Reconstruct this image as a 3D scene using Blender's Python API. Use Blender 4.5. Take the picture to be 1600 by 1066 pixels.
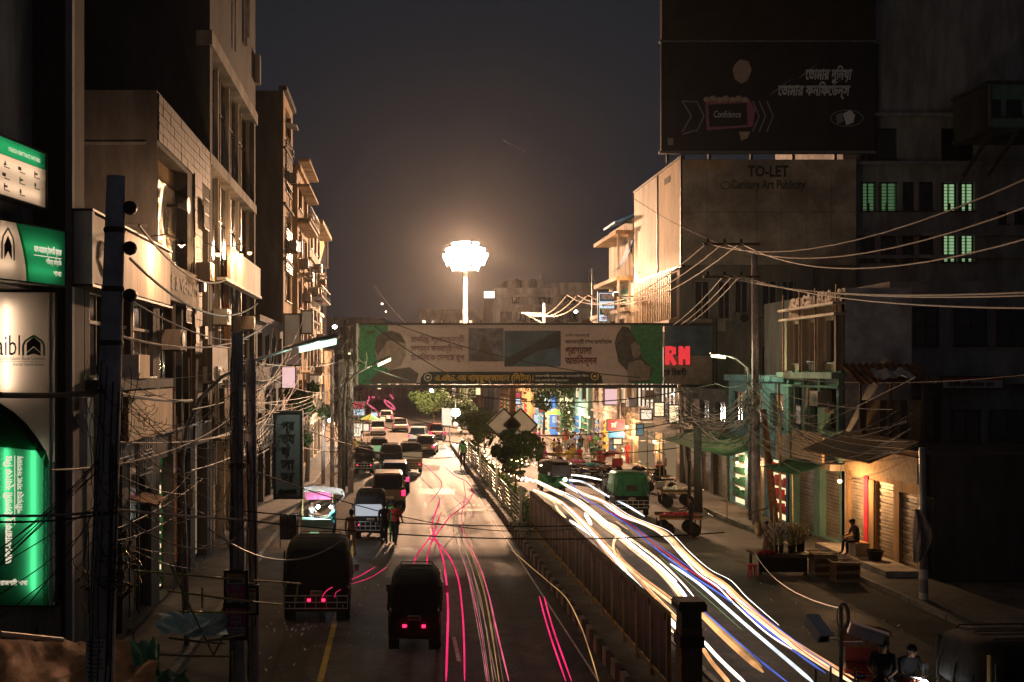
import bpy, math, random
from mathutils import Vector, Matrix, noise
random.seed(7)
for o in list(bpy.data.objects): bpy.data.objects.remove(o)
S = bpy.context.scene
COL = S.collection
R = math.radians
# ------------------------------------------------------------------ camera, sky, exposure
F, CX, CY, EYE = 1556.0, 620.0, 580.0, 7.0        # pixels of the 1600 px photograph, vanishing point, eye height
cam = bpy.data.cameras.new('camera'); cam_o = bpy.data.objects.new('camera', cam); COL.objects.link(cam_o)
cam_o.location = (0, 0, EYE); cam_o.rotation_euler = (R(90), 0, 0)
cam.sensor_width = 36; cam.lens = 36*F/1600
cam.shift_x = (800-CX)/1600; cam.shift_y = (CY-533)/1600
cam.clip_start = 0.1; cam.clip_end = 2000
S.camera = cam_o
W = bpy.data.worlds.new('World'); S.world = W; W.use_nodes = True
bg = W.node_tree.nodes['Background']
bg.inputs['Color'].default_value = (0.0172, 0.0198, 0.0258, 1); bg.inputs['Strength'].default_value = 0.66
S.view_settings.view_transform = 'Standard'; S.view_settings.look = 'None'
S.view_settings.exposure = 0.18; S.view_settings.gamma = 1; S.view_settings.use_curve_mapping = False
cy = S.cycles
cy.use_denoising = True; cy.max_bounces = 6; cy.diffuse_bounces = 3; cy.glossy_bounces = 3
cy.transmission_bounces = 4; cy.volume_bounces = 0; cy.transparent_max_bounces = 6
cy.sample_clamp_indirect = 6; cy.sample_clamp_direct = 0; cy.caustics_reflective = False; cy.caustics_refractive = False
cy.use_light_tree = True

def lamp(kind, loc, power, color, size=0.1, parent=None, spot=None, blend=.3, aim=None):
    l = bpy.data.lights.new('lamp_light', kind); l.energy = power; l.color = color
    l.shadow_soft_size = size
    if spot: l.spot_size = R(spot); l.spot_blend = blend
    o = bpy.data.objects.new('lamp_light', l); COL.objects.link(o); o.location = loc
    if aim: o.rotation_euler = (Vector(aim)-Vector(loc)).to_track_quat('-Z', 'Y').to_euler()
    return o
MAST = Vector((8.3, 120.6, 20.8))
WARM = (1.0, .56, .31); BULB = (1.0, .56, .25); COOL = (.85, .95, 1.0); GREENISH = (.75, 1.0, .8)
# ------------------------------------------------------------------ helpers
def P(px, py, Y): return Vector(((px-CX)*Y/F, Y, EYE-(py-CY)*Y/F))
def PX(px, Y): return (px-CX)*Y/F
def PZ(py, Y): return EYE-(py-CY)*Y/F
def G(px, py, z=0.0):
    Y = (EYE-z)*F/(py-CY); return Vector(((px-CX)*Y/F, Y, z))
def V(*a): return Vector(a)

class MB:
    def __init__(s): s.v = []; s.f = []; s.m = []; s.mi = 0
    def face(s, *pts):
        n = len(s.v); s.v += [tuple(p) for p in pts]; s.f.append(tuple(range(n, n+len(pts)))); s.m.append(s.mi); return s
    def raw(s, vs, fs):
        n = len(s.v); s.v += [tuple(p) for p in vs]; s.f += [tuple(i+n for i in f) for f in fs]; s.m += [s.mi]*len(fs); return s
    def obox(s, c, u, v, w):
        c, u, v, w = Vector(c), Vector(u), Vector(v), Vector(w)
        vs = [c+a*u+b*v+d*w for a in (-1, 1) for b in (-1, 1) for d in (-1, 1)]
        return s.raw(vs, [(0,1,3,2),(4,6,7,5),(0,4,5,1),(2,3,7,6),(0,2,6,4),(1,5,7,3)])
    def box(s, x0, x1, y0, y1, z0, z1):
        return s.obox(((x0+x1)/2, (y0+y1)/2, (z0+z1)/2), ((x1-x0)/2,0,0), (0,(y1-y0)/2,0), (0,0,(z1-z0)/2))
    def bar(s, p, q, w, h=None, up=(0,0,1)):
        p, q = Vector(p), Vector(q); d = q-p; h = h or w
        up = Vector(up)
        if abs(d.normalized().dot(up)) > .98: up = Vector((0,1,0))
        a = d.cross(up).normalized(); b = a.cross(d).normalized()
        return s.obox((p+q)/2, d/2, a*w/2, b*h/2)
    def tube(s, pts, r, n=6, caps=True):
        pts = [Vector(p) for p in pts]; m = len(pts); rr = r if isinstance(r, (list, tuple)) else [r]*m
        vs = []; prev = None
        for i, p in enumerate(pts):
            t = (pts[min(i+1, m-1)]-pts[max(i-1, 0)]).normalized()
            a = prev if prev is not None else (Vector((0,0,1)) if abs(t.z) < .9 else Vector((1,0,0)))
            a = (a-t*a.dot(t)).normalized(); prev = a; b = t.cross(a)
            vs += [p+(a*math.cos(2*math.pi*k/n)+b*math.sin(2*math.pi*k/n))*rr[i] for k in range(n)]
        fs = [(i*n+k, i*n+(k+1)%n, (i+1)*n+(k+1)%n, (i+1)*n+k) for i in range(m-1) for k in range(n)]
        if caps: fs += [tuple(range(n))[::-1], tuple(range((m-1)*n, m*n))]
        return s.raw(vs, fs)
    def lathe(s, prof, c=(0,0,0), n=12, axis='z'):
        c = Vector(c); vs = []
        for r, h in prof:
            for k in range(n):
                a = 2*math.pi*k/n; x, y = r*math.cos(a), r*math.sin(a)
                vs.append(c+(V(x, y, h) if axis == 'z' else V(h, x, y) if axis == 'x' else V(x, h, y)))
        m = len(prof)
        fs = [(i*n+k, i*n+(k+1)%n, (i+1)*n+(k+1)%n, (i+1)*n+k) for i in range(m-1) for k in range(n)]
        fs += [tuple(range(n))[::-1], tuple(range((m-1)*n, m*n))]
        return s.raw(vs, fs)
    def ball(s, c, r, n=10, m=6):
        r = r if isinstance(r, (tuple, list)) else (r, r, r); c = Vector(c); vs = []
        for i in range(m+1):
            t = math.pi*i/m
            for k in range(n):
                a = 2*math.pi*k/n
                vs.append(c+V(r[0]*math.sin(t)*math.cos(a), r[1]*math.sin(t)*math.sin(a), -r[2]*math.cos(t)))
        fs = [(i*n+k, i*n+(k+1)%n, (i+1)*n+(k+1)%n, (i+1)*n+k) for i in range(m) for k in range(n)]
        return s.raw(vs, fs)
    def prism(s, pts, d):
        """polygon pts extruded by vector d"""
        pts = [Vector(p) for p in pts]; d = Vector(d); n = len(pts)
        return s.raw(pts+[p+d for p in pts], [tuple(range(n))[::-1], tuple(range(n, 2*n))]+[(k, (k+1)%n, (k+1)%n+n, k+n) for k in range(n)])
    def loft(s, rings, caps=True):
        n = len(rings[0]); vs = [p for r in rings for p in r]; m = len(rings)
        fs = [(i*n+k, i*n+(k+1)%n, (i+1)*n+(k+1)%n, (i+1)*n+k) for i in range(m-1) for k in range(n)]
        if caps: fs += [tuple(range(n))[::-1], tuple(range((m-1)*n, m*n))]
        return s.raw(vs, fs)
    def grid(s, fn, nu, nv):
        vs = [fn(i/nu, j/nv) for i in range(nu+1) for j in range(nv+1)]
        return s.raw(vs, [(i*(nv+1)+j, (i+1)*(nv+1)+j, (i+1)*(nv+1)+j+1, i*(nv+1)+j+1) for i in range(nu) for j in range(nv)])
    def build(s, name, mat, parent=None, smooth=False, label=None, stuff=False):
        me = bpy.data.meshes.new(name); me.from_pydata(s.v, [], s.f)
        mats = mat if isinstance(mat, (list, tuple)) else [mat]
        for m in mats: me.materials.append(m)
        if len(mats) > 1: me.polygons.foreach_set('material_index', s.m)
        if smooth: me.polygons.foreach_set('use_smooth', [True]*len(s.f))
        me.update()
        o = bpy.data.objects.new(name, me); COL.objects.link(o)
        if parent is not None: adopt(o, parent)
        if label: o['label'] = label
        if stuff: o['kind'] = 'stuff'
        return o
def pm(o):
    m = Matrix.LocRotScale(o.location, o.rotation_euler, o.scale)
    return (pm(o.parent) @ o.matrix_parent_inverse @ m) if o.parent else m
def adopt(o, parent):
    o.parent = parent; o.matrix_parent_inverse = pm(parent).inverted()
def thing(name, label, cat, loc=(0,0,0), rz=0, group=None):
    o = bpy.data.objects.new(name, None); COL.objects.link(o); o.empty_display_size = .2
    o.location = loc; o.rotation_euler = (0, 0, rz); return tag(o, label, cat, group)
def tag(o, label, cat, group=None):
    o['label'] = label; o['category'] = cat
    if group: o['group'] = group
    return o
def struct(o, label=None):
    o['kind'] = 'structure'
    if label: o['label'] = label
    return o
KIDS = {}
def copy_tree(o, loc=None, rz=None, label=None, group=None, mats=None, scale=None):
    kids = {}
    for x in S.objects:
        if x.parent: kids.setdefault(x.parent.name, []).append(x)
    def rec(a, par):
        c = a.copy(); COL.objects.link(c)
        if par is not None: c.parent = par
        if mats and c.type == 'MESH' and c.data.materials and c.data.materials[0] and c.data.materials[0].name in mats:
            c.data = c.data.copy(); c.data.materials[0] = mats[c.data.materials[0].name]
        for ch in kids.get(a.name, []): rec(ch, c)
        return c
    r = rec(o, None)
    if loc is not None: r.location = loc
    if rz is not None: r.rotation_euler = (0, 0, rz)
    if scale is not None: r.scale = (scale,)*3
    if label: r['label'] = label
    if group: r['group'] = group
    return r
class Fr:
    """a plane: origin o, u along, v up, n outwards"""
    def __init__(s, o, u, n, v=(0,0,1)): s.o, s.u, s.v, s.n = Vector(o), Vector(u).normalized(), Vector(v), Vector(n).normalized()
    def p(s, a, b, c=0): return s.o+s.u*a+s.v*b+s.n*c
    def box(s, mb, a0, a1, b0, b1, c0, c1):
        return mb.obox(s.p((a0+a1)/2, (b0+b1)/2, (c0+c1)/2), s.u*(a1-a0)/2, s.v*(b1-b0)/2, s.n*(c1-c0)/2)
    def quad(s, mb, a0, a1, b0, b1, c=0): return mb.face(s.p(a0,b0,c), s.p(a1,b0,c), s.p(a1,b1,c), s.p(a0,b1,c))
def wall(fr, U0, U1, V0, V1, ops, depth=.22, mb=None):
    mb = mb or MB()
    us = sorted({U0, U1, *[x for o in ops for x in o[:2]]}); vs = sorted({V0, V1, *[x for o in ops for x in o[2:4]]})
    for i in range(len(us)-1):
        for j in range(len(vs)-1):
            a, b = (us[i]+us[i+1])/2, (vs[j]+vs[j+1])/2
            if not any(o[0] < a < o[1] and o[2] < b < o[3] for o in ops): fr.quad(mb, us[i], us[i+1], vs[j], vs[j+1])
    for o in ops:
        a0, a1, b0, b1 = o[:4]
        for (p, q) in (((a0,b0),(a1,b0)), ((a1,b0),(a1,b1)), ((a1,b1),(a0,b1)), ((a0,b1),(a0,b0))):
            mb.face(fr.p(*p), fr.p(*q), fr.p(*q, -depth), fr.p(*p, -depth))
    return mb
def window(root, fr, a0, a1, b0, b1, nx=2, ny=1, d=.12, frame=None, glass=None, t=.06, name='window', sill=True, lab=None):
    g = MB()
    for k in range(nx+1):
        x = a0+(a1-a0)*k/nx; w = t if 0 < k < nx else t*1.3; x = min(max(x, a0+w/2), a1-w/2)
        fr.box(g, x-w/2, x+w/2, b0, b1, -d-.03, -d+.03)
    for k in range(ny+1):
        y = b0+(b1-b0)*k/ny; y = min(max(y, b0+t/2), b1-t/2); fr.box(g, a0, a1, y-t/2, y+t/2, -d-.025, -d+.025)
    if sill: fr.box(g, a0-.08, a1+.08, b0-.06, b0-.004, -d, .1)
    w = g.build(name, frame or M['frame_dark'], root, label=lab)
    gl = glass or M['glass_dark']
    for i in range(nx):
        for j in range(ny):
            m = MB(); x0, x1 = a0+(a1-a0)*i/nx, a0+(a1-a0)*(i+1)/nx; y0, y1 = b0+(b1-b0)*j/ny, b0+(b1-b0)*(j+1)/ny
            fr.box(m, x0+.01, x1-.01, y0+.01, y1-.01, -d-.012, -d+.004)
            m.build('pane', random.choice(gl) if isinstance(gl, list) else gl, w)
    return w
def text(s, size, mat, fr, a, b, c=.02, parent=None, name='lettering', align='LEFT', bold=0, wide=1.0, width=None, ext=.0, shear=0, vert=False, face=True):
    """lettering as a mesh; a,b the anchor on plane fr. Bengali is set as stroked outlines"""
    cu = bpy.data.curves.new('lettering', 'FONT'); cu.body = s; cu.size = size; cu.align_x = align; cu.shear = shear; cu.resolution_u = 2
    if any(ord(ch) > 0x900 for ch in s): cu.fill_mode = 'NONE'; cu.bevel_depth = size*(.026+bold); cu.bevel_resolution = 0
    else: cu.offset = size*bold; cu.extrude = ext
    o = bpy.data.objects.new('t', cu); COL.objects.link(o)
    me = bpy.data.meshes.new_from_object(o.evaluated_get(bpy.context.evaluated_depsgraph_get())); bpy.data.objects.remove(o)
    xs = [v.co.x for v in me.vertices] or [0, 1]
    if width: wide = width/(max(xs)-min(xs))
    u, v = fr.u, fr.v
    if vert: u, v = fr.v, -fr.u
    if align == 'CENTER' : off = 0
    zf = .25 if me.vertices and max(abs(q.co.z) for q in me.vertices) > .001 else 1
    for q in me.vertices: q.co = fr.p(a, b, c)+u*q.co.x*wide+v*q.co.y+fr.n*q.co.z*zf
    me.materials.clear(); me.materials.append(mat); me.update()
    o = bpy.data.objects.new(name, me); COL.objects.link(o)
    if parent is not None: adopt(o, parent)
    return o
# ------------------------------------------------------------------ materials
M = {}
def mat(name, col, rough=.75, var=.25, scale=2.5, bump=.15, metal=0, streak=0, spec=.12, col2=None, dirt=0):
    m = bpy.data.materials.new(name); m.use_nodes = True; t = m.node_tree; N, L = t.nodes, t.links
    b = N['Principled BSDF']; b.inputs['Roughness'].default_value = rough; b.inputs['Metallic'].default_value = metal
    b.inputs['Specular IOR Level'].default_value = spec
    ge = N.new('ShaderNodeNewGeometry')
    mp = N.new('ShaderNodeMapping'); L.new(ge.outputs['Position'], mp.inputs[0])
    if streak: mp.inputs['Scale'].default_value = (1, 1, 1/streak)
    n = N.new('ShaderNodeTexNoise'); n.inputs['Scale'].default_value = scale; n.inputs['Detail'].default_value = 7; n.inputs['Roughness'].default_value = .65
    L.new(mp.outputs[0], n.inputs[0])
    r = N.new('ShaderNodeValToRGB'); L.new(n.outputs['Fac'], r.inputs[0])
    c2 = col2 or tuple(c*(1-var) for c in col); c1 = tuple(min(1, c*(1+var*.5)) for c in col)
    r.color_ramp.elements[0].position = .34; r.color_ramp.elements[0].color = (*c2, 1)
    r.color_ramp.elements[1].position = .62; r.color_ramp.elements[1].color = (*c1, 1)
    out = r.outputs[0]
    if dirt:
        n2 = N.new('ShaderNodeTexNoise'); n2.inputs['Scale'].default_value = scale*.35; n2.inputs['Detail'].default_value = 9; n2.inputs['Roughness'].default_value = .72
        L.new(mp.outputs[0], n2.inputs[0])
        r2 = N.new('ShaderNodeValToRGB'); r2.color_ramp.elements[0].position = .44; r2.color_ramp.elements[1].position = .6
        r2.color_ramp.elements[0].color = (0,0,0,1); L.new(n2.outputs['Fac'], r2.inputs[0])
        mx = N.new('ShaderNodeMix'); mx.data_type = 'RGBA'; mx.inputs[7].default_value = (*[c*.35 for c in col], 1)
        ma = N.new('ShaderNodeMath'); ma.operation = 'MULTIPLY'; ma.inputs[1].default_value = dirt
        L.new(r2.outputs[0], ma.inputs[0]); L.new(ma.outputs[0], mx.inputs[0]); L.new(out, mx.inputs[6]); out = mx.outputs[2]
    L.new(out, b.inputs['Base Color'])
    if bump:
        bp = N.new('ShaderNodeBump'); bp.inputs['Strength'].default_value = bump; bp.inputs['Distance'].default_value = .02
        n3 = N.new('ShaderNodeTexNoise'); n3.inputs['Scale'].default_value = scale*9; n3.inputs['Detail'].default_value = 4
        L.new(ge.outputs['Position'], n3.inputs[0]); L.new(n3.outputs['Fac'], bp.inputs['Height']); L.new(bp.outputs[0], b.inputs['Normal'])
    M[name] = m; return m
def emit(name, col, st):
    m = bpy.data.materials.new(name); m.use_nodes = True; t = m.node_tree; t.nodes.remove(t.nodes['Principled BSDF'])
    e = t.nodes.new('ShaderNodeEmission'); e.inputs[0].default_value = (*col, 1); e.inputs[1].default_value = st
    t.links.new(e.outputs[0], t.nodes['Material Output'].inputs[0]); M[name] = m; return m
def cloth(name, col, trans=.5, tcol=None, scale=3, var=.15):
    m = mat(name, col, .85, var, scale, .1); t = m.node_tree; N, L = t.nodes, t.links
    b = N['Principled BSDF']; tr = N.new('ShaderNodeBsdfTranslucent'); mx = N.new('ShaderNodeMixShader'); mx.inputs[0].default_value = trans
    if tcol: tr.inputs[0].default_value = (*tcol, 1)
    else: L.new(b.inputs['Base Color'].links[0].from_socket, tr.inputs[0])
    L.new(b.outputs[0], mx.inputs[1]); L.new(tr.outputs[0], mx.inputs[2]); L.new(mx.outputs[0], N['Material Output'].inputs[0]); return m
def glassy(name, col, rough=.08):
    m = mat(name, col, rough, .2, 1.2, 0, spec=.8); return m
mat('asphalt', (.085,.077,.07), .72, .45, 1.6, 1.0, spec=.25, dirt=.5)
mat('dusty_road', (.095,.085,.072), .95, .3, .8, .5, dirt=.5)
mat('paving', (.13,.12,.11), .8, .3, 2.5, .3, dirt=.5)
mat('soil', (.14,.125,.11), .9, .4, 1, .5)
mat('kerb_concrete', (.25,.23,.2), .8, .35, 3, .4, dirt=.5)
mat('kerb_dark', (.06,.055,.05), .8, .3, 3, .4)
mat('paint_white', (.75,.73,.68), .7, .3, 4, .1, dirt=.35)
mat('paint_yellow', (.55,.38,.1), .7, .3, 4, .1, dirt=.5)
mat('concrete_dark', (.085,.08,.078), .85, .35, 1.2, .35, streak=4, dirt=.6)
mat('concrete_dim', (.38,.365,.36), .85, .35, 1.2, .35, streak=4, dirt=.5)  # paler twin of concrete_dark, brightening walls that no lamp reaches
mat('pole_concrete', (.58,.53,.53), .85, .3, 3, .3, dirt=.5)
mat('concrete', (.27,.25,.23), .85, .3, 1.4, .35, streak=4, dirt=.6)
mat('concrete_pale', (.4,.36,.31), .85, .4, 1.4, .4, streak=6, dirt=.8)
mat('plaster_cream', (.46,.38,.29), .85, .4, 1.6, .3, streak=6, dirt=.8)
mat('plaster_orange', (.46,.29,.15), .85, .4, 1.6, .3, streak=6, dirt=.75)
mat('plaster_grey', (.6,.58,.59), .9, .35, 1.1, .5, dirt=.75)
mat('plaster_green', (.2,.36,.3), .85, .25, 1.6, .25, streak=4, dirt=.5)
mat('plaster_blue', (.12,.24,.28), .85, .25, 1.6, .25, dirt=.4)
mat('plaster_red', (.4,.15,.1), .85, .25, 1.6, .25, dirt=.4)
mat('brick_brown', (.2,.11,.075), .85, .4, 6, .5)
mat('tile_grey', (.075,.062,.054), .6, .4, 3, .1)
mat('tile_mortar', (.08,.075,.07), .9, .2, 3, .1)
mat('wood_dark', (.12,.075,.045), .7, .4, 5, .3, streak=.2)
mat('wood_pale', (.35,.24,.13), .7, .35, 5, .3)
mat('bamboo', (.42,.34,.15), .55, .35, 8, .2)
mat('metal_dark', (.05,.048,.045), .5, .3, 4, .1, metal=.5)
mat('metal_grey', (.3,.3,.3), .45, .25, 4, .1, metal=.6, dirt=.3)
mat('metal_pale', (.6,.58,.54), .4, .15, 4, .05, metal=.3)
mat('rail_gold', (.45,.3,.12), .4, .3, 5, .1, metal=.4, dirt=.4)
mat('rust', (.22,.11,.06), .8, .4, 6, .4)
mat('frame_dark', (.06,.055,.052), .5, .2, 4, .05)
mat('frame_alu', (.5,.46,.42), .35, .2, 4, .05, metal=.6)
mat('shutter_metal', (.4,.33,.25), .5, .3, 2, .1, metal=.2, dirt=.5)
glassy('glass_dark', (.012,.013,.015)); glassy('glass_grey', (.05,.05,.052), .12); glassy('glass_warm', (.09,.07,.05), .15)
mat('foil', (.55,.47,.36), .22, .5, 5, 1.0, metal=.85)
mat('board_cream', (.56,.47,.37), .7, .3, 1.6, .08, streak=5, dirt=.6)
mat('board_faded', (.3,.25,.21), .8, .3, 1.6, .1, streak=4, dirt=.6)
mat('board_umber', (.05,.04,.034), .8, .3, 1, .1)
mat('board_pale', (.74,.70,.66), .7, .12, 1.2, .05, dirt=.3)
mat('board_tan', (.6,.42,.26), .75, .25, .8, .15, streak=3, dirt=.55)
mat('board_dull', (.5,.40,.34), .85, .3, .7, .15, dirt=.7)
mat('board_navy', (.03,.033,.042), .6, .2, 1, 0)
mat('print_grey', (.85,.85,.88), .7, .15, 3, 0); mat('print_dim', (.3,.29,.31), .7, .15, 3, 0)
mat('print_pink', (.45,.16,.24), .7, .15, 3, 0); mat('print_skin', (.55,.42,.36), .7, .2, 3, 0)
mat('ink', (.03,.028,.028), .7, .2, 4, 0); mat('ink_faded', (.09,.08,.075), .8, .3, 4, 0)
mat('ink_maroon', (.16,.05,.06), .8, .2, 4, 0); mat('ink_gold', (.62,.4,.1), .6, .15, 4, 0); mat('ink_red', (.6,.04,.05), .6, .15, 4, 0)
mat('white_plastic', (.82,.74,.72), .45, .1, 4, 0); mat('ink_green', (.02,.22,.07), .6, .1, 4, 0); mat('ink_cream', (.8,.76,.6), .6, .1, 4, 0)
mat('sign_purple', (.5,.07,.3), .6, .3, 4, .05); mat('sign_red', (.55,.03,.06), .6, .15, 4, .05); mat('sign_blue', (.05,.2,.45), .6, .15, 4, .05)
mat('sign_grey', (.3,.29,.29), .7, .2, 2, .05); mat('sign_teal', (.12,.3,.32), .7, .2, 2, .05)
mat('tarp_blue', (.02,.12,.2), .85, .3, 3, .3); mat('tarp_brown', (.24,.11,.055), .75, .35, 3, .4); mat('tarp_green', (.07,.25,.15), .9, .3, 4, .4)
mat('awning_green', (.08,.2,.12), .7, .3, 3, .3); mat('cloth_white', (.6,.57,.53), .8, .2, 4, .2)
mat('leaf', (.045,.085,.02), .55, .5, 6, 0, spec=.3); mat('leaf_far', (.028,.055,.016), .6, .4, 3, 0); mat('bark', (.1,.075,.055), .9, .4, 8, .5)
mat('rubber', (.02,.02,.02), .8, .2, 5, .1); mat('paint_black', (.018,.018,.019), .35, .3, 4, .03); mat('paint_green', (.03,.14,.06), .4, .25, 4, .03)
mat('paint_blue', (.025,.04,.11), .3, .2, 4, .02); mat('paint_olive', (.2,.17,.11), .35, .2, 4, .02); mat('paint_silver', (.42,.41,.4), .35, .2, 4, .02, metal=.4)
mat('paint_maroon', (.2,.03,.03), .4, .2, 4, .02); mat('paint_yellowy', (.5,.34,.05), .5, .2, 4, .02); mat('canvas_black', (.022,.021,.021), .8, .4, 5, .3)
mat('chrome', (.6,.6,.6), .2, .1, 4, 0, metal=1); mat('wire', (.045,.042,.04), .6, .1, 4, 0); mat('wire_pale', (.42,.36,.3), .5, .2, 4, 0)
mat('skin', (.2,.11,.07), .6, .15, 6, .05); mat('hair', (.012,.011,.01), .6, .2, 9, .2)
for n, c in dict(shirt_teal=(.05,.3,.3), shirt_white=(.6,.57,.52), shirt_dark=(.03,.03,.035), shirt_pink=(.5,.12,.25), shirt_yellow=(.55,.4,.06), shirt_green=(.1,.35,.12),
                 shirt_blue=(.06,.12,.4), shirt_red=(.45,.05,.05), shirt_brown=(.2,.12,.08), trousers_dark=(.03,.03,.038), trousers_tan=(.22,.17,.11), trousers_blue=(.05,.07,.14)).items():
    mat(n, c, .85, .25, 7, .15)

# worn asphalt: grain, patches, polished wheel tracks running along the road
def asphalt():
    m = bpy.data.materials['asphalt']; t = m.node_tree; N, L = t.nodes, t.links; b = N['Principled BSDF']; src = b.inputs['Base Color'].links[0].from_socket
    ge = N.new('ShaderNodeNewGeometry')
    g = N.new('ShaderNodeTexNoise'); g.inputs['Scale'].default_value = 9; g.inputs['Detail'].default_value = 12; g.inputs['Roughness'].default_value = .85; L.new(ge.outputs['Position'], g.inputs[0])
    r = N.new('ShaderNodeValToRGB'); r.color_ramp.elements[0].position = .38; r.color_ramp.elements[0].color = (.45,.45,.45,1); r.color_ramp.elements[1].position = .62; r.color_ramp.elements[1].color = (1.35,1.33,1.3,1); L.new(g.outputs['Fac'], r.inputs[0])
    mp = N.new('ShaderNodeMapping'); mp.inputs['Scale'].default_value = (1.1, .035, 1); L.new(ge.outputs['Position'], mp.inputs[0])
    w = N.new('ShaderNodeTexNoise'); w.inputs['Scale'].default_value = 1.6; w.inputs['Detail'].default_value = 3; L.new(mp.outputs[0], w.inputs[0])
    r2 = N.new('ShaderNodeValToRGB'); r2.color_ramp.elements[0].position = .35; r2.color_ramp.elements[0].color = (.82,.82,.82,1); r2.color_ramp.elements[1].position = .65; r2.color_ramp.elements[1].color = (1.12,1.12,1.12,1); L.new(w.outputs['Fac'], r2.inputs[0])
    a = src
    for q in (r, r2):
        mx = N.new('ShaderNodeMix'); mx.data_type = 'RGBA'; mx.blend_type = 'MULTIPLY'; mx.inputs[0].default_value = 1; L.new(a, mx.inputs[6]); L.new(q.outputs[0], mx.inputs[7]); a = mx.outputs[2]
    L.new(a, b.inputs['Base Color'])
    rr = N.new('ShaderNodeMapRange'); rr.inputs[1].default_value = .3; rr.inputs[2].default_value = .7; rr.inputs[3].default_value = .68; rr.inputs[4].default_value = .8; L.new(w.outputs['Fac'], rr.inputs[0]); L.new(rr.outputs[0], b.inputs['Roughness'])
asphalt()
# ------------------------------------------------------------------ things that give off light
emit('glow_flood', (1, .93, .82), 60); emit('glow_bulb', (1, .6, .28), 5); emit('glow_white', (.95, .98, 1), 60); emit('glow_green', (.62, 1, .74), 1.7)
emit('glow_yellowgreen', (1, 1, .55), 2.2); emit('tube_white', (1, .84, .68), 26); emit('tube_green', (.85, 1, .86), 9); emit('tube_soft', (1, .84, .68), 8); emit('lit_letters', (1, .9, .66), .75)
emit('lit_box', (1, .9, .78), 1.3); emit('lit_cream', (1, .8, .58), 1.0); emit('lit_pink', (1, .62, .62), .8); emit('lit_room', (1, .72, .42), 1.2)
emit('lit_room_dim', (1, .66, .36), .2); emit('lit_blue', (.2, .45, 1), .8); emit('lit_green_room', (.5, .85, .42), .42); emit('lit_green_dim', (.14, .32, .14), .3); emit('lit_cold', (.75, .88, 1), .8)
emit('lit_red', (1, .12, .16), .5); emit('fairy', (1, .68, .34), 14); emit('print_red_glow', (1, .05, .06), .7); emit('led_red', (1, .02, .08), 7)
emit('tail_red', (1, .012, .06), 4.5); emit('tail_dim', (1, .04, .16), 1.6); emit('head_white', (1, .96, .9), 45); emit('lit_screen', (.8, .85, .95), .45)
emit('far_dot', (1, .8, .6), 8)
for nm, c, s in (('trail_red', (1, .03, .16), .95), ('trail_pink', (1, .16, .26), .85), ('trail_pale', (1, .55, .42), .28), ('trail_white', (1, .9, .8), 3.0), ('trail_cream', (1, .62, .32), 1.9),
                 ('trail_orange', (1, .46, .18), 1.25), ('trail_blue', (.16, .24, 1), .75), ('trail_ice', (.85, .92, 1), 1.5), ('trail_gold', (1, .55, .2), .55)):
    m = emit(nm, c, s); t = m.node_tree; e = t.nodes['Emission']; ge = t.nodes.new('ShaderNodeNewGeometry'); n = t.nodes.new('ShaderNodeTexNoise'); n.inputs['Scale'].default_value = .55; n.inputs['Detail'].default_value = 4
    r = t.nodes.new('ShaderNodeMapRange'); r.inputs[1].default_value = .3; r.inputs[2].default_value = .7; r.inputs[3].default_value = s*.35; r.inputs[4].default_value = s*1.45
    t.links.new(ge.outputs['Position'], n.inputs[0]); t.links.new(n.outputs['Fac'], r.inputs[0]); t.links.new(r.outputs[0], e.inputs[1])
cloth('sheet_white', (.6,.57,.53), .5); cloth('sheet_green', (.08,.2,.12), .5)
# ------------------------------------------------------------------ air
hz = bpy.data.materials.new('haze_air'); hz.use_nodes = True; ht = hz.node_tree; ht.nodes.remove(ht.nodes['Principled BSDF'])
pv = ht.nodes.new('ShaderNodeVolumePrincipled'); pv.inputs['Density'].default_value = 0.72e-4; pv.inputs['Color'].default_value = (.95, .95, .95, 1); pv.inputs['Anisotropy'].default_value = .82
ht.links.new(pv.outputs[0], ht.nodes['Material Output'].inputs['Volume'])
h = MB().box(-430, 430, -30, 930, -1, 36).build('haze', hz); h['kind'] = 'stuff'
# ------------------------------------------------------------------ ground, road, median, footpaths
m = MB(); m.face((-400,-20,-.03), (400,-20,-.03), (400,900,-.03), (-400,900,-.03)); struct(m.build('ground', M['soil']), 'dark earth under the town')
def sheet(nm, mt, x0, x1, y0, y1, z, lab): return struct(MB().grid(lambda u, v: (x0+(x1-x0)*u, y0+(y1-y0)*v, z), 2, 20).build(nm, M[mt]), lab)
road = sheet('road', 'asphalt', -2.1, 13.6, 2, 420, 0, 'worn asphalt of the two carriageways')
sheet('road_shoulder', 'dusty_road', -5.2, -2.1, 2, 420, -.004, 'dusty parking shoulder along the shops')
sheet('road_shoulder', 'dusty_road', 13.6, 15.6, 2, 420, -.004, 'dusty shoulder of the market side')
for x0, x1, lab in ((-7.3, -5.2, 'paved footpath by the bank side shops'), (15.6, 17.8, 'paved footpath by the market shops')):
    r = struct(MB().box(x0, x1, 2, 300, -.02, .13).build('footpath', M['paving']), lab)
    inner = x1 if x0 < 0 else x0; s = 1 if x0 < 0 else -1
    for i in range(40):
        y = 12+i*2.0; MB().box(min(inner, inner+s*.16), max(inner, inner+s*.16), y+.02, y+1.97, -.01, .15).build('kerb_stone', M['kerb_concrete'], r)
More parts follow.
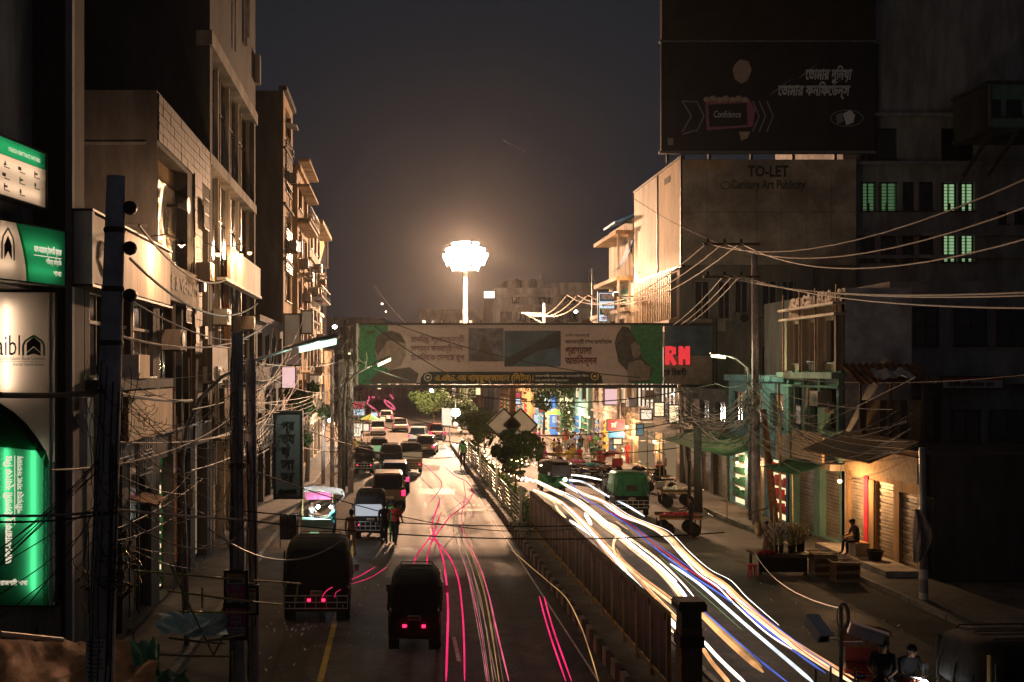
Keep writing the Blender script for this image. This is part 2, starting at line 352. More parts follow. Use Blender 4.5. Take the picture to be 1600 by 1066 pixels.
# painted lines
def strip(pts, w, z=.004):
    mb = MB()
    for a, b in zip(pts[:-1], pts[1:]):
        a, b = Vector(a), Vector(b); d = (b-a).normalized(); n = V(d.y, -d.x, 0)*w/2; up = V(0,0,z)
        mb.face(a-n+up, a+n+up, b+n+up, b-n+up)
    return mb
ml = strip([(-1.73, y, 0) for y in range(10, 64, 6)], .14); struct(ml.build('edge_line', M['paint_yellow']), 'worn yellow edge line')
struct(strip([(4.55, y, 0) for y in range(14, 100, 6)], .05).build('edge_line', M['paint_white']), 'worn white line by the median kerb')
for i in range(9):
    y = 24+i*9; struct(strip([(1.5, y, 0), (1.5, y+2.2, 0)], .1).build('lane_dash', M['paint_white']), 'worn lane dash')
for i in range(6):
    y = 26+i*9; struct(strip([(10.2, y, 0), (10.2, y+2.4, 0)], .1).build('lane_dash', M['paint_white']), 'worn lane dash')
# stop bar near the shaded band
struct(strip([(3.1, 50.2, 0), (5.0, 50.2, 0)], .55).build('painted_bar', M['paint_white']), 'short white bar painted by the median')
for k in range(7): struct(strip([(3.2+k*.25, 51.9, 0), (3.34+k*.25, 51.9, 0)], .5).build('painted_bar', M['paint_white']), 'broken piece of a worn white bar by the median')
# patches, cracks and covers on the road
rp = random.Random(23)
def patch(x, y, w, l, mt, lab, n=11, z=.003):
    m = MB(); m.face(*[(x+w*math.cos(6.283*k/n)*rp.uniform(.75,1.1)*min(1.3, 1/max(abs(math.cos(6.283*k/n)), abs(math.sin(6.283*k/n)))), y+l*math.sin(6.283*k/n)*rp.uniform(.85,1.08)*min(1.3, 1/max(abs(math.cos(6.283*k/n)), abs(math.sin(6.283*k/n)))), z) for k in range(n)]); struct(m.build('road_patch', M[mt]), lab)
mat('tar_patch', (.035,.033,.032), .6, .3, 3, .6); mat('pale_patch', (.13,.115,.1), .85, .3, 3, .6)
for x, y, w, l, mt in ((.2,38,.7,1.6,'tar_patch'),(3.2,44,.5,1.2,'pale_patch'),(2.4,58,1.2,1.4,'tar_patch'),(-.6,55,.6,2,'pale_patch'),(3.8,34,.35,2.4,'tar_patch'),(1.0,30,.6,.8,'pale_patch'),(9.0,40,.8,1.2,'tar_patch'),(11.5,36,.7,1.8,'tar_patch'),(12.4,44,.9,1.4,'pale_patch'),(10.4,31,.5,1.0,'pale_patch'),(12.6,28,.8,1.1,'tar_patch'),(2.2,72,1.0,2.2,'pale_patch'),(4.0,24.5,.4,.9,'tar_patch')): patch(x, y, w, l, mt, 'mended patch in the asphalt')
m = MB()
for k in range(46):
    x, y = rp.uniform(-1.8, 4.6) if k % 2 else rp.uniform(7.4, 13.4), rp.uniform(23, 62); p = V(x, y, .005); a = rp.choice([0, 1.57])+rp.gauss(0,.3)
    for q in range(rp.randint(4, 9)):
        a += rp.gauss(0,.35); d = V(math.cos(a), math.sin(a), 0)*rp.uniform(.2,.5); n_ = V(-d.y, d.x, 0).normalized()*.012; m.face(p-n_, p+d-n_*.7, p+d+n_*.7, p+n_); p = p+d
struct(m.build('road_crack', M['tar_patch']), 'cracks in the asphalt')
for x, y in ((.9, 33), (3.0, 49), (9.6, 37), (11.8, 50)):
    o = MB().lathe([(.0,.0),(.36,.0),(.36,.006),(.0,.006)], (x, y, .002), 18).build('manhole_cover', M['rust'], road)
# median
med = struct(MB().box(5.05, 6.75, 17, 92, -.02, .32).build('median', M['soil']), 'raised planted median')
for i in range(150):
    y = 18+i*.5; mt = M['kerb_concrete'] if i % 2 else M['kerb_dark']
    MB().box(4.93+random.uniform(-.012, .012), 5.05, y+.03, y+.47, -.01, .40+random.uniform(-.015, .015)).build('kerb_block', mt, med)
for i in range(75): MB().box(6.75, 6.88, 18+i, 18+i+.96, -.01, .38).build('kerb_block', M['kerb_concrete'], med)
# fence near: tall framed panels
fx = 5.62
t = thing('median_fence', 'gold and brown framed steel fence panels running from the brick pier along the median', 'fence', (fx, 30, .32))
ys = [20.6+1.32*i for i in range(17)]
for y in ys:
    MB().box(fx-.045, fx+.045, y-.045, y+.045, .32, 1.98).build('post', M['rail_gold'], t)
for a, b in zip(ys[:-1], ys[1:]):
    MB().box(fx-.07, fx+.07, a+.047, b-.047, 1.84, 1.99).build('top_rail', M['wood_dark'], t)
    MB().box(fx-.03, fx+.03, a+.047, b-.047, .5, .56).build('bottom_rail', M['rail_gold'], t)
    MB().box(fx-.022, fx+.022, (a+b)/2-.022, (a+b)/2+.022, .563, 1.837).build('bar', M['rail_gold'], t)
    MB().box(fx-.012, fx+.012, a+.1, b-.1, .58, 1.82).build('panel', M['metal_dark'], t)
t = thing('median_fence', 'pale posted fence with thin horizontal rails beside the two round trees', 'fence', (5.35, 60, .32))
ys = [43+3.5*i for i in range(11)]
for i, y in enumerate(ys):
    MB().box(5.30, 5.40, y-.05, y+.05, .32, 2.05 if i % 3 == 0 else 1.45).build('post', M['metal_pale'] if i % 3 == 0 else M['metal_grey'], t)
for a, b in zip(ys[:-1], ys[1:]):
    for k in range(6): MB().box(5.335, 5.365, a+.052, b-.052, .45+k*.19, .49+k*.19).build('rail', M['metal_grey'], t)
# brick pier ending the fence
t = thing('brick_pier', 'square tiled pier with a dark cap ending the fence', 'pier', (5.85, 20, .3))
px0, px1, py0, py1 = 5.66, 6.08, 19.8, 20.22
MB().box(px0+.012, px1-.012, py0+.012, py1-.012, .3, 2.2).build('core', M['tile_mortar'], t)
b = MB()
for k in range(21):
    z = .32+k*.075
    for j in range(3):
        o = .07*(k % 2); x = px0+.005+(px1-px0)*j/3
        b.box(x+.004, x+(px1-px0)/3-.008, py0, py0+.02, z, z+.066)
        b.box(px0, px0+.02, py0+.014+j*.14, py0+.14+j*.14, z, z+.066); b.box(px1-.02, px1, py0+.014+j*.14, py0+.14+j*.14, z, z+.066)
b.build('brick', M['brick_brown'], t, stuff=True)
MB().box(px0-.03, px1+.03, py0-.03, py1+.03, 1.5, 1.72).build('band', M['paint_black'], t)
c = MB(); c.loft([[(px0-a, py0-a, z), (px1+a, py0-a, z), (px1+a, py1+a, z), (px0-a, py1+a, z)] for a, z in ((0, 2.2), (.07, 2.24), (.07, 2.36), (.03, 2.42))]); c.build('cap', M['kerb_dark'], t)
# hedge plants on the median (one mass), then fairy lights
rnd = random.Random(3)
def leaves(n, fn, s, r=rnd):
    mb = MB()
    for _ in range(n):
        c = Vector(fn()); a = Vector((r.uniform(-1,1), r.uniform(-1,1), r.uniform(-1,1))).normalized(); b = a.orthogonal().normalized(); w = s*r.uniform(.6, 1.3)
        mb.face(c-a*w, c+b*w*.5, c+a*w, c-b*w*.5)
    return mb
hd = leaves(5200, lambda: (rnd.gauss(5.95, .26), rnd.uniform(40, 88), .35+abs(rnd.gauss(0, .35))), .10).build('median_hedge', M['leaf']); hd['kind'] = 'stuff'; hd['label'] = 'low ragged planting along the median'
def fairy(lab, pts, n, r0=.045):
    t = thing('string_light', lab, 'string lights', pts[0])
    MB().tube(pts, .008, 4).build('cord', M['wire'], t)
    for i in range(n):
        f = i/(n-1)*(len(pts)-1); k = min(int(f), len(pts)-2); p = Vector(pts[k]).lerp(Vector(pts[k+1]), f-k)+V(rnd.uniform(-.1,.1), rnd.uniform(-.2,.2), rnd.uniform(-.14,.1))
        MB().ball(p, r0*rnd.uniform(.6, 1.5), 6, 4).build('bulb', M['fairy'], t)
fairy('warm fairy lights hung on the hedge past the round trees', [P(755,708,66), P(770,722,62), P(788,738,58)], 14)
fairy('warm fairy lights along the hedge below the nearer round tree', [P(785,730,57), P(800,742,53), P(818,748,50), P(832,752,47)], 16)
fairy('dotted pale fairy lights over the nearer round tree', [P(800,716,49), P(825,722,48), P(845,730,47)], 12, .025)
for p in (P(760,711,65), P(786,734,57), P(812,746,51), P(830,750,47)): lamp('POINT', p+V(.1, -.3, .25), 90, BULB, .1)
# trees on the median
def round_tree(lab, base, cz, rx, rz, n, seed):
    r = random.Random(seed); t = thing('round_tree', lab, 'tree', base)
    b = Vector(base); m = MB()
    m.tube([b, b+V(.03,0,cz*.35), b+V(-.02,.02,cz*.62), b+V(0,0,cz-b.z)], [.075, .06, .05, .03], 7)
    for k in range(9):
        a = r.uniform(0, 6.28); q = b+V(0,0,(cz-b.z)*r.uniform(.55,.95)); m.tube([q, q+V(math.cos(a)*rx*.4, math.sin(a)*rx*.4, .3), q+V(math.cos(a)*rx*.75, math.sin(a)*rx*.75, r.uniform(.3,.7))], [.03,.02,.008], 5)
    m.build('trunk', M['bark'], t)
    cl = [(V(r.gauss(0,.52), r.gauss(0,.52), r.gauss(0,.45)), r.uniform(.26,.5)) for _ in range(26)]
    def f():
        c, s = r.choice(cl); d = Vector((r.gauss(0,1), r.gauss(0,1), r.gauss(0,1))).normalized()*s*r.uniform(.75,1.05); p = c+d
        if p.length > 1.05: p *= 1.05/p.length
        return (b.x+p.x*rx, b.y+p.y*rx, cz+p.z*rz)
    leaves(n, f, .075, r).build('crown', M['leaf'], t); return t
round_tree('round clipped tree farther along the median by the lamp mast', (5.9, 67, .3), 3.0, 1.15, 1.05, 9000, 4)
round_tree('darker round clipped tree nearer on the median before the sign column', (5.95, 50, .3), 3.0, 1.3, 1.1, 11000, 5)
round_tree('flat spreading tree behind the clipped trees on the median', (6.2, 76, .3), 3.2, 1.7, .8, 6000, 6)
# ------------------------------------------------------------------ left side buildings
XL = -7.0
def YL(px, X=XL): return X*F/(px-CX)
LF = Fr((XL, 0, 0), (0,1,0), (1,0,0))        # a = Y, b = Z
def shell(root, x0, x1, y0, y1, z0, z1, mt, name='wall', front=True):
    return MB().box(x0, x1, y0, y1, z0, z1).build(name, M[mt], root)
# bank corner block
bk = thing('bank_building', 'dark bank block with three lit signboards at the corner', 'building', (-9, 22, 0))
m = MB(); m.box(-20, -7.0, 21.6, 22.3, 0, 19.5); m.build('wall', M['concrete_dark'], bk)
MB().box(-20, -7.9, 19.2, 21.6, 8.75, 19.5).build('upper_storey', M['concrete_dim'], bk)
MB().box(-7.14, -6.99, 21.45, 21.6, 0, 19.4).build('corner_column', M['concrete_dim'], bk)
MB().box(-12, -7.25, 21.35, 21.598, .1, 1.95).build('plinth_panel', M['plaster_cream'], bk)
MB().box(-7.75, -7.69, 21.31, 21.35, .1, 1.5).build('plinth_post', M['frame_dark'], bk)
for z in (8.75, 12.2, 15.6): MB().box(-20, -7.82, 19.12, 19.2, z, z+.14).build('string_course', M['concrete'], bk)
# lit signboards: translucent faces with tubes inside
def face_mat(n, c, tr): return cloth(n, c, .85, tr, 2, .08)
face_mat('acrylic_cream', (.75,.66,.55), (.8,.62,.47)); face_mat('acrylic_green', (.02,.30,.12), (.02,.36,.14)); face_mat('acrylic_dark', (.01,.08,.045), (.012,.11,.06)); face_mat('acrylic_lime', (.03,.3,.12), (.045,.4,.16))
def lightbox(lab, cat, fr, w, hgt, tubes, tmat, depth=.28, back='metal_dark'):
    t = thing('sign_box', lab, cat, fr.p(w/2, 0, -depth/2))
    m = MB(); fr.box(m, 0, w, 0, hgt, -depth, -depth+.02); fr.box(m, 0, w, -.03, 0, -depth, .03); fr.box(m, 0, w, hgt, hgt+.03, -depth, .03)
    fr.box(m, -.03, 0, -.03, hgt+.03, -depth, .035); fr.box(m, w, w+.03, -.03, hgt+.03, -depth, .035); m.build('case', M[back], t)
    for (a0, b0, a1, b1) in tubes:
        MB().tube([fr.p(a0,b0,-depth*.55), fr.p(a1,b1,-depth*.55)], .022, 6).build('tube', M[tmat], t)
    return t
def tri_poly(fr, pts, mt, par, name, c=.006):
    m = MB(); m.face(*[fr.p(a, b, c) for a, b in pts]); return m.build(name, M[mt], par)
# big corner sign (0..82, 455..950) at Y=21.3
Ys = 21.25; fr = Fr((-10.6, Ys, 2.0), (1,0,0), (0,-1,0)); w = -7.28+10.6; hh = 8.68-2.0
def A(px): return PX(px, Ys)+10.6
def B(py): return PZ(py, Ys)-2.0
t = lightbox('tall lit bank sign with cream top and green arch lettered upright', 'sign', fr, w, hh,
             [(A(10),B(475),A(10),B(610)), (A(-60),B(475),A(-60),B(600))], 'tube_white', .3)
for a in (A(-30), A(10), A(52)):
    MB().tube([fr.p(a, B(925) if a > A(30) else B(820), -.085), fr.p(a, B(700), -.085)], .03, 6).build('tube', M['tube_green'], t)
arch = [(A(px), B(py)) for px, py in ((-130,628),(-40,615),(0,630),(22,644),(42,663),(60,687),(72,706),(77,722))]
tri_poly(fr, [(0, B(612)), *[(a, b) for a, b in arch[1:]], (w, arch[-1][1]), (w, hh), (0, hh)], 'acrylic_cream', t, 'cream_face', .001)
tri_poly(fr, [(0, 0), (A(77), 0), *arch[::-1][:-1], (0, B(614))], 'acrylic_lime', t, 'green_face', .0)
m = MB()
for i in range(len(arch)-1): # dark arch band
    a, b = arch[i], arch[i+1]; m.face(fr.p(*a,.008), fr.p(*b,.008), fr.p(b[0]-.09, b[1]-.16, .008), fr.p(a[0]-.06, a[1]-.22, .008))
m.build('arch_band', M['acrylic_dark'], t)
m = MB(); m.face(*[fr.p(a, b, .005) for a, b in [(A(-60), B(692)), (A(72), B(706)), *[q for q in arch[::-1][1:]]]]); m.build('dark_panel', M['acrylic_dark'], t)
m = MB(); r_ = random.Random(5)
for i in range(70):   # lattice border of little arabesques
    b0 = B(948)+i*(B(725)-B(948))/70
    for q in (A(68), A(72.5)):
        c = fr.p(q+r_.uniform(-.015,.015), b0, .01); m.bar(c, c+fr.u*.045+fr.v*.05, .012, .004, fr.n); m.bar(c+fr.u*.045, c+fr.v*.05, .012, .004, fr.n)
m.build('lattice_border', M['acrylic_dark'], t)
fr.quad(MB(), 0,1,0,1)
m = MB(); fr.box(m, A(77.5), A(82), 0, hh, .003, .02); m.build('edge_trim', M['board_pale'], t)
# logo: arch and chevrons
lg = MB()
def arcpts(cx, cy0, w2, h2): return [(cx-w2, cy0), (cx-w2, cy0+h2*.5), (cx-w2*.8, cy0+h2*.72), (cx, cy0+h2), (cx+w2*.8, cy0+h2*.72), (cx+w2, cy0+h2*.5), (cx+w2, cy0)]
ap = arcpts(A(53), B(556), .225, .43)
for a, b in zip(ap[:-1], ap[1:]): lg.bar(fr.p(*a,.016), fr.p(*b,.016), .045, .006, fr.n)
lg.build('logo_arch', M['ink_green'], t)
lg = MB()
for s in (-1, 1): lg.face(fr.p(A(53), B(541),.016), fr.p(A(53)+s*.15, B(551),.016), fr.p(A(53)+s*.15, B(536),.016), fr.p(A(53), B(527),.016)); lg.face(fr.p(A(53), B(553),.016), fr.p(A(53)+s*.15, B(556),.016), fr.p(A(53)+s*.15, B(552),.016), fr.p(A(53), B(543),.016))
lg.build('logo_chevron', M['ink'], t)
text('aibl', .62, M['ink'], fr, A(-6), B(555), .016, t, width=A(31)-A(-6))
text('Al-Arafah Islami Bank Limited', .115, M['ink_faded'], fr, A(-12), B(563), .016, t, width=A(69.5)-A(-12))
m = MB(); fr.box(m, A(-12), A(69), B(565.5), B(565), .012, .016); m.build('rule_line', M['ink_faded'], t)
text("shariah based always", .1, M['ink_faded'], fr, A(20), B(571.5), .016, t, width=A(69)-A(20))
text('আল-আরাফাহ্ ইসলামী ব্যাংক িলঃ', .2, M['lit_letters'], fr, A(19), B(880), .02, t, vert=True, width=B(712)-B(880), bold=.01)
m = MB(); fr.box(m, A(23), A(24), B(820), B(712), .012, .018); m.build('rule_line', M['lit_letters'], t)
text('শরীয়াহ্র সাথে সবসময়', .15, M['lit_letters'], fr, A(35), B(802), .02, t, vert=True, width=B(712)-B(802))
text('রাজশাহী শাখা', .14, M['lit_letters'], fr, A(1), B(914), .02, t, width=A(44)-A(1))
# upper green sign, canted, (0..101, 343..445)
p0, p1 = V(-7.92, 18.75, 0), V(-7.0, 21.0, 0); d = (p1-p0); L = d.length; fr = Fr(V(p0.x, p0.y, 8.80), d, V(d.y, -d.x, 0))
t = lightbox('lit sign half cream with pointed arch emblem and half green lettered white', 'sign', fr, L, 1.13, [(.3,.3,1.0,.3), (.3,.85,1.0,.85), (1.2,.72,2.25,.72), (1.3,.25,2.2,.25)], 'tube_soft', .3)
cv = [(L*.42+.28*math.sin(k/8*1.57), 1.13-1.13*k/8) for k in range(9)]
tri_poly(fr, [(0,0), *cv[::-1], (0,1.13)], 'acrylic_cream', t, 'cream_face', .001)
tri_poly(fr, [*cv, (L,0), (L,1.13)], 'acrylic_green', t, 'green_face', .001)
m = MB()
for a, b in zip(cv[:-1], cv[1:]): m.face(fr.p(*a,.005), fr.p(a[0]+.07,a[1],.005), fr.p(b[0]+.07,b[1],.005), fr.p(*b,.005))
m.build('curved_band', M['acrylic_lime'], t)
lg = MB(); cxm = .80
for a, b in zip(arcpts(cxm, .38, .16, .62)[:-1], arcpts(cxm, .38, .16, .62)[1:]): lg.bar(fr.p(*a,.012), fr.p(*b,.012), .035, .006, fr.n)
lg.build('logo_arch', M['ink_green'], t)
lg = MB(); lg.face(fr.p(cxm-.1,.38,.012), fr.p(cxm,.55,.012), fr.p(cxm+.1,.38,.012), fr.p(cxm+.1,.66,.012), fr.p(cxm,.86,.012), fr.p(cxm-.1,.66,.012)); lg.build('logo_chevron', M['ink'], t)
text('আল-আরাফাহ্ ইসলামী ব্যাংক', .17, M['lit_letters'], fr, L*.62, .62, .02, t, width=L*.33, bold=.01)
m = MB(); fr.box(m, L*.62, L*.95, .545, .56, .01, .016); m.build('rule_line', M['lit_letters'], t)
text('শরীয়াহ্ ভিত্তিক', .13, M['lit_letters'], fr, L*.76, .41, .02, t, width=L*.19)
text('শাখা', .14, M['lit_letters'], fr, L*.85, .18, .02, t, width=L*.1)
# topmost board of partners (0..72, 205..325)
p0, p1 = V(-7.62, 18.1, 0), V(-7.2, 20.4, 0); d = p1-p0; L = d.length; fr = Fr(V(p0.x, p0.y, 10.34), d, V(d.y, -d.x, 0)); hh = 1.1
t = lightbox('lit cream board of small partner emblems under a green heading', 'sign', fr, L, hh, [(.2,.2,L-.2,.2), (.2,.62,L-.2,.62), (.3,.95,L-.2,.95)], 'tube_soft', .26)
tri_poly(fr, [(0,0),(L,0),(L,hh*.7),(L*.3,hh*.7),(L*.26,hh),(0,hh)], 'acrylic_cream', t, 'cream_face', .001)
tri_poly(fr, [(L*.31,hh*.7+.004),(L,hh*.7+.004),(L,hh),(L*.27,hh)], 'acrylic_green', t, 'green_face', .001)
text('FOREIGN REMITTANCE PARTNERS', .11, M['lit_letters'], fr, L*.42, hh*.80, .014, t, width=L*.48, bold=.015)
r_ = random.Random(11)
for j in range(3):
    for i in range(4):
        if j == 2 and i == 3: continue
        a, b = L*(.14+.23*i), hh*(.56-.2*j); g = MB(); k = (i+j) % 4
        if k == 0: g.lathe([(.0,0),(.05,.0),(.05,.004)], fr.p(a,b,.006), 8, 'x')
        elif k == 1: g.face(fr.p(a-.05,b-.05,.008), fr.p(a+.06,b-.03,.008), fr.p(a+.01,b+.06,.008))
        elif k == 2: fr.box(g, a-.08, a+.03, b-.03, b+.035, .004, .008)
        else: fr.box(g, a-.03, a+.0, b-.06, b+.06, .004, .008); fr.box(g, a, a+.09, b-.01, b+.03, .004, .008)
        fr.box(g, a-.02, a+.17, b-.075, b-.058, .004, .008)
        g.build('emblem', M[r_.choice(['ink','ink_green','ink','ink_maroon','ink_faded'])], t)
# small green hanging sign by the trunk road pole (82..107, 805..880)
Yq = 22.0; fr = Fr((PX(80,Yq), Yq-.1, PZ(878,Yq)), (1,.25,0), (.25,-1,0))
t = lightbox('small curved green sign with gold lettering under the tall bank sign', 'sign', fr, .36, .95, [(.1,.3,.1,.9)], 'tube_green', .1)
tri_poly(fr, [(0,0),(.22,.2),(.31,.5),(.36,.95),(0,.86)], 'acrylic_green', t, 'green_face', .001)
text('ইসলামী', .1, M['lit_letters'], fr, .02, .6, .012, t, width=.26, bold=.02); text('ব্যাংক', .1, M['lit_letters'], fr, .02, .44, .012, t, width=.25, bold=.02); text('শাখা', .1, M['lit_letters'], fr, .04, .24, .012, t, width=.12, bold=.02)

# ---- building with cream fascia (130..265)
b2 = thing('shop_building', 'two storey shop with a blank cream fascia board over tall glazing', 'building', (-9, 25.5, 0))
y0, y1 = 22.35, 29.0
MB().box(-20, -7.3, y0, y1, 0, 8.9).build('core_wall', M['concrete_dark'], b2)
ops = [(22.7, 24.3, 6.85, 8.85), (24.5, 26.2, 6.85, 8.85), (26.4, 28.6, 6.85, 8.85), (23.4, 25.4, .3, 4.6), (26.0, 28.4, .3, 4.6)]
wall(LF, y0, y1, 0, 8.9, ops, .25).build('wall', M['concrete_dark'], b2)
MB().box(-20, -7.02, y0, y1, 8.905, 9.3).build('roof', M['concrete_dark'], b2)
for k_, (a_, b_, h__) in enumerate(((-9.5,-7.6,11.0),(-12.5,-9.9,12.6))): MB().box(a_, b_, 25.5+k_, 28.6, 9.31, h__).build('roof_room', M['concrete_dim'], b2)
MB().lathe([(.5,0),(.62,.3),(.62,1.2),(.3,1.45)], (-8.4, 24.2, 9.31), 14).build('water_tank', M['paint_black'], b2)
for x_ in (-7.5, -8.6): MB().tube([(x_, 22.8, 9.31), (x_, 22.8, 12.4)], .03, 6).build('roof_pole', M['metal_grey'], b2)
for o in ops[:3]: window(b2, LF, *o, 3, 1, .2, M['frame_alu'], [M['glass_grey'], M['glass_warm'], M['glass_dark']], .05)
m = MB()
for o in ops[:3]: LF.box(m, o[0]+.05, o[1]-.05, 8.1, 8.18, -.19, -.1)
m.build('inner_rail', M['tube_white'] if False else M['board_cream'], b2)
MB().box(-7.0, -6.55, 22.4, 29.2, 6.55, 6.8).build('ledge', M['concrete_dark'], b2)
for o, mt in zip(ops[3:], ('shutter_metal', 'glass_warm')):
    if mt == 'shutter_metal':
        g = MB()
        for k in range(34): LF.box(g, o[0]+.02, o[1]-.02, .32+k*.126, .32+k*.126+.1, -.2, -.17+.02*(k % 2))
        g.build('shutter', M[mt], b2, stuff=True)
    else: window(b2, LF, *o, 3, 2, .2, M['frame_dark'], M['glass_dark'], .06)
# fascia signboard and its cleats
fr = Fr((-6.55, 21.6, 8.92), (0,1,0), (1,0,0))
t = thing('fascia_board', 'blank cream fascia board washed by a lamp on the shop front', 'signboard', (-6.7, 25, 8.9))
m = MB(); n = 4
for k in range(n):
    m = MB(); m.box(-6.85, -6.57, 21.6+7.3*k/n+.006, 21.6+7.3*(k+1)/n-.006, 8.92, 10.4); m.build('panel', M['board_cream'], t)
MB().box(-6.95, -6.55, 21.42, 21.59, 8.88, 10.45).build('end_cap', M['board_pale'], t)
MB().box(-6.98, -6.53, 21.4, 29.0, 10.452, 10.5).build('top_trim', M['frame_dark'], t)
MB().box(-6.98, -6.53, 21.4, 29.0, 8.82, 8.876).build('bottom_trim', M['frame_dark'], t)
g = MB()
for k in range(26):
    a = k*.24; c = V(-6.555, 22.2+.5*math.cos(a)*(1-k/40), 9.5+.4*math.sin(a*.9)); g.bar(c, c+V(0, .25*math.sin(a), .3*math.cos(a*1.3)), .012, .006)
g.build('scratch_mark', M['ink_faded'], t)
# lamp over the fascia that washes it
def gooseneck(lab, p, wallp, power, col, em, sz=.09, rad=.25, dirn=None, glow=True):
    t = thing('wall_lamp', lab, 'lamp', p); p = Vector(p); wp = Vector(wallp)
    MB().tube([wp, wp.lerp(p, .5)+V(0,0,.18), p+V(0,0,.12)], .02, 6).build('arm', M['metal_dark'], t)
    MB().lathe([(.02,.14),(rad*.5,.1),(rad*.9,.02),(rad*.8,.03),(.02,.11)], p, 10).build('shade', M['metal_dark'], t)
    MB().ball(p, sz, 8, 6).build('bulb', M[em], t)
    if power: lamp('POINT', p-V(0,0,sz+.06), power, col, .08)
    return t
gooseneck('small flood lamp on an arm washing the cream fascia board', (-5.75, 26.6, 10.35), (-6.57, 26.6, 10.6), 260, WARM, 'metal_pale', .05, .12)
# gong like speakers / horn lamps on the near pole side (black discs)
# tan lower panels (180..265,600..680) and pale column (120..155,615..700)
t = thing('signboard', 'plain ochre signboard under the ledge of the cream fascia shop', 'signboard', (-6.6, 26.5, 5.3))
for k in range(3): MB().box(-6.72, -6.6, 24.5+1.6*k+.01, 24.5+1.6*(k+1)-.01, 5.25, 6.5).build('panel', M['board_tan'], t)
t = thing('signboard', 'narrow upright two tone cream signboard beside the concrete pole', 'signboard', (-6.6, 22.4, 4.9))
MB().box(-6.9, -6.72, 21.64, 22.1, 4.92, 6.42).build('panel', M['board_pale'], t); MB().box(-6.72, -6.62, 22.11, 23.2, 4.92, 6.42).build('side_panel', M['board_tan'], t)
t = thing('air_conditioner', 'cream air conditioner casing standing on the shop ledge', 'air conditioner', (-6.7, 25.4, 6.8))
MB().box(-6.95, -6.5, 25.1, 25.2, 6.81, 7.42).build('side_grille', M['white_plastic'], t); MB().box(-6.95, -6.5, 25.21, 26.2, 6.81, 7.42).build('casing', M['board_tan'], t)
# ---- E VENOM block with foil covered opening (230..325)
b3 = thing('shop_building', 'tall shop with foil hung recess, tiled band and lettered fascia', 'building', (-9, 33, 0))
y0, y1 = 29.05, 37.2
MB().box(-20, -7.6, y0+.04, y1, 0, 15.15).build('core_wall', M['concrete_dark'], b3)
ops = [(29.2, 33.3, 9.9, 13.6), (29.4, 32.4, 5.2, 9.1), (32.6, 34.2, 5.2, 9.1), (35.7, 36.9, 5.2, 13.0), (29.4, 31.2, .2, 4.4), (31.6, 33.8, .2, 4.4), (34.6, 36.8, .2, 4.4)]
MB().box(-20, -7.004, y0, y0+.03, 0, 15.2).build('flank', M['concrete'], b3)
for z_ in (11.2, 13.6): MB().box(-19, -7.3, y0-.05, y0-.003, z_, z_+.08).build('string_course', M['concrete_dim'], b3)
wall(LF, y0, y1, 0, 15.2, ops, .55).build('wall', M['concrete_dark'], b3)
g = MB()
def foilf(u, v):
    y, z = 29.25+4.0*u, 9.92+3.0*v; return (-7.35+.09*noise.noise((y*2.2, z*.7, 1))+.05*noise.noise((y*7, z*1.8, 4)), y, z)
g.grid(foilf, 46, 30); g.build('foil_sheet', M['foil'], b3, smooth=False)
MB().box(-7.5, -7.44, 29.2, 33.3, 12.95, 13.05).build('rail', M['wood_pale'], b3); MB().box(-7.5, -7.46, 29.2, 33.3, 13.06, 13.6).build('transom_panel', M['board_tan'], b3)
MB().box(-7.3, -7.0, 29.12, 29.195, 9.9, 13.6).build('jamb_strip', M['board_tan'], b3)
for o in ops[1:3]: window(b3, LF, *o, 2, 1, .3, M['frame_dark'], [M['glass_dark'], M['glass_warm']], .07)
window(b3, LF, *ops[3], 1, 4, .3, M['frame_dark'], M['glass_dark'], .07)
for o in ops[4:]: window(b3, LF, *o, 2, 2, .4, M['frame_dark'], [M['glass_dark'], M['glass_warm']], .08, sill=False)
tl = MB()
for i in range(16):
    for j in range(5): LF.box(tl, 29.2+i*.5+.012, 29.2+(i+1)*.5-.012, 13.75+j*.28+.01, 13.75+(j+1)*.28-.01, .002, .03+random.uniform(0,.012))
tl.build('tile', M['tile_grey'], b3, stuff=True)
tl = MB()
for i in range(3):
    for j in range(22): LF.box(tl, 34.3+i*.42+.01, 34.3+(i+1)*.42-.01, 4.6+j*.42+.01, 4.6+(j+1)*.42-.01, .002, .05+random.uniform(0,.012))
tl.build('pilaster_tile', M['tile_grey'], b3, stuff=True)
t = thing('fascia_board', 'dull cream fascia board with faded grey capital letters', 'signboard', (-6.9, 32, 9.2))
MB().box(-6.98, -6.8, 29.3, 34.2, 9.15, 10.25).build('panel', M['board_faded'], t)
text('E & VENOM', .62, M['ink'], Fr((-6.79,0,0),(0,1,0),(1,0,0)), 30.0, 9.5, .01, t, width=3.9, bold=.02)
for y, z in ((31.4, 12.4), (31.6, 12.1)):
    pass
t = thing('horn_speaker', 'dark horn speaker mounted before the foil hung recess', 'speaker', (-6.8, 31.6, 12.2))
MB().lathe([(.26,0),(.22,-.03),(.1,-.2),(.07,-.34)], (-6.6, 31.6, 12.25), 12, 'x').build('horn', M['metal_grey'], t); MB().box(-7.3, -6.95, 31.55, 31.65, 12.2, 12.3).build('bracket', M['metal_dark'], t)
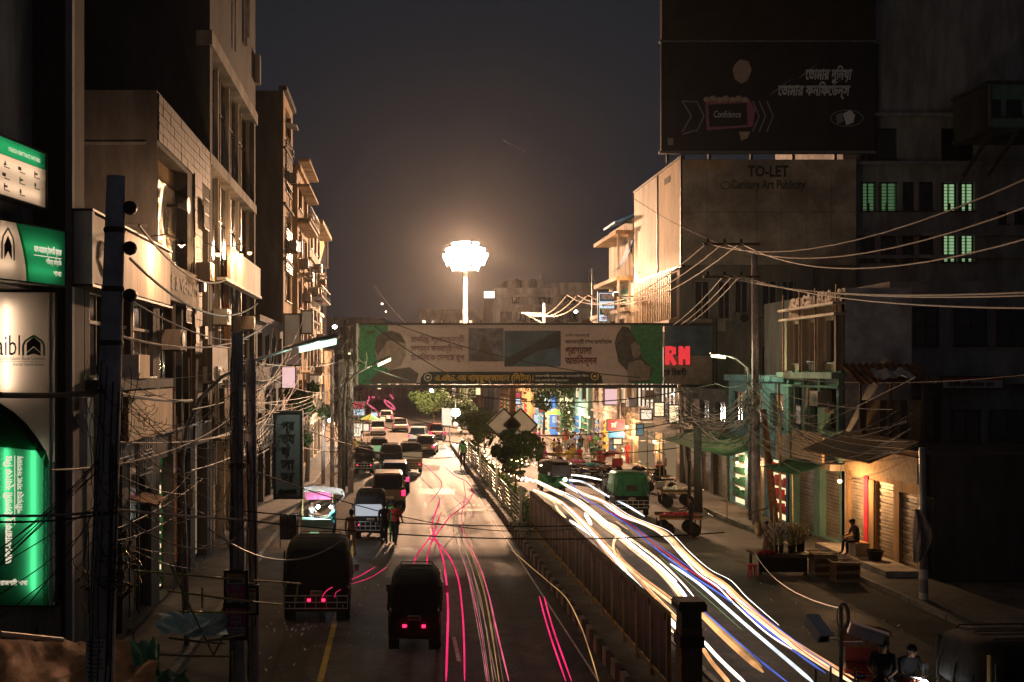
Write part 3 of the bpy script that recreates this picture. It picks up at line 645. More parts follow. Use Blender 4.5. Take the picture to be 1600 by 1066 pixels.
# ---- glazed tower (328..400)
b4 = thing('glazed_building', 'dark glass fronted tower with pale mullions and two cornice bands', 'building', (-9, 43, 0))
y0, y1 = 37.3, 49.3
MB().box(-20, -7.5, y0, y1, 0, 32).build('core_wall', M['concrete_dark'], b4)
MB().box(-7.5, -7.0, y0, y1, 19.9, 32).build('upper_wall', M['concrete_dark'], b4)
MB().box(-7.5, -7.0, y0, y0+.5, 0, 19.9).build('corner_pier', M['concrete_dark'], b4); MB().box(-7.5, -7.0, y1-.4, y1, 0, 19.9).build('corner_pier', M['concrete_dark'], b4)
mull = [37.9, 40.2, 42.8, 45.4, 48.6]
for k, (ya, yb) in enumerate(zip(mull[:-1], mull[1:])):
    for j in range(7):
        z = 4.2+j*2.25; MB().box(-7.46, -7.42, ya+.1, yb-.1, z+.04, z+2.2).build('pane', M[['glass_dark','glass_dark','glass_grey'][(k*3+j*5) % 3]], b4)
        MB().box(-7.44, -7.36, ya, yb, z-.04, z+.035).build('transom', M['frame_dark'], b4)
    MB().box(-7.42, -7.34, (ya+yb)/2-.03, (ya+yb)/2+.03, 4.2, 19.2).build('thin_mullion', M['frame_alu'], b4)
for y in mull:
    for z0, z1 in ((4.2, 14.75), (15.25, 19.15)): MB().box(-7.36, -7.2, y-.07, y+.07, z0, z1).build('mullion', M['concrete_pale'], b4)
MB().box(-7.5, -6.95, y0-.1, y1+.1, 14.76, 15.18).build('cornice', M['concrete_pale'], b4); MB().box(-7.5, -6.9, y0-.1, y1+.2, 19.2, 19.75).build('cornice', M['concrete_pale'], b4)
for y in (38.6, 41, 43.4, 45.8, 48): MB().box(-7.5, -7.1, y, y+.25, .1, 4.1).build('pier', M['plaster_orange'], b4)
for ya, yb in ((38.9,40.9),(41.3,43.3),(43.7,45.7),(46.1,47.9)):
    g = MB()
    for k in range(28): g.box(-7.49, -7.46+.02*(k % 2), ya, yb, .15+k*.14, .15+k*.14+.11)
    g.build('shutter', M['shutter_metal'], b4, stuff=True)
MB().box(-7.0, -6.75, 49.1, 49.5, 21.2, 22.6).build('corbel', M['concrete'], b4)
t = thing('fascia_board', 'cream signboard under three bare bulbs on the glass tower', 'signboard', (-6.6, 43, 10.6))
for k in range(4): MB().box(-6.75, -6.6, 39.6+2.15*k+.01, 39.6+2.15*(k+1)-.01, 10.62, 11.95).build('panel', M['board_cream'], t)
MB().box(-6.9, -6.56, 38.2, 48.4, 10.5, 10.61).build('bottom_trim', M['board_pale'], t)
for k, (px, py, Yb, nm) in enumerate(((341,397,39.6,'first'), (376,398,45.0,'second'), (390,395,47.4,'third'))):
    p = P(px, py, Yb); p.x = -6.2; p = V(-6.2, -6.2*F/(px-CX), 0); p.z = PZ(py, p.y)
    gooseneck(['bare warm bulb at the near end of the cream signboard on the glass tower', 'bare warm bulb in the middle of the cream signboard on the glass tower', 'bare warm bulb at the far end of the cream signboard on the glass tower'][k], p, (-6.75, p.y, p.z+.35), 300, BULB, 'glow_bulb', .10, .12)
# lower boards under the tower (px 355..490, y 540..690)
def slab_sign(name, lab, cat, px0, px1, py0, py1, X, mt, thick=.15, group=None):
    ya, yb = X*F/(px0-CX), X*F/(px1-CX); zt, zb = PZ(py0, (ya+yb)/2), PZ(py1, (ya+yb)/2)
    t = thing(name, lab, cat, (X, (ya+yb)/2, zb), 0, group); lo, hi = min(ya, yb), max(ya, yb)
    MB().box(X-thick, X, lo, hi, zb, zt).build('panel', M[mt], t)
    f = MB(); f.box(X-thick, X+.03, lo-.05, lo-.003, zb-.05, zt+.05); f.box(X-thick, X+.03, hi+.003, hi+.05, zb-.05, zt+.05); f.box(X-thick, X+.03, lo-.003, hi+.003, zt+.003, zt+.05); f.box(X-thick, X+.03, lo-.003, hi+.003, zb-.05, zb-.003)
    f.build('frame', M['frame_dark'], t); return t
slab_sign('signboard', 'pale blank board low on the glass tower by the lamp arm', 'signboard', 331, 357, 543, 592, -6.5, 'board_pale')
slab_sign('signboard', 'orange lit board below the glass tower behind the cable pole', 'signboard', 350, 368, 608, 650, -6.4, 'board_tan')
slab_sign('signboard', 'orange lit board next to the cable pole past the first orange board', 'signboard', 376, 392, 607, 645, -6.4, 'board_tan')
slab_sign('signboard', 'small orange board hanging farthest along under the glass tower', 'signboard', 400, 414, 612, 640, -6.4, 'board_tan')

m = MB(); LF.box(m, 29.45, 31.15, .3, 4.3, -.395, -.37); m.build('shop_interior', M['lit_room'], b3); m = MB(); r_ = random.Random(3)
for k in range(60): a, z = r_.uniform(29.5,31), r_.uniform(.4,4.1); LF.box(m, a, a+r_.uniform(.06,.22), z, z+r_.uniform(.05,.25), -.365, -.25)
m.build('goods', M['paint_green'], b3, stuff=True)
m = MB(); LF.box(m, 34.7, 36.7, .3, 4.3, -.395, -.37); m.build('shop_interior', M['lit_room_dim'], b3)
# clutter on the fronts: pipes, meter boxes, window units, grilles
def clutter(t, X, y0, y1, z0, z1, n, seed, side=1):
    r = random.Random(seed)
    for k in range(n):
        y, z, q = r.uniform(y0+.3, y1-.9), r.uniform(z0, z1), r.random()
        if q < .28:
            u = MB(); u.obox((X+side*.3, y+.4, z), (.28,0,0), (0,.42,0), (0,0,.3)); u = u.build('air_conditioner_unit', M[r.choice(['board_faded','metal_grey','concrete_pale'])], t)
            MB().lathe([(.22,0),(.22,.02),(.05,.03)], (X+side*.585, y+.3, z), 12, 'x').build('fan_grille', M['metal_dark'], u); [MB().bar((X+side*.01, y+q_, z-.33), (X+side*.58, y+q_, z-.33), .04).build('bracket', M['metal_dark'], u) for q_ in (.05, .75)]
        elif q < .55:
            zz = r.uniform(2, 6); MB().tube([(X+side*.08, y, z-zz*.5), (X+side*.08, y, z), (X+side*.08, y+r.uniform(-.2,.2), z+zz*.5)], r.choice([.03,.045,.06]), 6).build('drain_pipe', M[r.choice(['rust','metal_grey','pole_concrete'])], t)
        elif q < .72: MB().obox((X+side*.1, y, z), (.09,0,0), (0,r.uniform(.14,.3),0), (0,0,r.uniform(.18,.4))).build('meter_box', M[r.choice(['metal_grey','board_faded','metal_dark'])], t)
        elif q < .88:
            g = MB(); w, h_ = r.uniform(.7,1.4), r.uniform(.8,1.3)
            for j in range(8): g.bar((X+side*.16, y+w*j/7, z), (X+side*.16, y+w*j/7, z+h_), .025)
            for j in range(3): g.bar((X+side*.18, y, z+h_*j/2), (X+side*.18, y+w, z+h_*j/2), .03)
            g.build('window_grille', M['metal_dark'], t)
        else:
            MB().obox((X+side*.35, y+.3, z+.6), (.34,0,-.08), (0,.7,0), (.02,0,.03)).build('sunshade', M[r.choice(['concrete_pale','rust','metal_grey'])], t)
clutter(b2, -7.0, 22.4, 28.8, 2.0, 6.2, 9, 1); clutter(b3, -7.0, 29.2, 36.8, 2.5, 9, 14, 3); clutter(b3, -7.0, 33.5, 36.4, 10, 12.6, 4, 4)
clutter(b4, -7.15, 38, 48.5, 2.5, 9.5, 16, 5); clutter(b4, -7.0, 38, 48.5, 20.8, 24, 3, 6)
# ------------------------------------------------------------------ farther left row
def balcony(root, fr, a0, a1, z, dep=.9, mt='concrete', rail='metal_dark', h=.95, bars=8):
    m = MB(); fr.box(m, a0, a1, z, z+.14, .002, dep); m.build('balcony_slab', M[mt], root)
    g = MB(); fr.box(g, a0, a1, z+h-.04, z+h, dep-.06, dep-.02)
    for k in range(bars+1): a = a0+.03+(a1-a0-.06)*k/bars; fr.box(g, a-.015, a+.015, z+.141, z+h-.041, dep-.055, dep-.025)
    g.build('balcony_railing', M[rail], root)
def row_block(name, lab, X, side, y0, y1, z, wallm, floors, nwin, frontm=None, ground='shutter', dx=12, lit=(), bal=(), z0=0, wmat=None, gh=3.6, seed=1, awn=None):
    """a building of the row: its street face at x=X looking along side (+1 faces +x)"""
    r = random.Random(seed); t = thing(name, lab, 'building', (X-side*4, (y0+y1)/2, 0))
    fr = Fr((X,0,0), (0,1,0), (side,0,0)); xb = X-side*dx
    fh = (z-gh)/floors; ops = []
    for f in range(floors):
        for k in range(nwin):
            w = (y1-y0)/nwin; ops.append((y0+w*(k+.2), y0+w*(k+.8), gh+fh*(f+.28), gh+fh*(f+.82)))
    ng = max(1, nwin); gops = [(y0+(y1-y0)/ng*(k+.08), y0+(y1-y0)/ng*(k+.92), .15, gh-.7) for k in range(ng)]
    m = wall(fr, y0, y1, z0, z, ops+gops, .3)
    ya, yb = y0, y1
    m.face((X,ya,z0),(xb,ya,z0),(xb,ya,z),(X,ya,z)); m.face((X,yb,z0),(xb,yb,z0),(xb,yb,z),(X,yb,z)); m.face((X,ya,z),(xb,ya,z),(xb,yb,z),(X,yb,z))
    a, b = sorted((X-side*.32, X-side*.9)); m.box(a, b, y0+.02, y1-.02, 0, z-.02)
    m.build('wall', M[wallm], t)
    mm = MB(); fr.box(mm, y0-.1, y1+.1, z-.02+.03, z+.32, -.3, .22); mm.build('parapet', M[frontm or wallm], t)
    for i, o in enumerate(ops): window(t, fr, *o, 2, 1, .16, M['frame_dark'], M['lit_room'] if i in lit else (wmat or M['glass_dark']), .07)
    for f in range(floors):
        if f in bal: balcony(t, fr, y0+.2, y1-.2, gh+fh*f+.05, .9)
        else:
            mm = MB(); fr.box(mm, y0, y1, gh+fh*f-.08, gh+fh*f+.06, .002, .15); mm.build('string_course', M[frontm or wallm], t)
    for k, o in enumerate(gops):
        if ground == 'lit' or (ground == 'mixed' and k % 2 == 0):
            mm = MB(); fr.box(mm, *o, -.31, -.29); mm.build('shop_interior', M['lit_room'], t)
            mm = MB()
            for s in range(4): fr.box(mm, o[0]+.05, o[1]-.05, o[2]+.35+s*.6, o[2]+.39+s*.6, -.288, -.05)
            mm.build('shelf', M['wood_pale'], t)
            mm = MB()
            for s in range(4):
                a = o[0]+.1
                while a < o[1]-.3: w = r.uniform(.1,.3); fr.box(mm, a, a+w, o[2]+.392+s*.6, o[2]+.45+s*.6+r.uniform(.05,.4), -.28, -.08); a += w+.05
            mm.build('goods', M[r.choice(['sign_red','sign_blue','board_cream','paint_green','shirt_yellow'])], t, stuff=True)
        else:
            g = MB()
            n = int((o[3]-o[2])/.14)
            for s in range(n): fr.box(g, o[0], o[1], o[2]+s*.14, o[2]+s*.14+.115, -.29, -.27+.02*(s % 2))
            g.build('shutter', M['shutter_metal'], t, stuff=True)
    return t, fr
# low block between the tower and the next ones
row_block('shop_building', 'low dark shop between the glass tower and the orange lit block', -7.0, 1, 49.5, 61.2, 9.5, 'concrete_dark', 2, 4, seed=2)
t5, f5 = row_block('apartment_block', 'tall block with a dark flank and an orange lit louvred edge', -7.0, 1, 61.5, 67.0, 24.3, 'plaster_orange', 6, 1, 'concrete_dark', seed=3)
MB().box(-19, -7.02, 61.40, 61.498, 0, 24.3).build('flank', M['concrete_dark'], t5)
for z in (22.0, 16.5):
    g = MB()
    for k in range(14): f5.box(g, 62.3, 65.8, z-3.2+k*.2, z-3.1+k*.2, .03, .12)
    g.build('louvre', M['frame_dark'], t5, stuff=True)
t6, f6 = row_block('apartment_block', 'orange lit block stepping forward with projecting sunshades', -6.7, 1, 67.2, 75.2, 20.6, 'plaster_orange', 5, 2, bal=(2, 4), lit=(), seed=4)
for z in (21.2, 19.5, 17.0): MB().box(-6.7, -5.9, 67.4, 75, z, z+.18).build('sunshade', M['plaster_orange'], t6)
t7, f7 = row_block('apartment_block', 'cream block with open lit loggias beyond the orange blocks', -6.6, 1, 75.5, 86.0, 18.6, 'plaster_cream', 5, 3, bal=(1, 3), lit=(10,), seed=5)
MB().box(-6.6, -5.6, 75.6, 85.9, 18.2, 18.5).build('roof_eave', M['plaster_orange'], t7)
row_block('shop_building', 'pale shop block behind the hoardings at the crossing', -8.4, 1, 86.4, 112, 13, 'plaster_cream', 3, 6, ground='mixed', lit=(3, 8), seed=6)
row_block('shop_building', 'farther shop row on the bank side past the crossing', -12, 1, 128, 170, 11, 'plaster_orange', 3, 7, ground='lit', lit=(2, 9, 13), seed=7)
clutter(t5, -7.0, 61.6, 66.8, 4, 22, 10, 11); clutter(t6, -6.7, 67.3, 75, 4, 19, 22, 12); clutter(t7, -6.6, 75.6, 85.8, 4, 17, 22, 13)
# hoardings at the end of the row (frontal, 487..511)
def front_board(name, lab, cat, px0, px1, py0, py1, Y, mt, thick=.25, frame='frame_dark', legs=None, group=None, tilt=0):
    x0, x1, zt, zb = PX(px0, Y), PX(px1, Y), PZ(py0, Y), PZ(py1, Y)
    t = thing(name, lab, cat, ((x0+x1)/2, Y, zb), 0, group)
    MB().box(x0, x1, Y, Y+thick, zb, zt).build('panel', M[mt], t)
    f = MB(); w = .05+Y*.0006
    f.box(x0-w, x0-.003, Y-.03, Y+thick+.03, zb-w, zt+w); f.box(x1+.003, x1+w, Y-.03, Y+thick+.03, zb-w, zt+w); f.box(x0-.003, x1+.003, Y-.03, Y+thick+.03, zt+.003, zt+w); f.box(x0-.003, x1+.003, Y-.03, Y+thick+.03, zb-w, zb-.003)
    f.build('frame', M[frame], t)
    if legs:
        g = MB()
        for x in (x0+.1*(x1-x0), x1-.1*(x1-x0)): g.box(x-.06, x+.06, Y+thick+.04, Y+thick+.16, legs, zb-w)
        g.build('post', M['metal_dark'], t)
    return t, Fr((0, Y, 0), (1,0,0), (0,-1,0))
Yh = 121.6
t, fr = front_board('hoarding', 'tall dark hoarding with a torn ochre picture at the end of the row', 'hoarding', 487, 511, 356, 418, Yh, 'board_navy', legs=4)
m = MB(); m.prism([fr.p(PX(a,Yh), PZ(b,Yh), .03) for a, b in ((494,372),(505,370),(507,385),(503,400),(499,416),(489,416),(490,398),(497,390))], (0,-.02,0)); m.build('picture', M['board_tan'], t)
t, fr = front_board('hoarding', 'pale hoarding with dark capitals and a green patch hung lower on the row end', 'hoarding', 485, 508, 427, 471, Yh-.4, 'board_cream', legs=2)
text('TON', 1.0, M['ink'], fr, PX(487,Yh), PZ(437,Yh), .03, t, width=PX(503,Yh)-PX(487,Yh), bold=.03)
m = MB(); fr.box(m, PX(490,Yh), PX(505,Yh), PZ(463,Yh), PZ(447,Yh), .004, .02); m.build('picture', M['plaster_green'], t)
front_board('signboard', 'pale pink lit shop sign low between the cables of the bank side', 'signboard', 441, 461, 574, 606, 58, 'lit_pink')
front_board('signboard', 'white lit panel under the orange block balcony', 'signboard', 452, 470, 378, 394, 66.5, 'lit_cream')
front_board('signboard', 'tall pale board standing over the shop by the green street lamp', 'signboard', 445, 468, 492, 570, 60, 'board_pale')
front_board('air_conditioner', 'white air conditioner case hung by the green street lamp', 'air conditioner', 472, 487, 487, 520, 60, 'white_plastic', .5)
front_board('signboard', 'dull cream lit wall board below the green street lamp', 'signboard', 486, 520, 548, 640, 121.5, 'plaster_cream')
front_board('signboard', 'red lit sign over a pale blue one at the far stalls', 'signboard', 551, 569, 629, 640, 95, 'lit_red')
front_board('signboard', 'pale blue sign under the red one at the far stalls', 'signboard', 553, 569, 640, 649, 94.5, 'lit_cold')
front_board('signboard', 'white lit shop board with soft figures by the far stalls', 'signboard', 553, 566, 662, 682, 88, 'lit_cream', legs=0)
front_board('signboard', 'brown board strapped to the cable poles beside the white bulb', 'signboard', 530, 546, 666, 694, 66, 'board_tan')
# ------------------------------------------------------------------ right side: hoarding block
XR = 17.5
RF = Fr((XR,0,0), (0,1,0), (-1,0,0))
t = thing('corner_block', 'corner block carrying the faded to let hoarding above barred balconies', 'building', (22, 66, 0))
m = MB(); m.box(XR+.4, 28.4, 61.9, 74.5, 0, 20.0); m.build('core_wall', M['concrete_dark'], t)
ff = Fr((0, 61.6, 0), (1,0,0), (0,-1,0))
ops = []
for k, (a, b) in enumerate(((1085,1110),(1122,1142),(1148,1170),(1190,1215),(1222,1242))): ops.append((PX(a,61.6), PX(b,61.6), 10.2, 12.6))
for k, (a, b) in enumerate(((1082,1108),(1190,1218),(1226,1250),(1260,1290))): ops.append((PX(a,61.6), PX(b,61.6), 6.2, 8.6))
wall(ff, XR, 28.4, 0, 13.55, ops, .25).build('front_wall', M['concrete'], t)
for o in ops: window(t, ff, *o, 2, 1, .12, M['frame_alu'], M['glass_dark'], .07)
m = MB(); RF.box(m, 61.6, 74.5, 9.45, 10.15, .002, .8); m.build('cornice', M['board_cream'], t)
m = MB(); ff.box(m, XR-.8, PX(1130,61.6), 9.45, 10.15, .002, .45); m.build('cornice', M['board_cream'], t)
wall(RF, 61.6, 74.5, 0, 13.55, [(62.2,66,10.4,13.2),(66.6,71,10.4,13.2),(62.4,67,4.4,8.6),(67.6,73.5,4.4,8.6),(62.4,67,.2,3.4),(67.6,73.5,.2,3.4)], .35).build('side_wall', M['plaster_cream'], t)
g = MB()
for k in range(22): RF.box(g, 61.7+k*.45, 61.76+k*.45, 10.2, 13.4, .5, .56)
g.build('balcony_bar', M['rail_gold'], t)
for o in ((62.4,67,4.4,8.6),(67.6,73.5,4.4,8.6)):
    m = MB(); RF.box(m, *o, -.36, -.34); m.build('lit_window', M['lit_cream'], t)
    g = MB()
    for k in range(6): a = o[0]+(o[1]-o[0])*k/5; RF.box(g, a-.04, a+.04, o[2], o[3], -.32, -.2)
    RF.box(g, o[0], o[1], 6.4, 6.52, -.325, -.19); g.build('window_bar', M['frame_dark'], t)
for o in ((62.4,67,.2,3.4),(67.6,73.5,.2,3.4)):
    m = MB(); RF.box(m, *o, -.36, -.34); m.build('shop_interior', M['lit_room_dim'], t)
for px, py in ((1160,497),(1196,487)):
    p = P(px, py, 61.2); a = MB().box(p.x-.45, p.x+.45, 61.15, 61.55, p.z-.35, p.z+.35).build('air_conditioner_unit', M['metal_grey'], t)
    g = MB().lathe([(.26,0),(.26,-.02),(.05,-.03)], (p.x+.1, 61.14, p.z), 14, 'y'); g.build('fan_grille', M['metal_dark'], a)
clutter(t, XR, 62, 74, 4, 9, 10, 22, -1)
g = MB()
for k in range(12): x = 18+k*.85; g.tube([(x, 61.5, 0), (x, 61.5, 13.4)], .04, 5) if k % 4 == 1 else None
g.build('drain_pipe', M['metal_grey'], t)
t = thing('hoarding', 'two faced faded to let hoarding with its bright side lit by the mast', 'hoarding', (XR, 61, 13.5))
Yb = 61.0; fr = Fr((0, Yb, 0), (1,0,0), (0,-1,0)); xe = PX(1338, Yb); z0, z1 = PZ(414,Yb), PZ(249,Yb)
xs = [XR+(xe-XR)*k/7 for k in range(8)]
for k in range(7):
    for j in range(2): MB().box(xs[k]+.012, xs[k+1]-.012, Yb+random.uniform(0,.02), Yb+.2, z0+(z1-z0)*j/2+.012, z0+(z1-z0)*(j+1)/2-.012).build('panel', M['board_dull'], t)
MB().box(PX(1071,Yb), PX(1135,Yb), Yb-.03, Yb-.005, PZ(265,Yb), PZ(250,Yb)).build('patch', M['board_tan'], t)
text('TO-LET', .95, M['ink'], fr, PX(1168,Yb), PZ(276,Yb), .03, t, width=PX(1232,Yb)-PX(1168,Yb), bold=.03)
text('Century Art Publicity', .75, M['ink_faded'], fr, PX(1142,Yb), PZ(295,Yb), .03, t, width=PX(1258,Yb)-PX(1142,Yb), bold=.03)
m = MB(); cc = fr.p(PX(1133,Yb), PZ(290,Yb), .02)
for k in range(16):
    a, b = k*math.pi/8, (k+1)*math.pi/8; m.bar(cc+fr.u*.3*math.cos(a)+fr.v*.22*math.sin(a), cc+fr.u*.3*math.cos(b)+fr.v*.22*math.sin(b), .06, .02, fr.n)
m.build('emblem', M['ink_faded'], t)
zs0, zs1 = 13.5, 20.1
for k, (a, b) in enumerate(((61.25, 66.6), (66.7, 73.2))):
    MB().box(XR-.05, XR+.12, a, b, zs0, zs1).build('side_panel', M['board_cream' if k else 'board_tan'], t)
m = MB(); m.box(XR-.1, XR+.16, 61.1, 73.4, zs1+.003, zs1+.12); m.box(XR-.1, XR+.16, 61.1, 73.4, zs0-.12, zs0-.003); m.box(XR-.1, XR+.16, 66.605, 66.695, zs0, zs1); m.box(XR-.1, XR+.16, 61.05, 61.2, zs0-.12, zs1+.12); m.build('frame', M['metal_dark'], t)
m = MB()
for k in range(6): m.bar((XR+.3, 62+k*2, zs0), (XR+2.5, 62+k*2, zs1-1), .1)
m.build('brace', M['metal_dark'], t)
m = MB().box(XR-.075, XR-.055, 63.6, 64.9, 19.1, 19.5).build('notice', M['ink_faded'], t)
# upper billboard
t = thing('billboard', 'huge unlit billboard with a woman, a product pack and slanted lettering', 'billboard', (24, 61.4, 21))
Yu = 61.4; fr = Fr((0, Yu, 0), (1,0,0), (0,-1,0)); x0, x1, z0, z1 = PX(1033,Yu), PX(1366,Yu), PZ(236,Yu), PZ(66,Yu)
for k in range(5): MB().box(x0+(x1-x0)*k/5+.01, x0+(x1-x0)*(k+1)/5-.01, Yu, Yu+.25, z0, z1).build('panel', M['board_navy'], t)
m = MB(); m.box(x0-.1, x1+.1, Yu-.05, Yu+.3, z0-.15, z0-.004); m.box(x0-.1, x1+.1, Yu-.05, Yu+.3, z1+.004, z1+.12); m.build('frame', M['metal_grey'], t)
MB().box(x0, x1, Yu-.2, Yu+.3, z1+.13, z1+3.6).build('upper_board', M['board_umber'], t)
m = MB()
for k in range(6): m.bar((x0+.5+k*2.6, Yu+.4, 19.9), (x0+.5+k*2.6, Yu+.4, z1), .16)
m.build('post', M['metal_dark'], t)
U = lambda px: PX(px, Yu); Z = lambda py: PZ(py, Yu)
text('েতামার দুিনয়া', .9, M['print_grey'], fr, U(1258), Z(124), .03, t, width=U(1345)-U(1258), shear=.2, bold=.012)
text('েতামার কনিফেডন্স', .9, M['print_grey'], fr, U(1215), Z(149), .03, t, width=U(1343)-U(1215), shear=.2, bold=.012)
def poly(pts, mt, par, nm, c=.02): m = MB(); m.prism([fr.p(U(a), Z(b), c) for a, b in pts], (0, -.012, 0)); return m.build(nm, M[mt], par)
poly([(1146,94),(1158,88),(1170,94),(1174,110),(1168,126),(1158,131),(1148,124),(1144,108)], 'print_skin', t, 'printed_face')
poly([(1143,92),(1152,84),(1166,84),(1174,92),(1178,120),(1174,108),(1169,96),(1156,93),(1147,102),(1141,120)], 'ink', t, 'printed_hair', .034)
poly([(1102,158),(1170,154),(1180,172),(1176,198),(1104,204)], 'print_pink', t, 'printed_pack')
poly([(1106,164),(1166,161),(1168,196),(1108,199)], 'board_navy', t, 'printed_label', .034)
text('Confidence', .6, M['print_grey'], fr, U(1114), Z(184), .05, t, width=U(1156)-U(1114), shear=.2)
m = MB()
for px in range(1104, 1166, 10): m.ball(fr.p(U(px), Z(156-(px % 4)), .04), (.22,.03,.18), 8, 4)
m.build('printed_fingers', M['print_skin'], t)
poly([(1154,206),(1172,206),(1168,216),(1158,220)], 'print_skin', t, 'printed_hand')
m = MB()
def chev(px, w, mt='print_dim', th=.08):
    for a, b in (((px,158),(px+w,182)), ((px+w,182),(px,206))): m.bar(fr.p(U(a[0]),Z(a[1]),.02), fr.p(U(b[0]),Z(b[1]),.02), th, .012, fr.n)
chev(1066, 14); m.bar(fr.p(U(1066),Z(158),.02), fr.p(U(1090),Z(160),.02), .08, .012, fr.n); m.bar(fr.p(U(1066),Z(210),.02), fr.p(U(1090),Z(203),.02), .08, .012, fr.n); chev(1088, 12); chev(1176, 10); chev(1186, 10); chev(1198, 10); m.build('printed_chevron', M['print_dim'], t)
poly([(1317,178),(1328,172),(1336,180),(1333,192),(1322,196)], 'print_grey', t, 'printed_emblem')
poly([(1306,180),(1316,176),(1318,190),(1308,194)], 'print_dim', t, 'printed_emblem')
m = MB()
for k in range(20):
    a, b = k*math.pi/10, (k+1)*math.pi/10; m.bar(fr.p(U(1323)+1.0*math.cos(a), Z(185)+.5*math.sin(a), .02), fr.p(U(1323)+1.0*math.cos(b), Z(185)+.5*math.sin(b), .02), .05, .012, fr.n)
m.build('printed_ring', M['print_dim'], t)
poly([(1043,216),(1052,216),(1052,227),(1043,227)], 'print_dim', t, 'printed_badge')
# dark high block behind with the green lit windows
t = thing('apartment_block', 'high unlit block with green lit barred windows', 'building', (36, 64, 0))
Yd = 62.0; fr = Fr((0, Yd, 0), (1,0,0), (0,-1,0)); ops = []; lit = []
for a, b, c, d, l in ((1344,1370,284,330,2),(1373,1403,284,330,2),(1410,1430,284,330,0),(1436,1460,284,330,0),(1471,1496,285,330,1),(1499,1523,285,330,1),(1471,1496,365,410,1),(1499,1523,365,410,1),(1344,1368,365,410,0),(1376,1402,365,410,0),(1410,1430,365,410,0),(1436,1460,365,410,0),(1560,1575,330,350,0),(1585,1610,330,350,0),
                     (1345,1403,200,250,0),(1471,1523,200,250,0),(1350,1403,450,490,0),(1471,1523,450,490,0)):
    ops.append((PX(a,Yd), PX(b,Yd), PZ(d,Yd), PZ(c,Yd))); lit.append(l)
wall(fr, 28.5, 46, 0, 33, ops, .3).build('wall', M['concrete_dim'], t)
MB().box(28.5, 46, Yd+1.6, 75, 0, 33).build('core_wall', M['concrete_dim'], t)
for o, l in zip(ops, lit):
    w = window(t, fr, *o, 2, 1, .2, M['frame_dark'], M['glass_dark'] if not l else M['lit_green_room'] if l == 1 else M['lit_green_dim'], .06)
    if l:
        g = MB()
        for k in range(9): z = o[2]+(o[3]-o[2])*(k+.5)/9; fr.box(g, o[0], o[1], z-.016, z+.016, -.1, -.07)
        for k in range(3): a = o[0]+(o[1]-o[0])*(k+.5)/3; fr.box(g, a-.016, a+.016, o[2], o[3], -.068, -.05)
        g.build('grille', M['frame_dark'], w)
        g = MB(); fr.box(g, o[0]+.08, o[0]+.25, o[2], o[3], -.19, -.15); fr.box(g, o[0]+.5, o[0]+.66, o[2], o[2]+.5, -.19, -.15); g.build('curtain', M['wood_pale'], w)
for z in (14.0, 15.4, 19.8, 22.8): MB().box(28.5, 46, Yd-.35, Yd-.003, z, z+.2).build('ledge', M['concrete_dim'], t)
# enclosed balcony jutting out high at the edge
t = thing('balcony_room', 'greenish enclosed balcony jutting from the dark wall high up', 'balcony', (24, 58, 17))
Yk = 58; fr = Fr((0, Yk, 0), (1,0,0), (0,-1,0)); a0, a1, b0, b1 = PX(1543,Yk), PX(1660,Yk), PZ(200,Yk), PZ(132,Yk); op = (PX(1550,Yk), PX(1565,Yk), PZ(183,Yk), PZ(155,Yk)); op2 = (PX(1572,Yk), PX(1598,Yk), PZ(183,Yk), PZ(155,Yk))
wall(fr, a0, a1, b0, b1, [op, op2], .15).build('wall', M['plaster_green'], t); MB().box(a0+.02, a1, Yk+.2, 61.6, b0, b1).build('core_wall', M['concrete_dark'], t)
for o in (op, op2): window(t, fr, *o, 2, 1, .1, M['frame_dark'], M['glass_dark'], .05)
MB().box(a0-.15, a1, Yk-.2, 61.6, b1+.003, b1+.16).build('roof_slab', M['concrete_dark'], t); MB().box(a0-.1, a1, Yk-.1, 61.6, b0-.18, b0-.003).build('floor_slab', M['concrete_dark'], t)
for a in (a0+.3, a0+1.8): MB().bar((a, Yk+.1, b0-.2), (a, Yk+3, b0-2.2), .16).build('bracket', M['concrete_dark'], t)
MB().tube([(a0+.1, Yk-.06, b0), (a0+.1, Yk-.06, b1)], .04, 6).build('drain_pipe', M['rust'], t)
t = thing('dark_building', 'low unlit building beyond the plaster end wall', 'building', (28, 44, 0))
Yq = 41.0
MB().box(20.3, 45, Yq, 55, 0, PZ(440,Yq)).build('wall', M['concrete_dim'], t)
fr = Fr((0, Yq, 0), (1,0,0), (0,-1,0))
for a, b, c, d in ((1425,1462,620,690),(1485,1530,640,720),(1545,1600,640,720),(1490,1540,480,540),(1555,1600,480,540),(1425,1465,480,540)):
    window(t, fr, PX(a,Yq), PX(b,Yq), PZ(d,Yq), PZ(c,Yq), 2, 2, -.08, M['frame_dark'], M['glass_dark'], .07)
MB().box(PX(1463,Yq), PX(1478,Yq), Yq-.4, Yq-.004, 0, PZ(600,Yq)-.3).build('pillar', M['concrete'], t)
MB().box(PX(1420,Yq), PX(1640,Yq), Yq-.8, Yq-.004, PZ(588,Yq)-.3, PZ(588,Yq)).build('canopy', M['concrete_dim'], t)
for k in range(3):
    g = MB(); a0, a1 = PX(1485+45*k,Yq), PX(1525+45*k,Yq)
    for q in range(18): fr.box(g, a0, a1, .1+q*.15, .1+q*.15+.12, .003, .03+.02*(q % 2))
    g.build('shutter', M['metal_dark'], t, stuff=True)
t, fr = front_board('signboard', 'small white and maroon shop sign on the dark building', 'signboard', 1473, 1567, 590, 606, 40.1, 'board_pale', .08)
MB().box(PX(1473,40), PX(1567,40), 40.06, 40.095, PZ(594,40), PZ(590,40)).build('stripe', M['sign_red'], t)
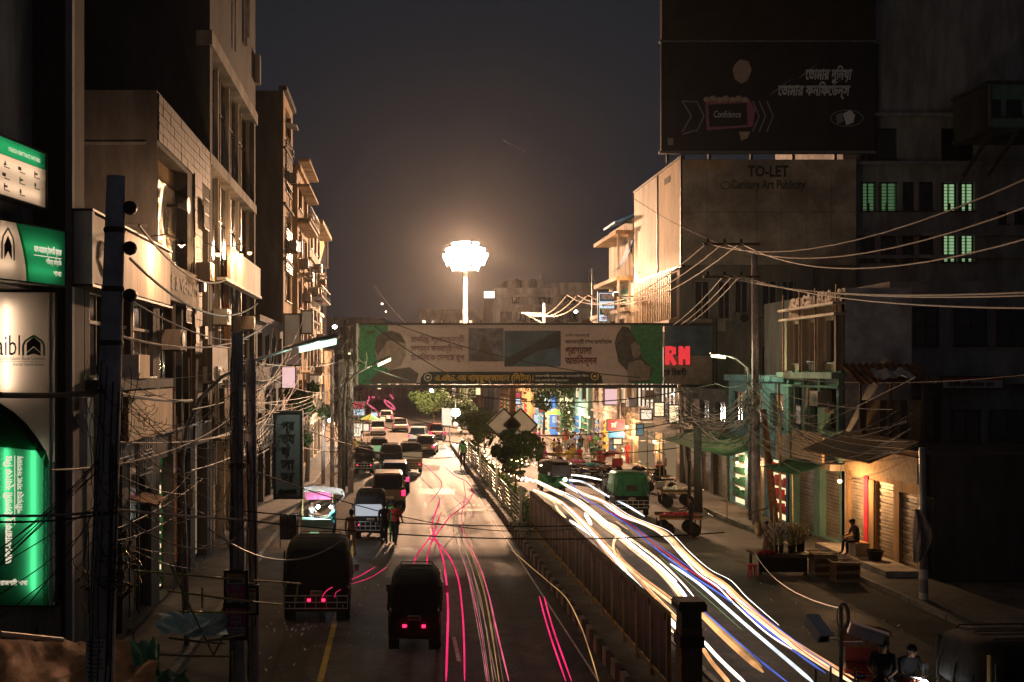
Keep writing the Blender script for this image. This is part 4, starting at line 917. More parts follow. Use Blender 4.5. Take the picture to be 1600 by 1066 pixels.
text('নাহিদ েমিডেকল হল', .24, M['ink_maroon'], fr, PX(1482,40), PZ(604,40), .02, t, width=PX(1555,40)-PX(1482,40), bold=.015)
# green and peeling house (1235..1415, 455..)
t = thing('peeling_house', 'old house with peeling cornice, green lower storey and grey plaster end wall', 'building', (20, 41, 0))
y0, y1 = 38.9, 44.4
ops = [(39.5,40.6,7.35,9.05),(41.1,42.2,7.35,9.05),(42.7,43.8,7.35,9.05),(39.5,40.6,4.6,6.3),(41.1,42.2,4.2,6.3),(42.7,43.8,4.2,6.3),(39.4,41.2,.2,3.0),(41.8,43.9,.2,3.0)]
wall(RF, y0, y1, 7.05, 10.1, [o for o in ops if o[2] > 7], .3).build('upper_wall', M['plaster_cream'], t)
wall(RF, y0, y1, 0, 7.045, [o for o in ops if o[2] < 7], .3).build('lower_wall', M['plaster_green'], t)
MB().box(XR, 20.1, y0-.02, y0+.28, 6.9, 10.25).build('end_wall', M['plaster_grey'], t)
MB().box(XR, 20.1, y0, y0+.26, 0, 6.88).build('end_wall_base', M['plaster_grey'], t)
MB().box(XR+.4, 20.0, y0+.3, y1, 0, 9.9).build('core_wall', M['concrete_dark'], t)
for o in ops[:6]: window(t, RF, *o, 2, 1, .22, M['frame_dark'], M['glass_dark'], .06)
for o in ops[6:]:
    g = MB()
    for s in range(19): RF.box(g, o[0], o[1], o[2]+s*.145, o[2]+s*.145+.12, -.29, -.27+.02*(s % 2))
    g.build('shutter', M['shutter_metal'], t, stuff=True)
for y in (39.1, 40.85, 42.45, 44.1): 
    MB().box(XR-.28, XR-.002, y-.11, y+.11, 7.0, 9.2).build('fin', M['plaster_cream'], t); MB().box(XR-.2, XR-.002, y-.1, y+.1, 3.2, 6.7).build('lower_fin', M['plaster_green'], t)
for z0_, z1_, d, mt in ((9.2, 9.3, .45, 'board_cream'), (9.62, 9.72, .5, 'board_cream'), (6.7, 6.95, .55, 'plaster_green'), (6.32, 6.42, .3, 'plaster_green'), (3.1, 3.35, .6, 'plaster_cream')):
    MB().box(XR-d, XR-.002, y0-.05, y1+.05, z0_, z1_).build('cornice', M[mt], t)
g = MB(); r_ = random.Random(8)
for k in range(90): # flakes of peeling paint left on the parapet
    a, b = r_.uniform(y0+.1, y1-.3), r_.uniform(9.73, 10.15); w, h_ = r_.uniform(.08,.4), r_.uniform(.05,.2)
    c = XR-.012-r_.uniform(0,.012); g.prism([(c, a, b), (c, a+w*.5, b-h_*.4), (c, a+w, b+h_*.1), (c, a+w*.7, b+h_), (c, a+w*.2, b+h_*.8)], (.012,0,0))
g.build('paint_flake', M['board_cream'], t, stuff=True)
for k, y in enumerate((38.95, 40.9, 42.5, 44.3)): MB().box(XR-.34, XR-.285, y-.03, y+.03, 6.9, 10.4).build('pipe', M['rust'], t)
clutter(t, XR, 39.2, 44.0, 3.6, 6.4, 8, 21, -1)
# plank lean-to, awnings and low shutters beside it
t = thing('low_shop', 'low shop with rolled shutters, a red door strip and yellow panels', 'shop', (20, 36.8, 0))
fr = Fr((XR,0,0), (0,1,0), (-1,0,0)); y0, y1 = 33.2, 38.85
ops = [(37.3,38.6,.25,3.0),(35.1,36.4,.25,3.0),(33.5,34.7,.25,2.8)]
wall(fr, y0, y1, 0, 4.3, ops, .2).build('wall', M['plaster_orange'], t); MB().box(XR+.4, 24, y0, y1, 0, 4.2).build('core_wall', M['concrete_dark'], t)
for o in ops:
    for s in range(22): m = MB(); fr.box(m, o[0], o[1], o[2]+s*.125, o[2]+s*.125+.105, -.2, -.15+.03*(s % 2)); m.build('slat', M['shutter_metal'], t)
m = MB(); fr.box(m, 36.9, 37.2, .2, 3.1, .003, .06); m.build('red_strip', M['sign_red'], t)
m = MB(); fr.box(m, 36.45, 36.85, .2, 3.0, .003, .05); m.build('yellow_panel', M['plaster_orange'], t)
m = MB(); fr.box(m, 33.3, 38.7, 3.2, 4.1, .003, .1); m.build('fascia', M['wood_pale'], t)
MB().box(XR-1.2, XR-.002, 33.2, 38.8, 0, .32).build('plinth', M['concrete_pale'], t)
m = MB(); m.prism([(XR-.003, 33.3, 4.6), (XR-.003, 33.3, 4.65), (XR-1.7, 33.3, 3.95), (XR-1.7, 33.3, 3.9)], (0, 5.6, 0)); m.build('tin_roof', M['rust'], t)
# porch with tin sheet on the end wall (1320..1400, 575..740)
t = thing('porch', 'boarded porch with a crumpled tin roof against the plaster end wall', 'porch', (18.6, 38, 4.3))
for k in range(9): MB().box(17.6+k*.26, 17.6+k*.26+.24, 37.85, 37.9, 4.35, 5.9).build('plank', M['wood_pale' if k % 3 else 'wood_dark'], t)
for x in (17.55, 18.7, 19.95): MB().box(x, x+.08, 37.75, 37.84, 4.3, 7.0).build('post', M['wood_dark'], t)
m = MB(); m.grid(lambda u, v: (17.2+2.9*u, 37.1+1.7*v, 6.55+.75*v+.05*math.sin(u*70)+.1*noise.noise((u*5, v*3, 2))), 60, 8); m.build('tin_roof', M['rust'], t)
m = MB(); m.grid(lambda u, v: (17.9+1.4*u, 37.0+.8*v, 6.75+.3*v+.22*noise.noise((u*4, v*4, 7))), 14, 10); m.build('plastic_sheet', M['cloth_white'], t)
t = thing('signboard', 'torn ochre signboard under the green storey of the old house', 'signboard', (17, 41, 3.4))
for k in range(3): MB().box(XR-.85, XR-.75, 39.0+1.0*k+.01, 39.99+1.0*k, 3.4, 4.55).build('panel', M['board_tan'], t)
t = thing('signboard', 'small cream hanging board beneath the green storey by the leaning pole', 'signboard', (16.9, 43, 3.2))
MB().box(XR-.8, XR-.7, 42.3, 43.9, 3.3, 4.3).build('panel', M['board_cream'], t)
def awning(lab, x0, x1, y0, y1, zh, zl, mt, n=14, poles=True):
    t = thing('awning', lab, 'awning', ((x0+x1)/2, (y0+y1)/2, 0))
    MB().grid(lambda u, v: (x0+(x1-x0)*u, y0+(y1-y0)*v, zl+(zh-zl)*u-.16*math.sin(u*3.14)*(.6+.5*math.sin(v*9))+.05*noise.noise((u*5, v*6, x0))), n, n).build('sheet', M[mt], t, smooth=True)
    if poles:
        for y in (y0+.05, y1-.05): MB().tube([(x0+.05, y, .13), (x0+.02, y, zl+.02)], .03, 6).build('pole', M['bamboo'], t)
    return t
awning('green sheet awning between the leaning pole and the bulb shop', 15.6, 17.3, 39.3, 42.8, 3.5, 2.9, 'sheet_green')
awning('long green plastic awning over the stalls with two bulbs', 15.4, 17.4, 46.5, 58.5, 3.7, 3.0, 'sheet_green', 18)
awning('pale torn sheet awning strung beyond the green one', 15.8, 17.4, 59, 63, 3.9, 3.3, 'sheet_white', 14)
MB()
# shop row under the hoarding block and along the market
row_block('shop_building', 'narrow teal shop by the two bulbs under the green awning', 17.5, -1, 44.6, 52.5, 6.5, 'plaster_blue', 1, 3, ground='mixed', seed=12)
row_block('shop_building', 'dark shop beside the hoarding block behind the tangled wires', 17.6, -1, 52.8, 61.2, 5.7, 'concrete_dark', 1, 3, seed=13)
# ------------------------------------------------------------------ market side beyond the hoarding block
t, f = row_block('shop_building', 'cream shop with brightly lit floor beneath the red letters of the banner', 17.3, -1, 75, 88, 11.5, 'plaster_cream', 3, 4, ground='lit', lit=(0, 1, 4, 6), seed=21)
row_block('shop_building', 'green shuttered shop along the market before the blue stall', 17.0, -1, 88.5, 104, 9.5, 'plaster_green', 2, 4, ground='lit', lit=(1, 2, 5), seed=22)
row_block('shop_building', 'blue lit shop at the market end', 17.2, -1, 104.5, 124, 10.5, 'plaster_blue', 2, 5, ground='lit', lit=(0, 3, 7), seed=23)
row_block('shop_building', 'ochre shops far down the market road', 16.5, -1, 126, 160, 9, 'plaster_orange', 2, 8, ground='lit', lit=(1, 4, 9, 12), seed=24)
t, fr = front_board('signboard', 'lit stacked signboard with blue and green lines of lettering above the banner', 'signboard', 936, 983, 458, 502, 82, 'lit_cold', legs=6)
for k, (a, b, mt, tx) in enumerate(((459,471,'sign_blue','িসটি েমিডকেল সার্ভিস'), (472,480,'ink','কনসালেটশন'), (482,492,'paint_green','ডায়াগনষ্টিক'), (494,501,'ink_red','েফান ৭৭৪৩৬১'))):
    m = MB(); fr.box(m, PX(937,82), PX(982,82), PZ(b,82), PZ(a,82), .003, .02)
    if k in (0, 2): m.build('band', M[mt], t); text(tx, .5, M['white_plastic'], fr, PX(940,82), PZ(b-3,82), .03, t, width=2.1, bold=.012)
    else: text(tx, .36, M[mt], fr, PX(940,82), PZ(b-1,82), .03, t, width=1.9, bold=.012)
t = thing('corner_tower', 'slim cream building with blue sheet canopies behind the bright side hoarding', 'building', (18.5, 78, 0))
MB().box(17.9, 20.6, 75.5, 84, 0, 18.6).build('wall', M['plaster_cream'], t)
m = MB(); m.prism([(16.5, 75.4, 18.2), (16.5, 75.4, 18.35), (18.6, 75.4, 19.2), (18.6, 75.4, 19.05)], (0, 4, 0)); m.build('canopy', M['sign_blue'], t)
m = MB(); m.grid(lambda u, v: (16.6+1.3*u, 75.2+.1*v+2*v, 14.6+2.4*u-.5*math.sin(u*3)), 8, 4); m.build('blue_sheet', M['sign_blue'], t)
for z in (13.9, 17.4): MB().box(16.6, 17.898, 75.5, 84, z, z+.3).build('balcony_slab', M['plaster_orange'], t)
for x in (16.75, 17.6): MB().box(x, x+.15, 75.6, 75.75, 0, 17.39).build('pillar', M['plaster_cream'], t)
MB().box(17.75, 17.895, 76, 79, 9.5, 13.4).build('shutter_door', M['awning_green'], t)
# far grey building over the banner
t = thing('far_building', 'warm lit grey building with stepped roof beyond the banner', 'building', (26, 170, 0))
Yf = 170; fr = Fr((0, Yf, 0), (1,0,0), (0,-1,0)); X_ = lambda p: PX(p, Yf); Z_ = lambda p: PZ(p, Yf)
ops = [(X_(a), X_(b), Z_(503), Z_(487)) for a, b in ((782,800),(806,822),(828,846),(862,880),(886,904))]+[(X_(a), X_(b), Z_(474), Z_(462)) for a, b in ((800,812),(842,860),(880,900))]
wall(fr, X_(772), X_(932), 0, Z_(450), ops, .6).build('wall', M['concrete_pale'], t)
MB().box(X_(772), X_(932), Yf+.9, Yf+20, 0, Z_(451)).build('core_wall', M['concrete_pale'], t)
for o in ops: window(t, fr, *o, 2, 1, .4, M['frame_dark'], M['glass_dark'], .16)
MB().box(X_(862), X_(931), Yf+.1, Yf+9, Z_(449.8), Z_(442)).build('roof_block', M['concrete_pale'], t); MB().box(X_(800), X_(861), Yf+8, Yf+18, Z_(450)+.05, Z_(431)).build('roof_block', M['concrete_pale'], t); MB().box(X_(890), X_(929), Yf+9.5, Yf+17, Z_(450)+.05, Z_(434)).build('roof_block', M['concrete_pale'], t)
for z in (462, 478): MB().box(X_(770), X_(934), Yf-.7, Yf-.004, Z_(z)-.3, Z_(z)+.1).build('sunshade', M['concrete_pale'], t)
for px, y1_ in ((849,428),(925,420),(832,436)): MB().tube([(X_(px), Yf+3, Z_(450)), (X_(px), Yf+3, Z_(y1_))], .12, 6).build('roof_pole', M['metal_grey'], t)
for px in (812, 838): m = MB().lathe([(.5,0),(.7,.3),(.7,1.5),(.4,1.9)], (X_(px), Yf+4, Z_(450)), 12); m.build('water_tank', M['paint_black'], t)
t, fr = front_board('signboard', 'small white lit box sign jutting from the far grey building', 'signboard', 756, 773, 455, 466, 168, 'lit_box')
def far_block(lab, px0, px1, pyt, Y, mt, nx, ny, lit, dy=12, seed=1):
    r = random.Random(seed); t = thing('far_building', lab, 'building', (PX((px0+px1)/2, Y), Y, 0)); fr = Fr((0, Y, 0), (1,0,0), (0,-1,0))
    x0, x1, z1 = PX(px0,Y), PX(px1,Y), PZ(pyt,Y); ops = []
    for j in range(ny):
        for i in range(nx): w, h_ = (x1-x0)/nx, (z1-1)/ny; ops.append((x0+w*(i+.25), x0+w*(i+.75), 1+h_*(j+.25), 1+h_*(j+.72)))
    wall(fr, x0, x1, 0, z1, ops, .4).build('wall', M[mt], t); MB().box(x0, x1, Y+.7, Y+dy, 0, z1-.02).build('core_wall', M[mt], t)
    MB().box(x0-.2, x1+.2, Y-.3, Y+dy, z1+.01, z1+.5).build('parapet', M[mt], t)
    for i, o in enumerate(ops): window(t, fr, *o, 1, 1, .25, M['frame_dark'], M['lit_room'] if r.random() < lit else M['glass_dark'], .12)
    return t
far_block('dark low building with scattered lamps beyond the mast', 655, 772, 487, 215, 'concrete', 8, 3, .12, seed=2)
far_block('dim distant block at the end of the road behind the banner', 512, 600, 500, 240, 'concrete', 6, 3, .3, seed=3)
far_block('second dim distant block closing the end of the road', 601, 654, 512, 262, 'concrete_pale', 4, 3, .35, seed=4)
far_block('brick backed distant block behind the crossarm pole', 934, 1000, 500, 150, 'brick_brown', 4, 3, .3, seed=5)
far_block('broad low distant block behind the market shops', 700, 870, 540, 190, 'plaster_orange', 9, 2, .5, seed=6)
# trees by the far road
def leafy(lab, base, h, rx, n, seed, mt='leaf_far'):
    r = random.Random(seed); t = thing('street_tree', lab, 'tree', base); b = Vector(base); m = MB()
    m.tube([b, b+V(.1,0,h*.3), b+V(-.05,0,h*.55), b+V(0,0,h*.8)], [.16,.13,.09,.04], 7)
    for k in range(7): a = r.uniform(0,6.28); q = b+V(0,0,h*r.uniform(.35,.7)); m.tube([q, q+V(math.cos(a)*rx*.7, math.sin(a)*rx*.7, h*.22)], [.06,.02], 5)
    m.build('trunk', M['bark'], t)
    cl = [(V(r.gauss(0,.5)*rx, r.gauss(0,.5)*rx, h*.68+r.gauss(0,.16)*h), r.uniform(.25,.5)*rx) for _ in range(16)]
    def f(): c, s = r.choice(cl); return b+c+Vector((r.gauss(0,1), r.gauss(0,1), r.gauss(0,.8))).normalized()*s*r.uniform(.7,1.1)
    leaves(n, f, .16, r).build('crown', M[mt], t)
leafy('leafy tree by the median beyond the lamp mast', (7.2, 112, 0), 4.4, 2.0, 3500, 21)
leafy('bushy tree left of the mast beyond the road bend', (4.6, 128, 0), 4.2, 2.4, 3500, 22)
leafy('small tree among the cables on the bank side', (-5.6, 62, .13), 6.2, 1.0, 2200, 23)
leafy('slender tree behind the market wires', (16.2, 96, .13), 7.5, 1.5, 3000, 24)
leafy('dark tree beside the market poles', (15.9, 108, .13), 6.5, 1.8, 2500, 25)
# ------------------------------------------------------------------ banner on its gantry
YB = 60.4; KB = YB/73.5; U = lambda p: PX(p, YB); Z = lambda p: PZ(p, YB); BF = Fr((0, YB, 0), (1,0,0), (0,-1,0))
cloth('vinyl_white', (.48,.40,.38), .16, (.085,.06,.056), 6, .12); cloth('vinyl_green', (.07,.27,.13), .16, (.018,.08,.03), 6, .3); cloth('vinyl_photo', (.16,.16,.19), .1, (.02,.022,.028), 2, .5)
cloth('vinyl_dark', (.04,.05,.048), .08, (.004,.005,.005), 5, .2); cloth('vinyl_sky', (.07,.13,.18), .12, (.016,.022,.027), 1, .4); cloth('vinyl_skin', (.33,.25,.21), .12, (.045,.03,.025), 3, .25); cloth('vinyl_shade', (.12,.10,.09), .1, (.01,.008,.007), 3, .3)
t = thing('road_banner', 'long printed banner stretched on a gantry across the whole road', 'banner', (5, YB, 0))
def wr(x, z): return .05*noise.noise((x*.9, z*1.5, 3))+.03*noise.noise((x*3.2+z, z*.8, 9))
def vinyl(px0, px1, py0, py1, mt, nm, c=0., par=None, n=None, lab=None):
    a0, a1, b0, b1 = U(px0), U(px1), Z(py1), Z(py0); n = n or max(3, int((a1-a0)*4))
    return MB().grid(lambda u, v: (a0+(a1-a0)*u, YB-c+wr(a0+(a1-a0)*u, b0+(b1-b0)*v), b0+(b1-b0)*v), n, max(3, int((b1-b0)*5))).build(nm, M[mt], par or t, smooth=True)
def vpoly(pts, mt, nm, c, par=None):
    """an outline pulled onto the wrinkled cloth as a fan of small triangles"""
    P2 = [(U(a), Z(b)) for a, b in pts]; cx, cz = sum(p[0] for p in P2)/len(P2), sum(p[1] for p in P2)/len(P2); m = MB(); k = 6
    for (x0, z0), (x1, z1) in zip(P2, P2[1:]+P2[:1]):
        for i in range(k):
            f, g = i/k, (i+1)/k; q = [(cx+(x0-cx)*f, cz+(z0-cz)*f), (cx+(x0-cx)*g, cz+(z0-cz)*g), (cx+(x1-cx)*g, cz+(z1-cz)*g), (cx+(x1-cx)*f, cz+(z1-cz)*f)]
            m.face(*[(x, YB-c+wr(x, z), z) for x, z in (q if i else q[1:] )]) if i else m.face(*[(x, YB-c+wr(x, z), z) for x, z in q[1:3]+q[:1]])
    return m.build(nm, M[mt], par or t)
vinyl(561, 1036, 508, 600, 'vinyl_white', 'cloth')
vinyl(561, 606, 508, 600, 'vinyl_green', 'green_end', .02)
vinyl(985, 1035, 508, 600, 'vinyl_green', 'green_end', .02)
vinyl(732, 787, 513, 565, 'vinyl_photo', 'photo', .02); vinyl(788, 876, 517, 573, 'vinyl_sky', 'photo', .02)
vpoly([(788,562),(820,545),(862,521),(876,517),(876,542),(840,548),(800,572),(788,573)], 'vinyl_dark', 'bridge_print', .04)
vpoly([(741,565),(752,530),(757,524),(768,548),(779,565)], 'vinyl_shade', 'road_print', .04)
vpoly([(657,600),(657,592),(662,584),(671,581),(932,581),(940,588),(942,600)], 'vinyl_dark', 'name_strip', .04)
# printed portraits: plain generic figures
vpoly([(586,545),(588,528),(598,519),(612,517),(626,522),(634,536),(634,556),(626,572),(610,578),(594,572),(588,560)], 'vinyl_skin', 'portrait_face', .04)
vpoly([(586,545),(588,528),(598,519),(612,517),(626,522),(634,536),(630,532),(616,526),(600,528),(592,540),(590,556)], 'vinyl_shade', 'portrait_hair', .06)
vpoly([(578,594),(590,582),(610,578),(640,574),(654,584),(650,599),(580,599)], 'vinyl_shade', 'portrait_coat', .045)
vpoly([(960,536),(964,522),(972,510),(982,512),(996,536),(1004,560),(1020,576),(1014,596),(982,598),(980,580),(966,566)], 'vinyl_shade', 'portrait_scarf', .04)
vpoly([(985,540),(992,533),(999,540),(1001,552),(996,560),(989,558)], 'vinyl_skin', 'portrait_face', .06)
vpoly([(982,566),(1000,562),(1016,574),(1014,594),(984,596),(979,584)], 'vinyl_skin', 'portrait_shawl', .06)
text('এ.এইচ.এম খায়রুজ্জামান (িলটন)।', .62*KB, M['ink_gold'], BF, U(679), Z(595), .08, t, width=U(833)-U(679), bold=.006)
def ring(px, py, r, mt): 
    m = MB(); c = BF.p(U(px), Z(py), .08)
    for k in range(16): a, b = k*math.pi/8, (k+1)*math.pi/8; m.bar(c+V(r*math.cos(a),0,r*math.sin(a)), c+V(r*math.cos(b),0,r*math.sin(b)), r*.25, .01, (0,-1,0))
    m.ball(c, (r*.5,.01,r*.4), 8, 4); return m.build('emblem', M[mt], t)
ring(668.5, 590, .22, 'board_cream'); ring(929, 588, .22, 'ink_gold')
for k, (tx, w) in enumerate((('মাননীয় প্রধানমন্ত্রী', 84), ('েদশরত্ন জননেত্রী েশখ', 84), ('হাসিনােক েদশের রূপ', 84))): text(tx, .58*KB, M['ink_maroon'], BF, U(642), Z(535+14*k), .07, t, width=U(642+w)-U(642), bold=-.008)
text('মাননীয় প্রধানমন্ত্রী', .24*KB, M['ink_faded'], BF, U(883), Z(526), .07, t, width=U(921)-U(883))
text('জননেত্রী েশখ হাসিনােক', .36*KB, M['ink'], BF, U(883), Z(537), .07, t, width=U(956)-U(883))
text('প্রাণঢালা', .72*KB, M['ink_maroon'], BF, U(883), Z(553), .07, t, width=U(926)-U(883), bold=.008)
text('অভিনন্দন', .72*KB, M['ink_maroon'], BF, U(883), Z(569), .07, t, width=U(933)-U(883), bold=.008)
text('রাজশাহী মহানগর আওয়ামী লীগ', .2*KB, M['board_pale'], BF, U(836), Z(589), .08, t, width=U(920)-U(836)); text('েময়র, রাজশাহী সিটি কর্পোরেশন', .2*KB, M['board_pale'], BF, U(836), Z(596), .08, t, width=U(890)-U(836))
text('২৫৫৭', .3*KB, M['ink_maroon'], BF, U(572), Z(521), .07, t); text('প্রচারে', .26*KB, M['ink_faded'], BF, U(566), Z(597), .07, t)
# second banner with red letters
t2 = thing('road_banner', 'shorter banner with two big red letters at the end of the gantry', 'banner', (20.5, YB, 0))
vinyl(1038, 1112, 510, 600, 'vinyl_sky', 'cloth', par=t2); vinyl(1038, 1112, 556, 600, 'vinyl_skin', 'pale_foot', .02, par=t2)
w_ = (U(1078)-U(1038))/2-.12; h_ = Z(541)-Z(570); x_ = U(1038.5); z_ = Z(570); th = .26
def stroke(nm, segs):
    m = MB()
    for (a, b), (c, d) in segs: m.bar((x_+a, YB-.1, z_+b), (x_+c, YB-.1, z_+d), .03, th, (0,-1,0)) if False else m.obox((x_+(a+c)/2, YB-.1, z_+(b+d)/2), V(c-a, 0, d-b)/2, V(-(d-b), 0, c-a).normalized()*th/2, (0,.012,0))
    return m.build(nm, M['print_red_glow'], t2)  # printed letters glow through their colour; no lamp behind them
stroke('letter_r', [((.13,0),(.13,h_)), ((.13,h_-.13),(w_*.72,h_-.13)), ((.13,h_*.5),(w_*.72,h_*.5)), ((w_*.8,h_*.55),(w_*.8,h_*.95)), ((w_*.45,h_*.5),(w_*.92,0))])
x_ += w_+.16; stroke('letter_m', [((.13,0),(.13,h_)), ((w_-.1,0),(w_-.1,h_)), ((.16,h_-.08),(w_*.52,h_*.3)), ((w_-.14,h_-.08),(w_*.52,h_*.3))])
text('েক িবজয়ী', .6*KB, M['ink'], BF, U(1037), Z(587), .08, t2, width=U(1078)-U(1037), bold=.006)
t3 = thing('gantry', 'steel gantry with a central column holding the two banners', 'gantry', (10, YB, 0))
yq = YB+.22
for z in (Z(604), Z(507)): MB().box(U(540), U(1120), yq-.1, yq+.1, z-.1, z+.1).build('beam', M['metal_dark'], t3)
MB().box(U(540), 16.4, yq+1.0, yq+1.2, Z(604)-.1, Z(604)+.1).build('rear_beam', M['metal_dark'], t3)
m = MB()
for k in range(29):
    x = U(545)+k*(U(1118)-U(545))/28; x < 16.4 and m.bar((x, yq, Z(604)), (x, yq+1.1, Z(604)), .07); m.bar((x, yq+.16, Z(602)), (x, yq+.16, Z(509)), .06)
m.build('strut', M['metal_dark'], t3)
MB().box(U(560)-.12, U(560)+.0, yq-.5, yq-.38, Z(602), Z(506)).build('end_pole', M['metal_pale'], t3)
for px in (540, 1119): MB().tube([(U(px), yq, 0), (U(px), yq, Z(500))], .14, 8).build('side_column', M['metal_dark'], t3)
MB().box(U(797), U(806), yq-.2, yq+.22, .3, Z(606)).build('column', M['rust'], t3)
MB().box(U(785), U(818), yq-.5, yq+.5, .3, .9).build('footing', M['concrete'], t3)
# diamond sign plates behind the column
for px, lab in ((787, 'pale diamond plate hung on the gantry column towards the road'), (813, 'pale diamond plate hung on the gantry column towards the market')):
    t = thing('diamond_sign', lab, 'sign', (U(px), YB+.1, 2)); s = 26*YB/F; c = V(U(px), YB-.05, Z(664)); m = MB()
    m.prism([c+V(s,0,0), c+V(0,0,s), c+V(-s,0,0), c+V(0,0,-s)], (0,.05,0)); m.build('plate', M['board_pale'], t)
    m = MB(); q = [c+V(s,0,0), c+V(0,0,s), c+V(-s,0,0), c+V(0,0,-s)]
    for a, b in zip(q, q[1:]+q[:1]): m.bar(a, b, .1, .1)
    m.build('frame', M['metal_dark'], t); MB().bar((c.x, YB+.06, .3), (c.x, YB+.06, c.z-s), .06).build('post', M['metal_dark'], t)
# ------------------------------------------------------------------ high mast lamp
t = thing('lamp_mast', 'tall pale mast with a ring of floodlights on the island of the crossing', 'lamp mast', (MAST.x, MAST.y, 0))
MB().tube([(MAST.x, MAST.y, 0), (MAST.x, MAST.y, 9), (MAST.x, MAST.y, MAST.z+.7)], [.36, .29, .2], 14).build('mast', M['metal_pale'], t, smooth=True)
MB().lathe([(.6,0),(.6,.5),(.4,.7)], (MAST.x, MAST.y, 0), 12).build('base_collar', M['metal_grey'], t)
rg = MB(); rg.lathe([(2.15,0),(2.25,.1),(2.15,.2)], MAST, 20)
for k in range(6): a = k*math.pi/3; rg.bar(MAST+V(.1*math.cos(a), .1*math.sin(a), .08), MAST+V(2.15*math.cos(a), 2.15*math.sin(a), .08), .1)
rg.build('ring', M['metal_grey'], t)
for j, (n, rr, z) in enumerate(((8, 1.5, 1.35), (11, 2.25, .68), (13, 2.6, 0), (11, 2.3, -.68), (8, 1.6, -1.32))):
    for k in range(n):
        a = 2*math.pi*(k+.5*j)/n; d = V(math.cos(a), math.sin(a), -.35).normalized(); c = MAST+V(0,0,z)+V(math.cos(a), math.sin(a), 0)*rr
        u = V(-math.sin(a), math.cos(a), 0); w = d.cross(u)
        h_ = MB().obox(c-d*.14, u*.45, w*.37, d*.14).build('floodlight', M['metal_grey'], t)
        MB().obox(c+d*.014, u*.42, w*.34, d*.008).build('flood_glass', M['glow_flood'], h_)
# general spill, then floods aimed along the road and the bank side row
lamp('POINT', MAST+V(0, -3.2, -.1), 205000, WARM, .6)
lamp('SPOT', MAST+V(-.6, -3.0, -.9), 95000, WARM, .35, spot=25, blend=.6, aim=(1.5, 52, 0))
lamp('SPOT', MAST+V(2.4, -2.4, .3), 260000, WARM, .35, spot=8, blend=.5, aim=(17.2, 41.5, 7.6))
lamp('SPOT', MAST+V(-2.6, -2.2, .3), 28000, WARM, .35, spot=14, blend=.4, aim=(-7.7, 40, 13.8))
t = thing('flood_lamp', 'small floodlight on a bracket washing the bright side hoarding', 'lamp', (16.2, 73.6, 12.6))
MB().bar((17.5, 73.6, 12.5), (16.2, 73.6, 12.55), .08).build('bracket', M['metal_dark'], t); MB().box(16.0, 16.35, 73.4, 73.8, 12.55, 12.8).build('lamp_case', M['metal_dark'], t); MB().box(16.05, 16.3, 73.45, 73.75, 12.803, 12.82).build('lamp_glass', M['glow_flood'], t)
lamp('POINT', (15.9, 73.4, 13.6), 1000, WARM, .12)
# ------------------------------------------------------------------ street lamps, poles, cables
def street_lamp(lab, path, head0, head1, em, power, col, r=.055, hw=.14, spot=True):
    t = thing('street_lamp', lab, 'street lamp', path[0])
    n = len(path); MB().tube(path, [r*1.5-(r*.8)*k/(n-1) for k in range(n)], 8).build('pole', M['metal_grey'], t, smooth=True)
    a, b = Vector(head0), Vector(head1); d = (b-a); s = d.cross(V(0,0,1)).normalized(); up = V(0,0,1)
    h_ = MB().loft([[a+s*w*hw+up*q*hw*.5*k+d*f for w, q in ((-1,0),(-.7,1),(.7,1),(1,0),(.8,-.5),(-.8,-.5))] for f, k in ((-.25,.4),(0,.9),(.5,1.2),(1,.7))]).build('lamp_head', M['metal_grey'], t, smooth=True)
    m = MB(); m.loft([[a+d*f+s*w*hw*.8*k-up*(hw*.26+q*hw*.9) for w, q in ((-1,0),(1,0),(.6,1),(-.6,1))] for f, k in ((.1,.6),(.5,1),(.95,.6))]); m.build('lens', M[em], h_)
    c = (a+b)/2-up*hw*1.1; lamp('POINT', c-up*.12, power, col, .12); return t
Yl = 25
street_lamp('curved arm street lamp with a greenish tube over the bank side shoulder', [V(PX(292,Yl), Yl, .0), P(289,850,Yl), P(284,720,Yl), P(292,668,Yl), P(312,624,Yl), P(345,590,Yl), P(395,564,Yl), P(455,545,Yl)], P(462,541,Yl), P(528,526,Yl-.3), 'glow_green', 60, GREENISH, .05, .16)
Yl = 55
street_lamp('second street lamp on a short arm by the cable poles', [V(PX(537,Yl), Yl, 0), P(537,640,Yl), P(540,600,Yl), P(556,584,Yl), P(585,569,Yl)], P(588,568,Yl), P(612,557,Yl), 'glow_yellowgreen', 250, (1,.9,.55), .07, .2)
Yl = 46
street_lamp('yellow green street lamp on an arm from the market side pole', [V(PX(1172,Yl), Yl, 0), P(1172,640,Yl), P(1168,575,Yl), P(1150,560,Yl), P(1134,556,Yl)], P(1136,556,Yl), P(1110,553,Yl), 'glow_yellowgreen', 330, (.95,1,.55), .05, .13)
def conc_pole(lab, p0, p1, r0, r1, name='utility_pole', mt='pole_concrete', cat='utility pole', group=None):
    t = thing(name, lab, cat, p0, 0, group); MB().tube([p0, Vector(p0).lerp(Vector(p1),.5), p1], [r0, (r0+r1)/2, r1], 12).build('shaft', M[mt], t, smooth=True); return t
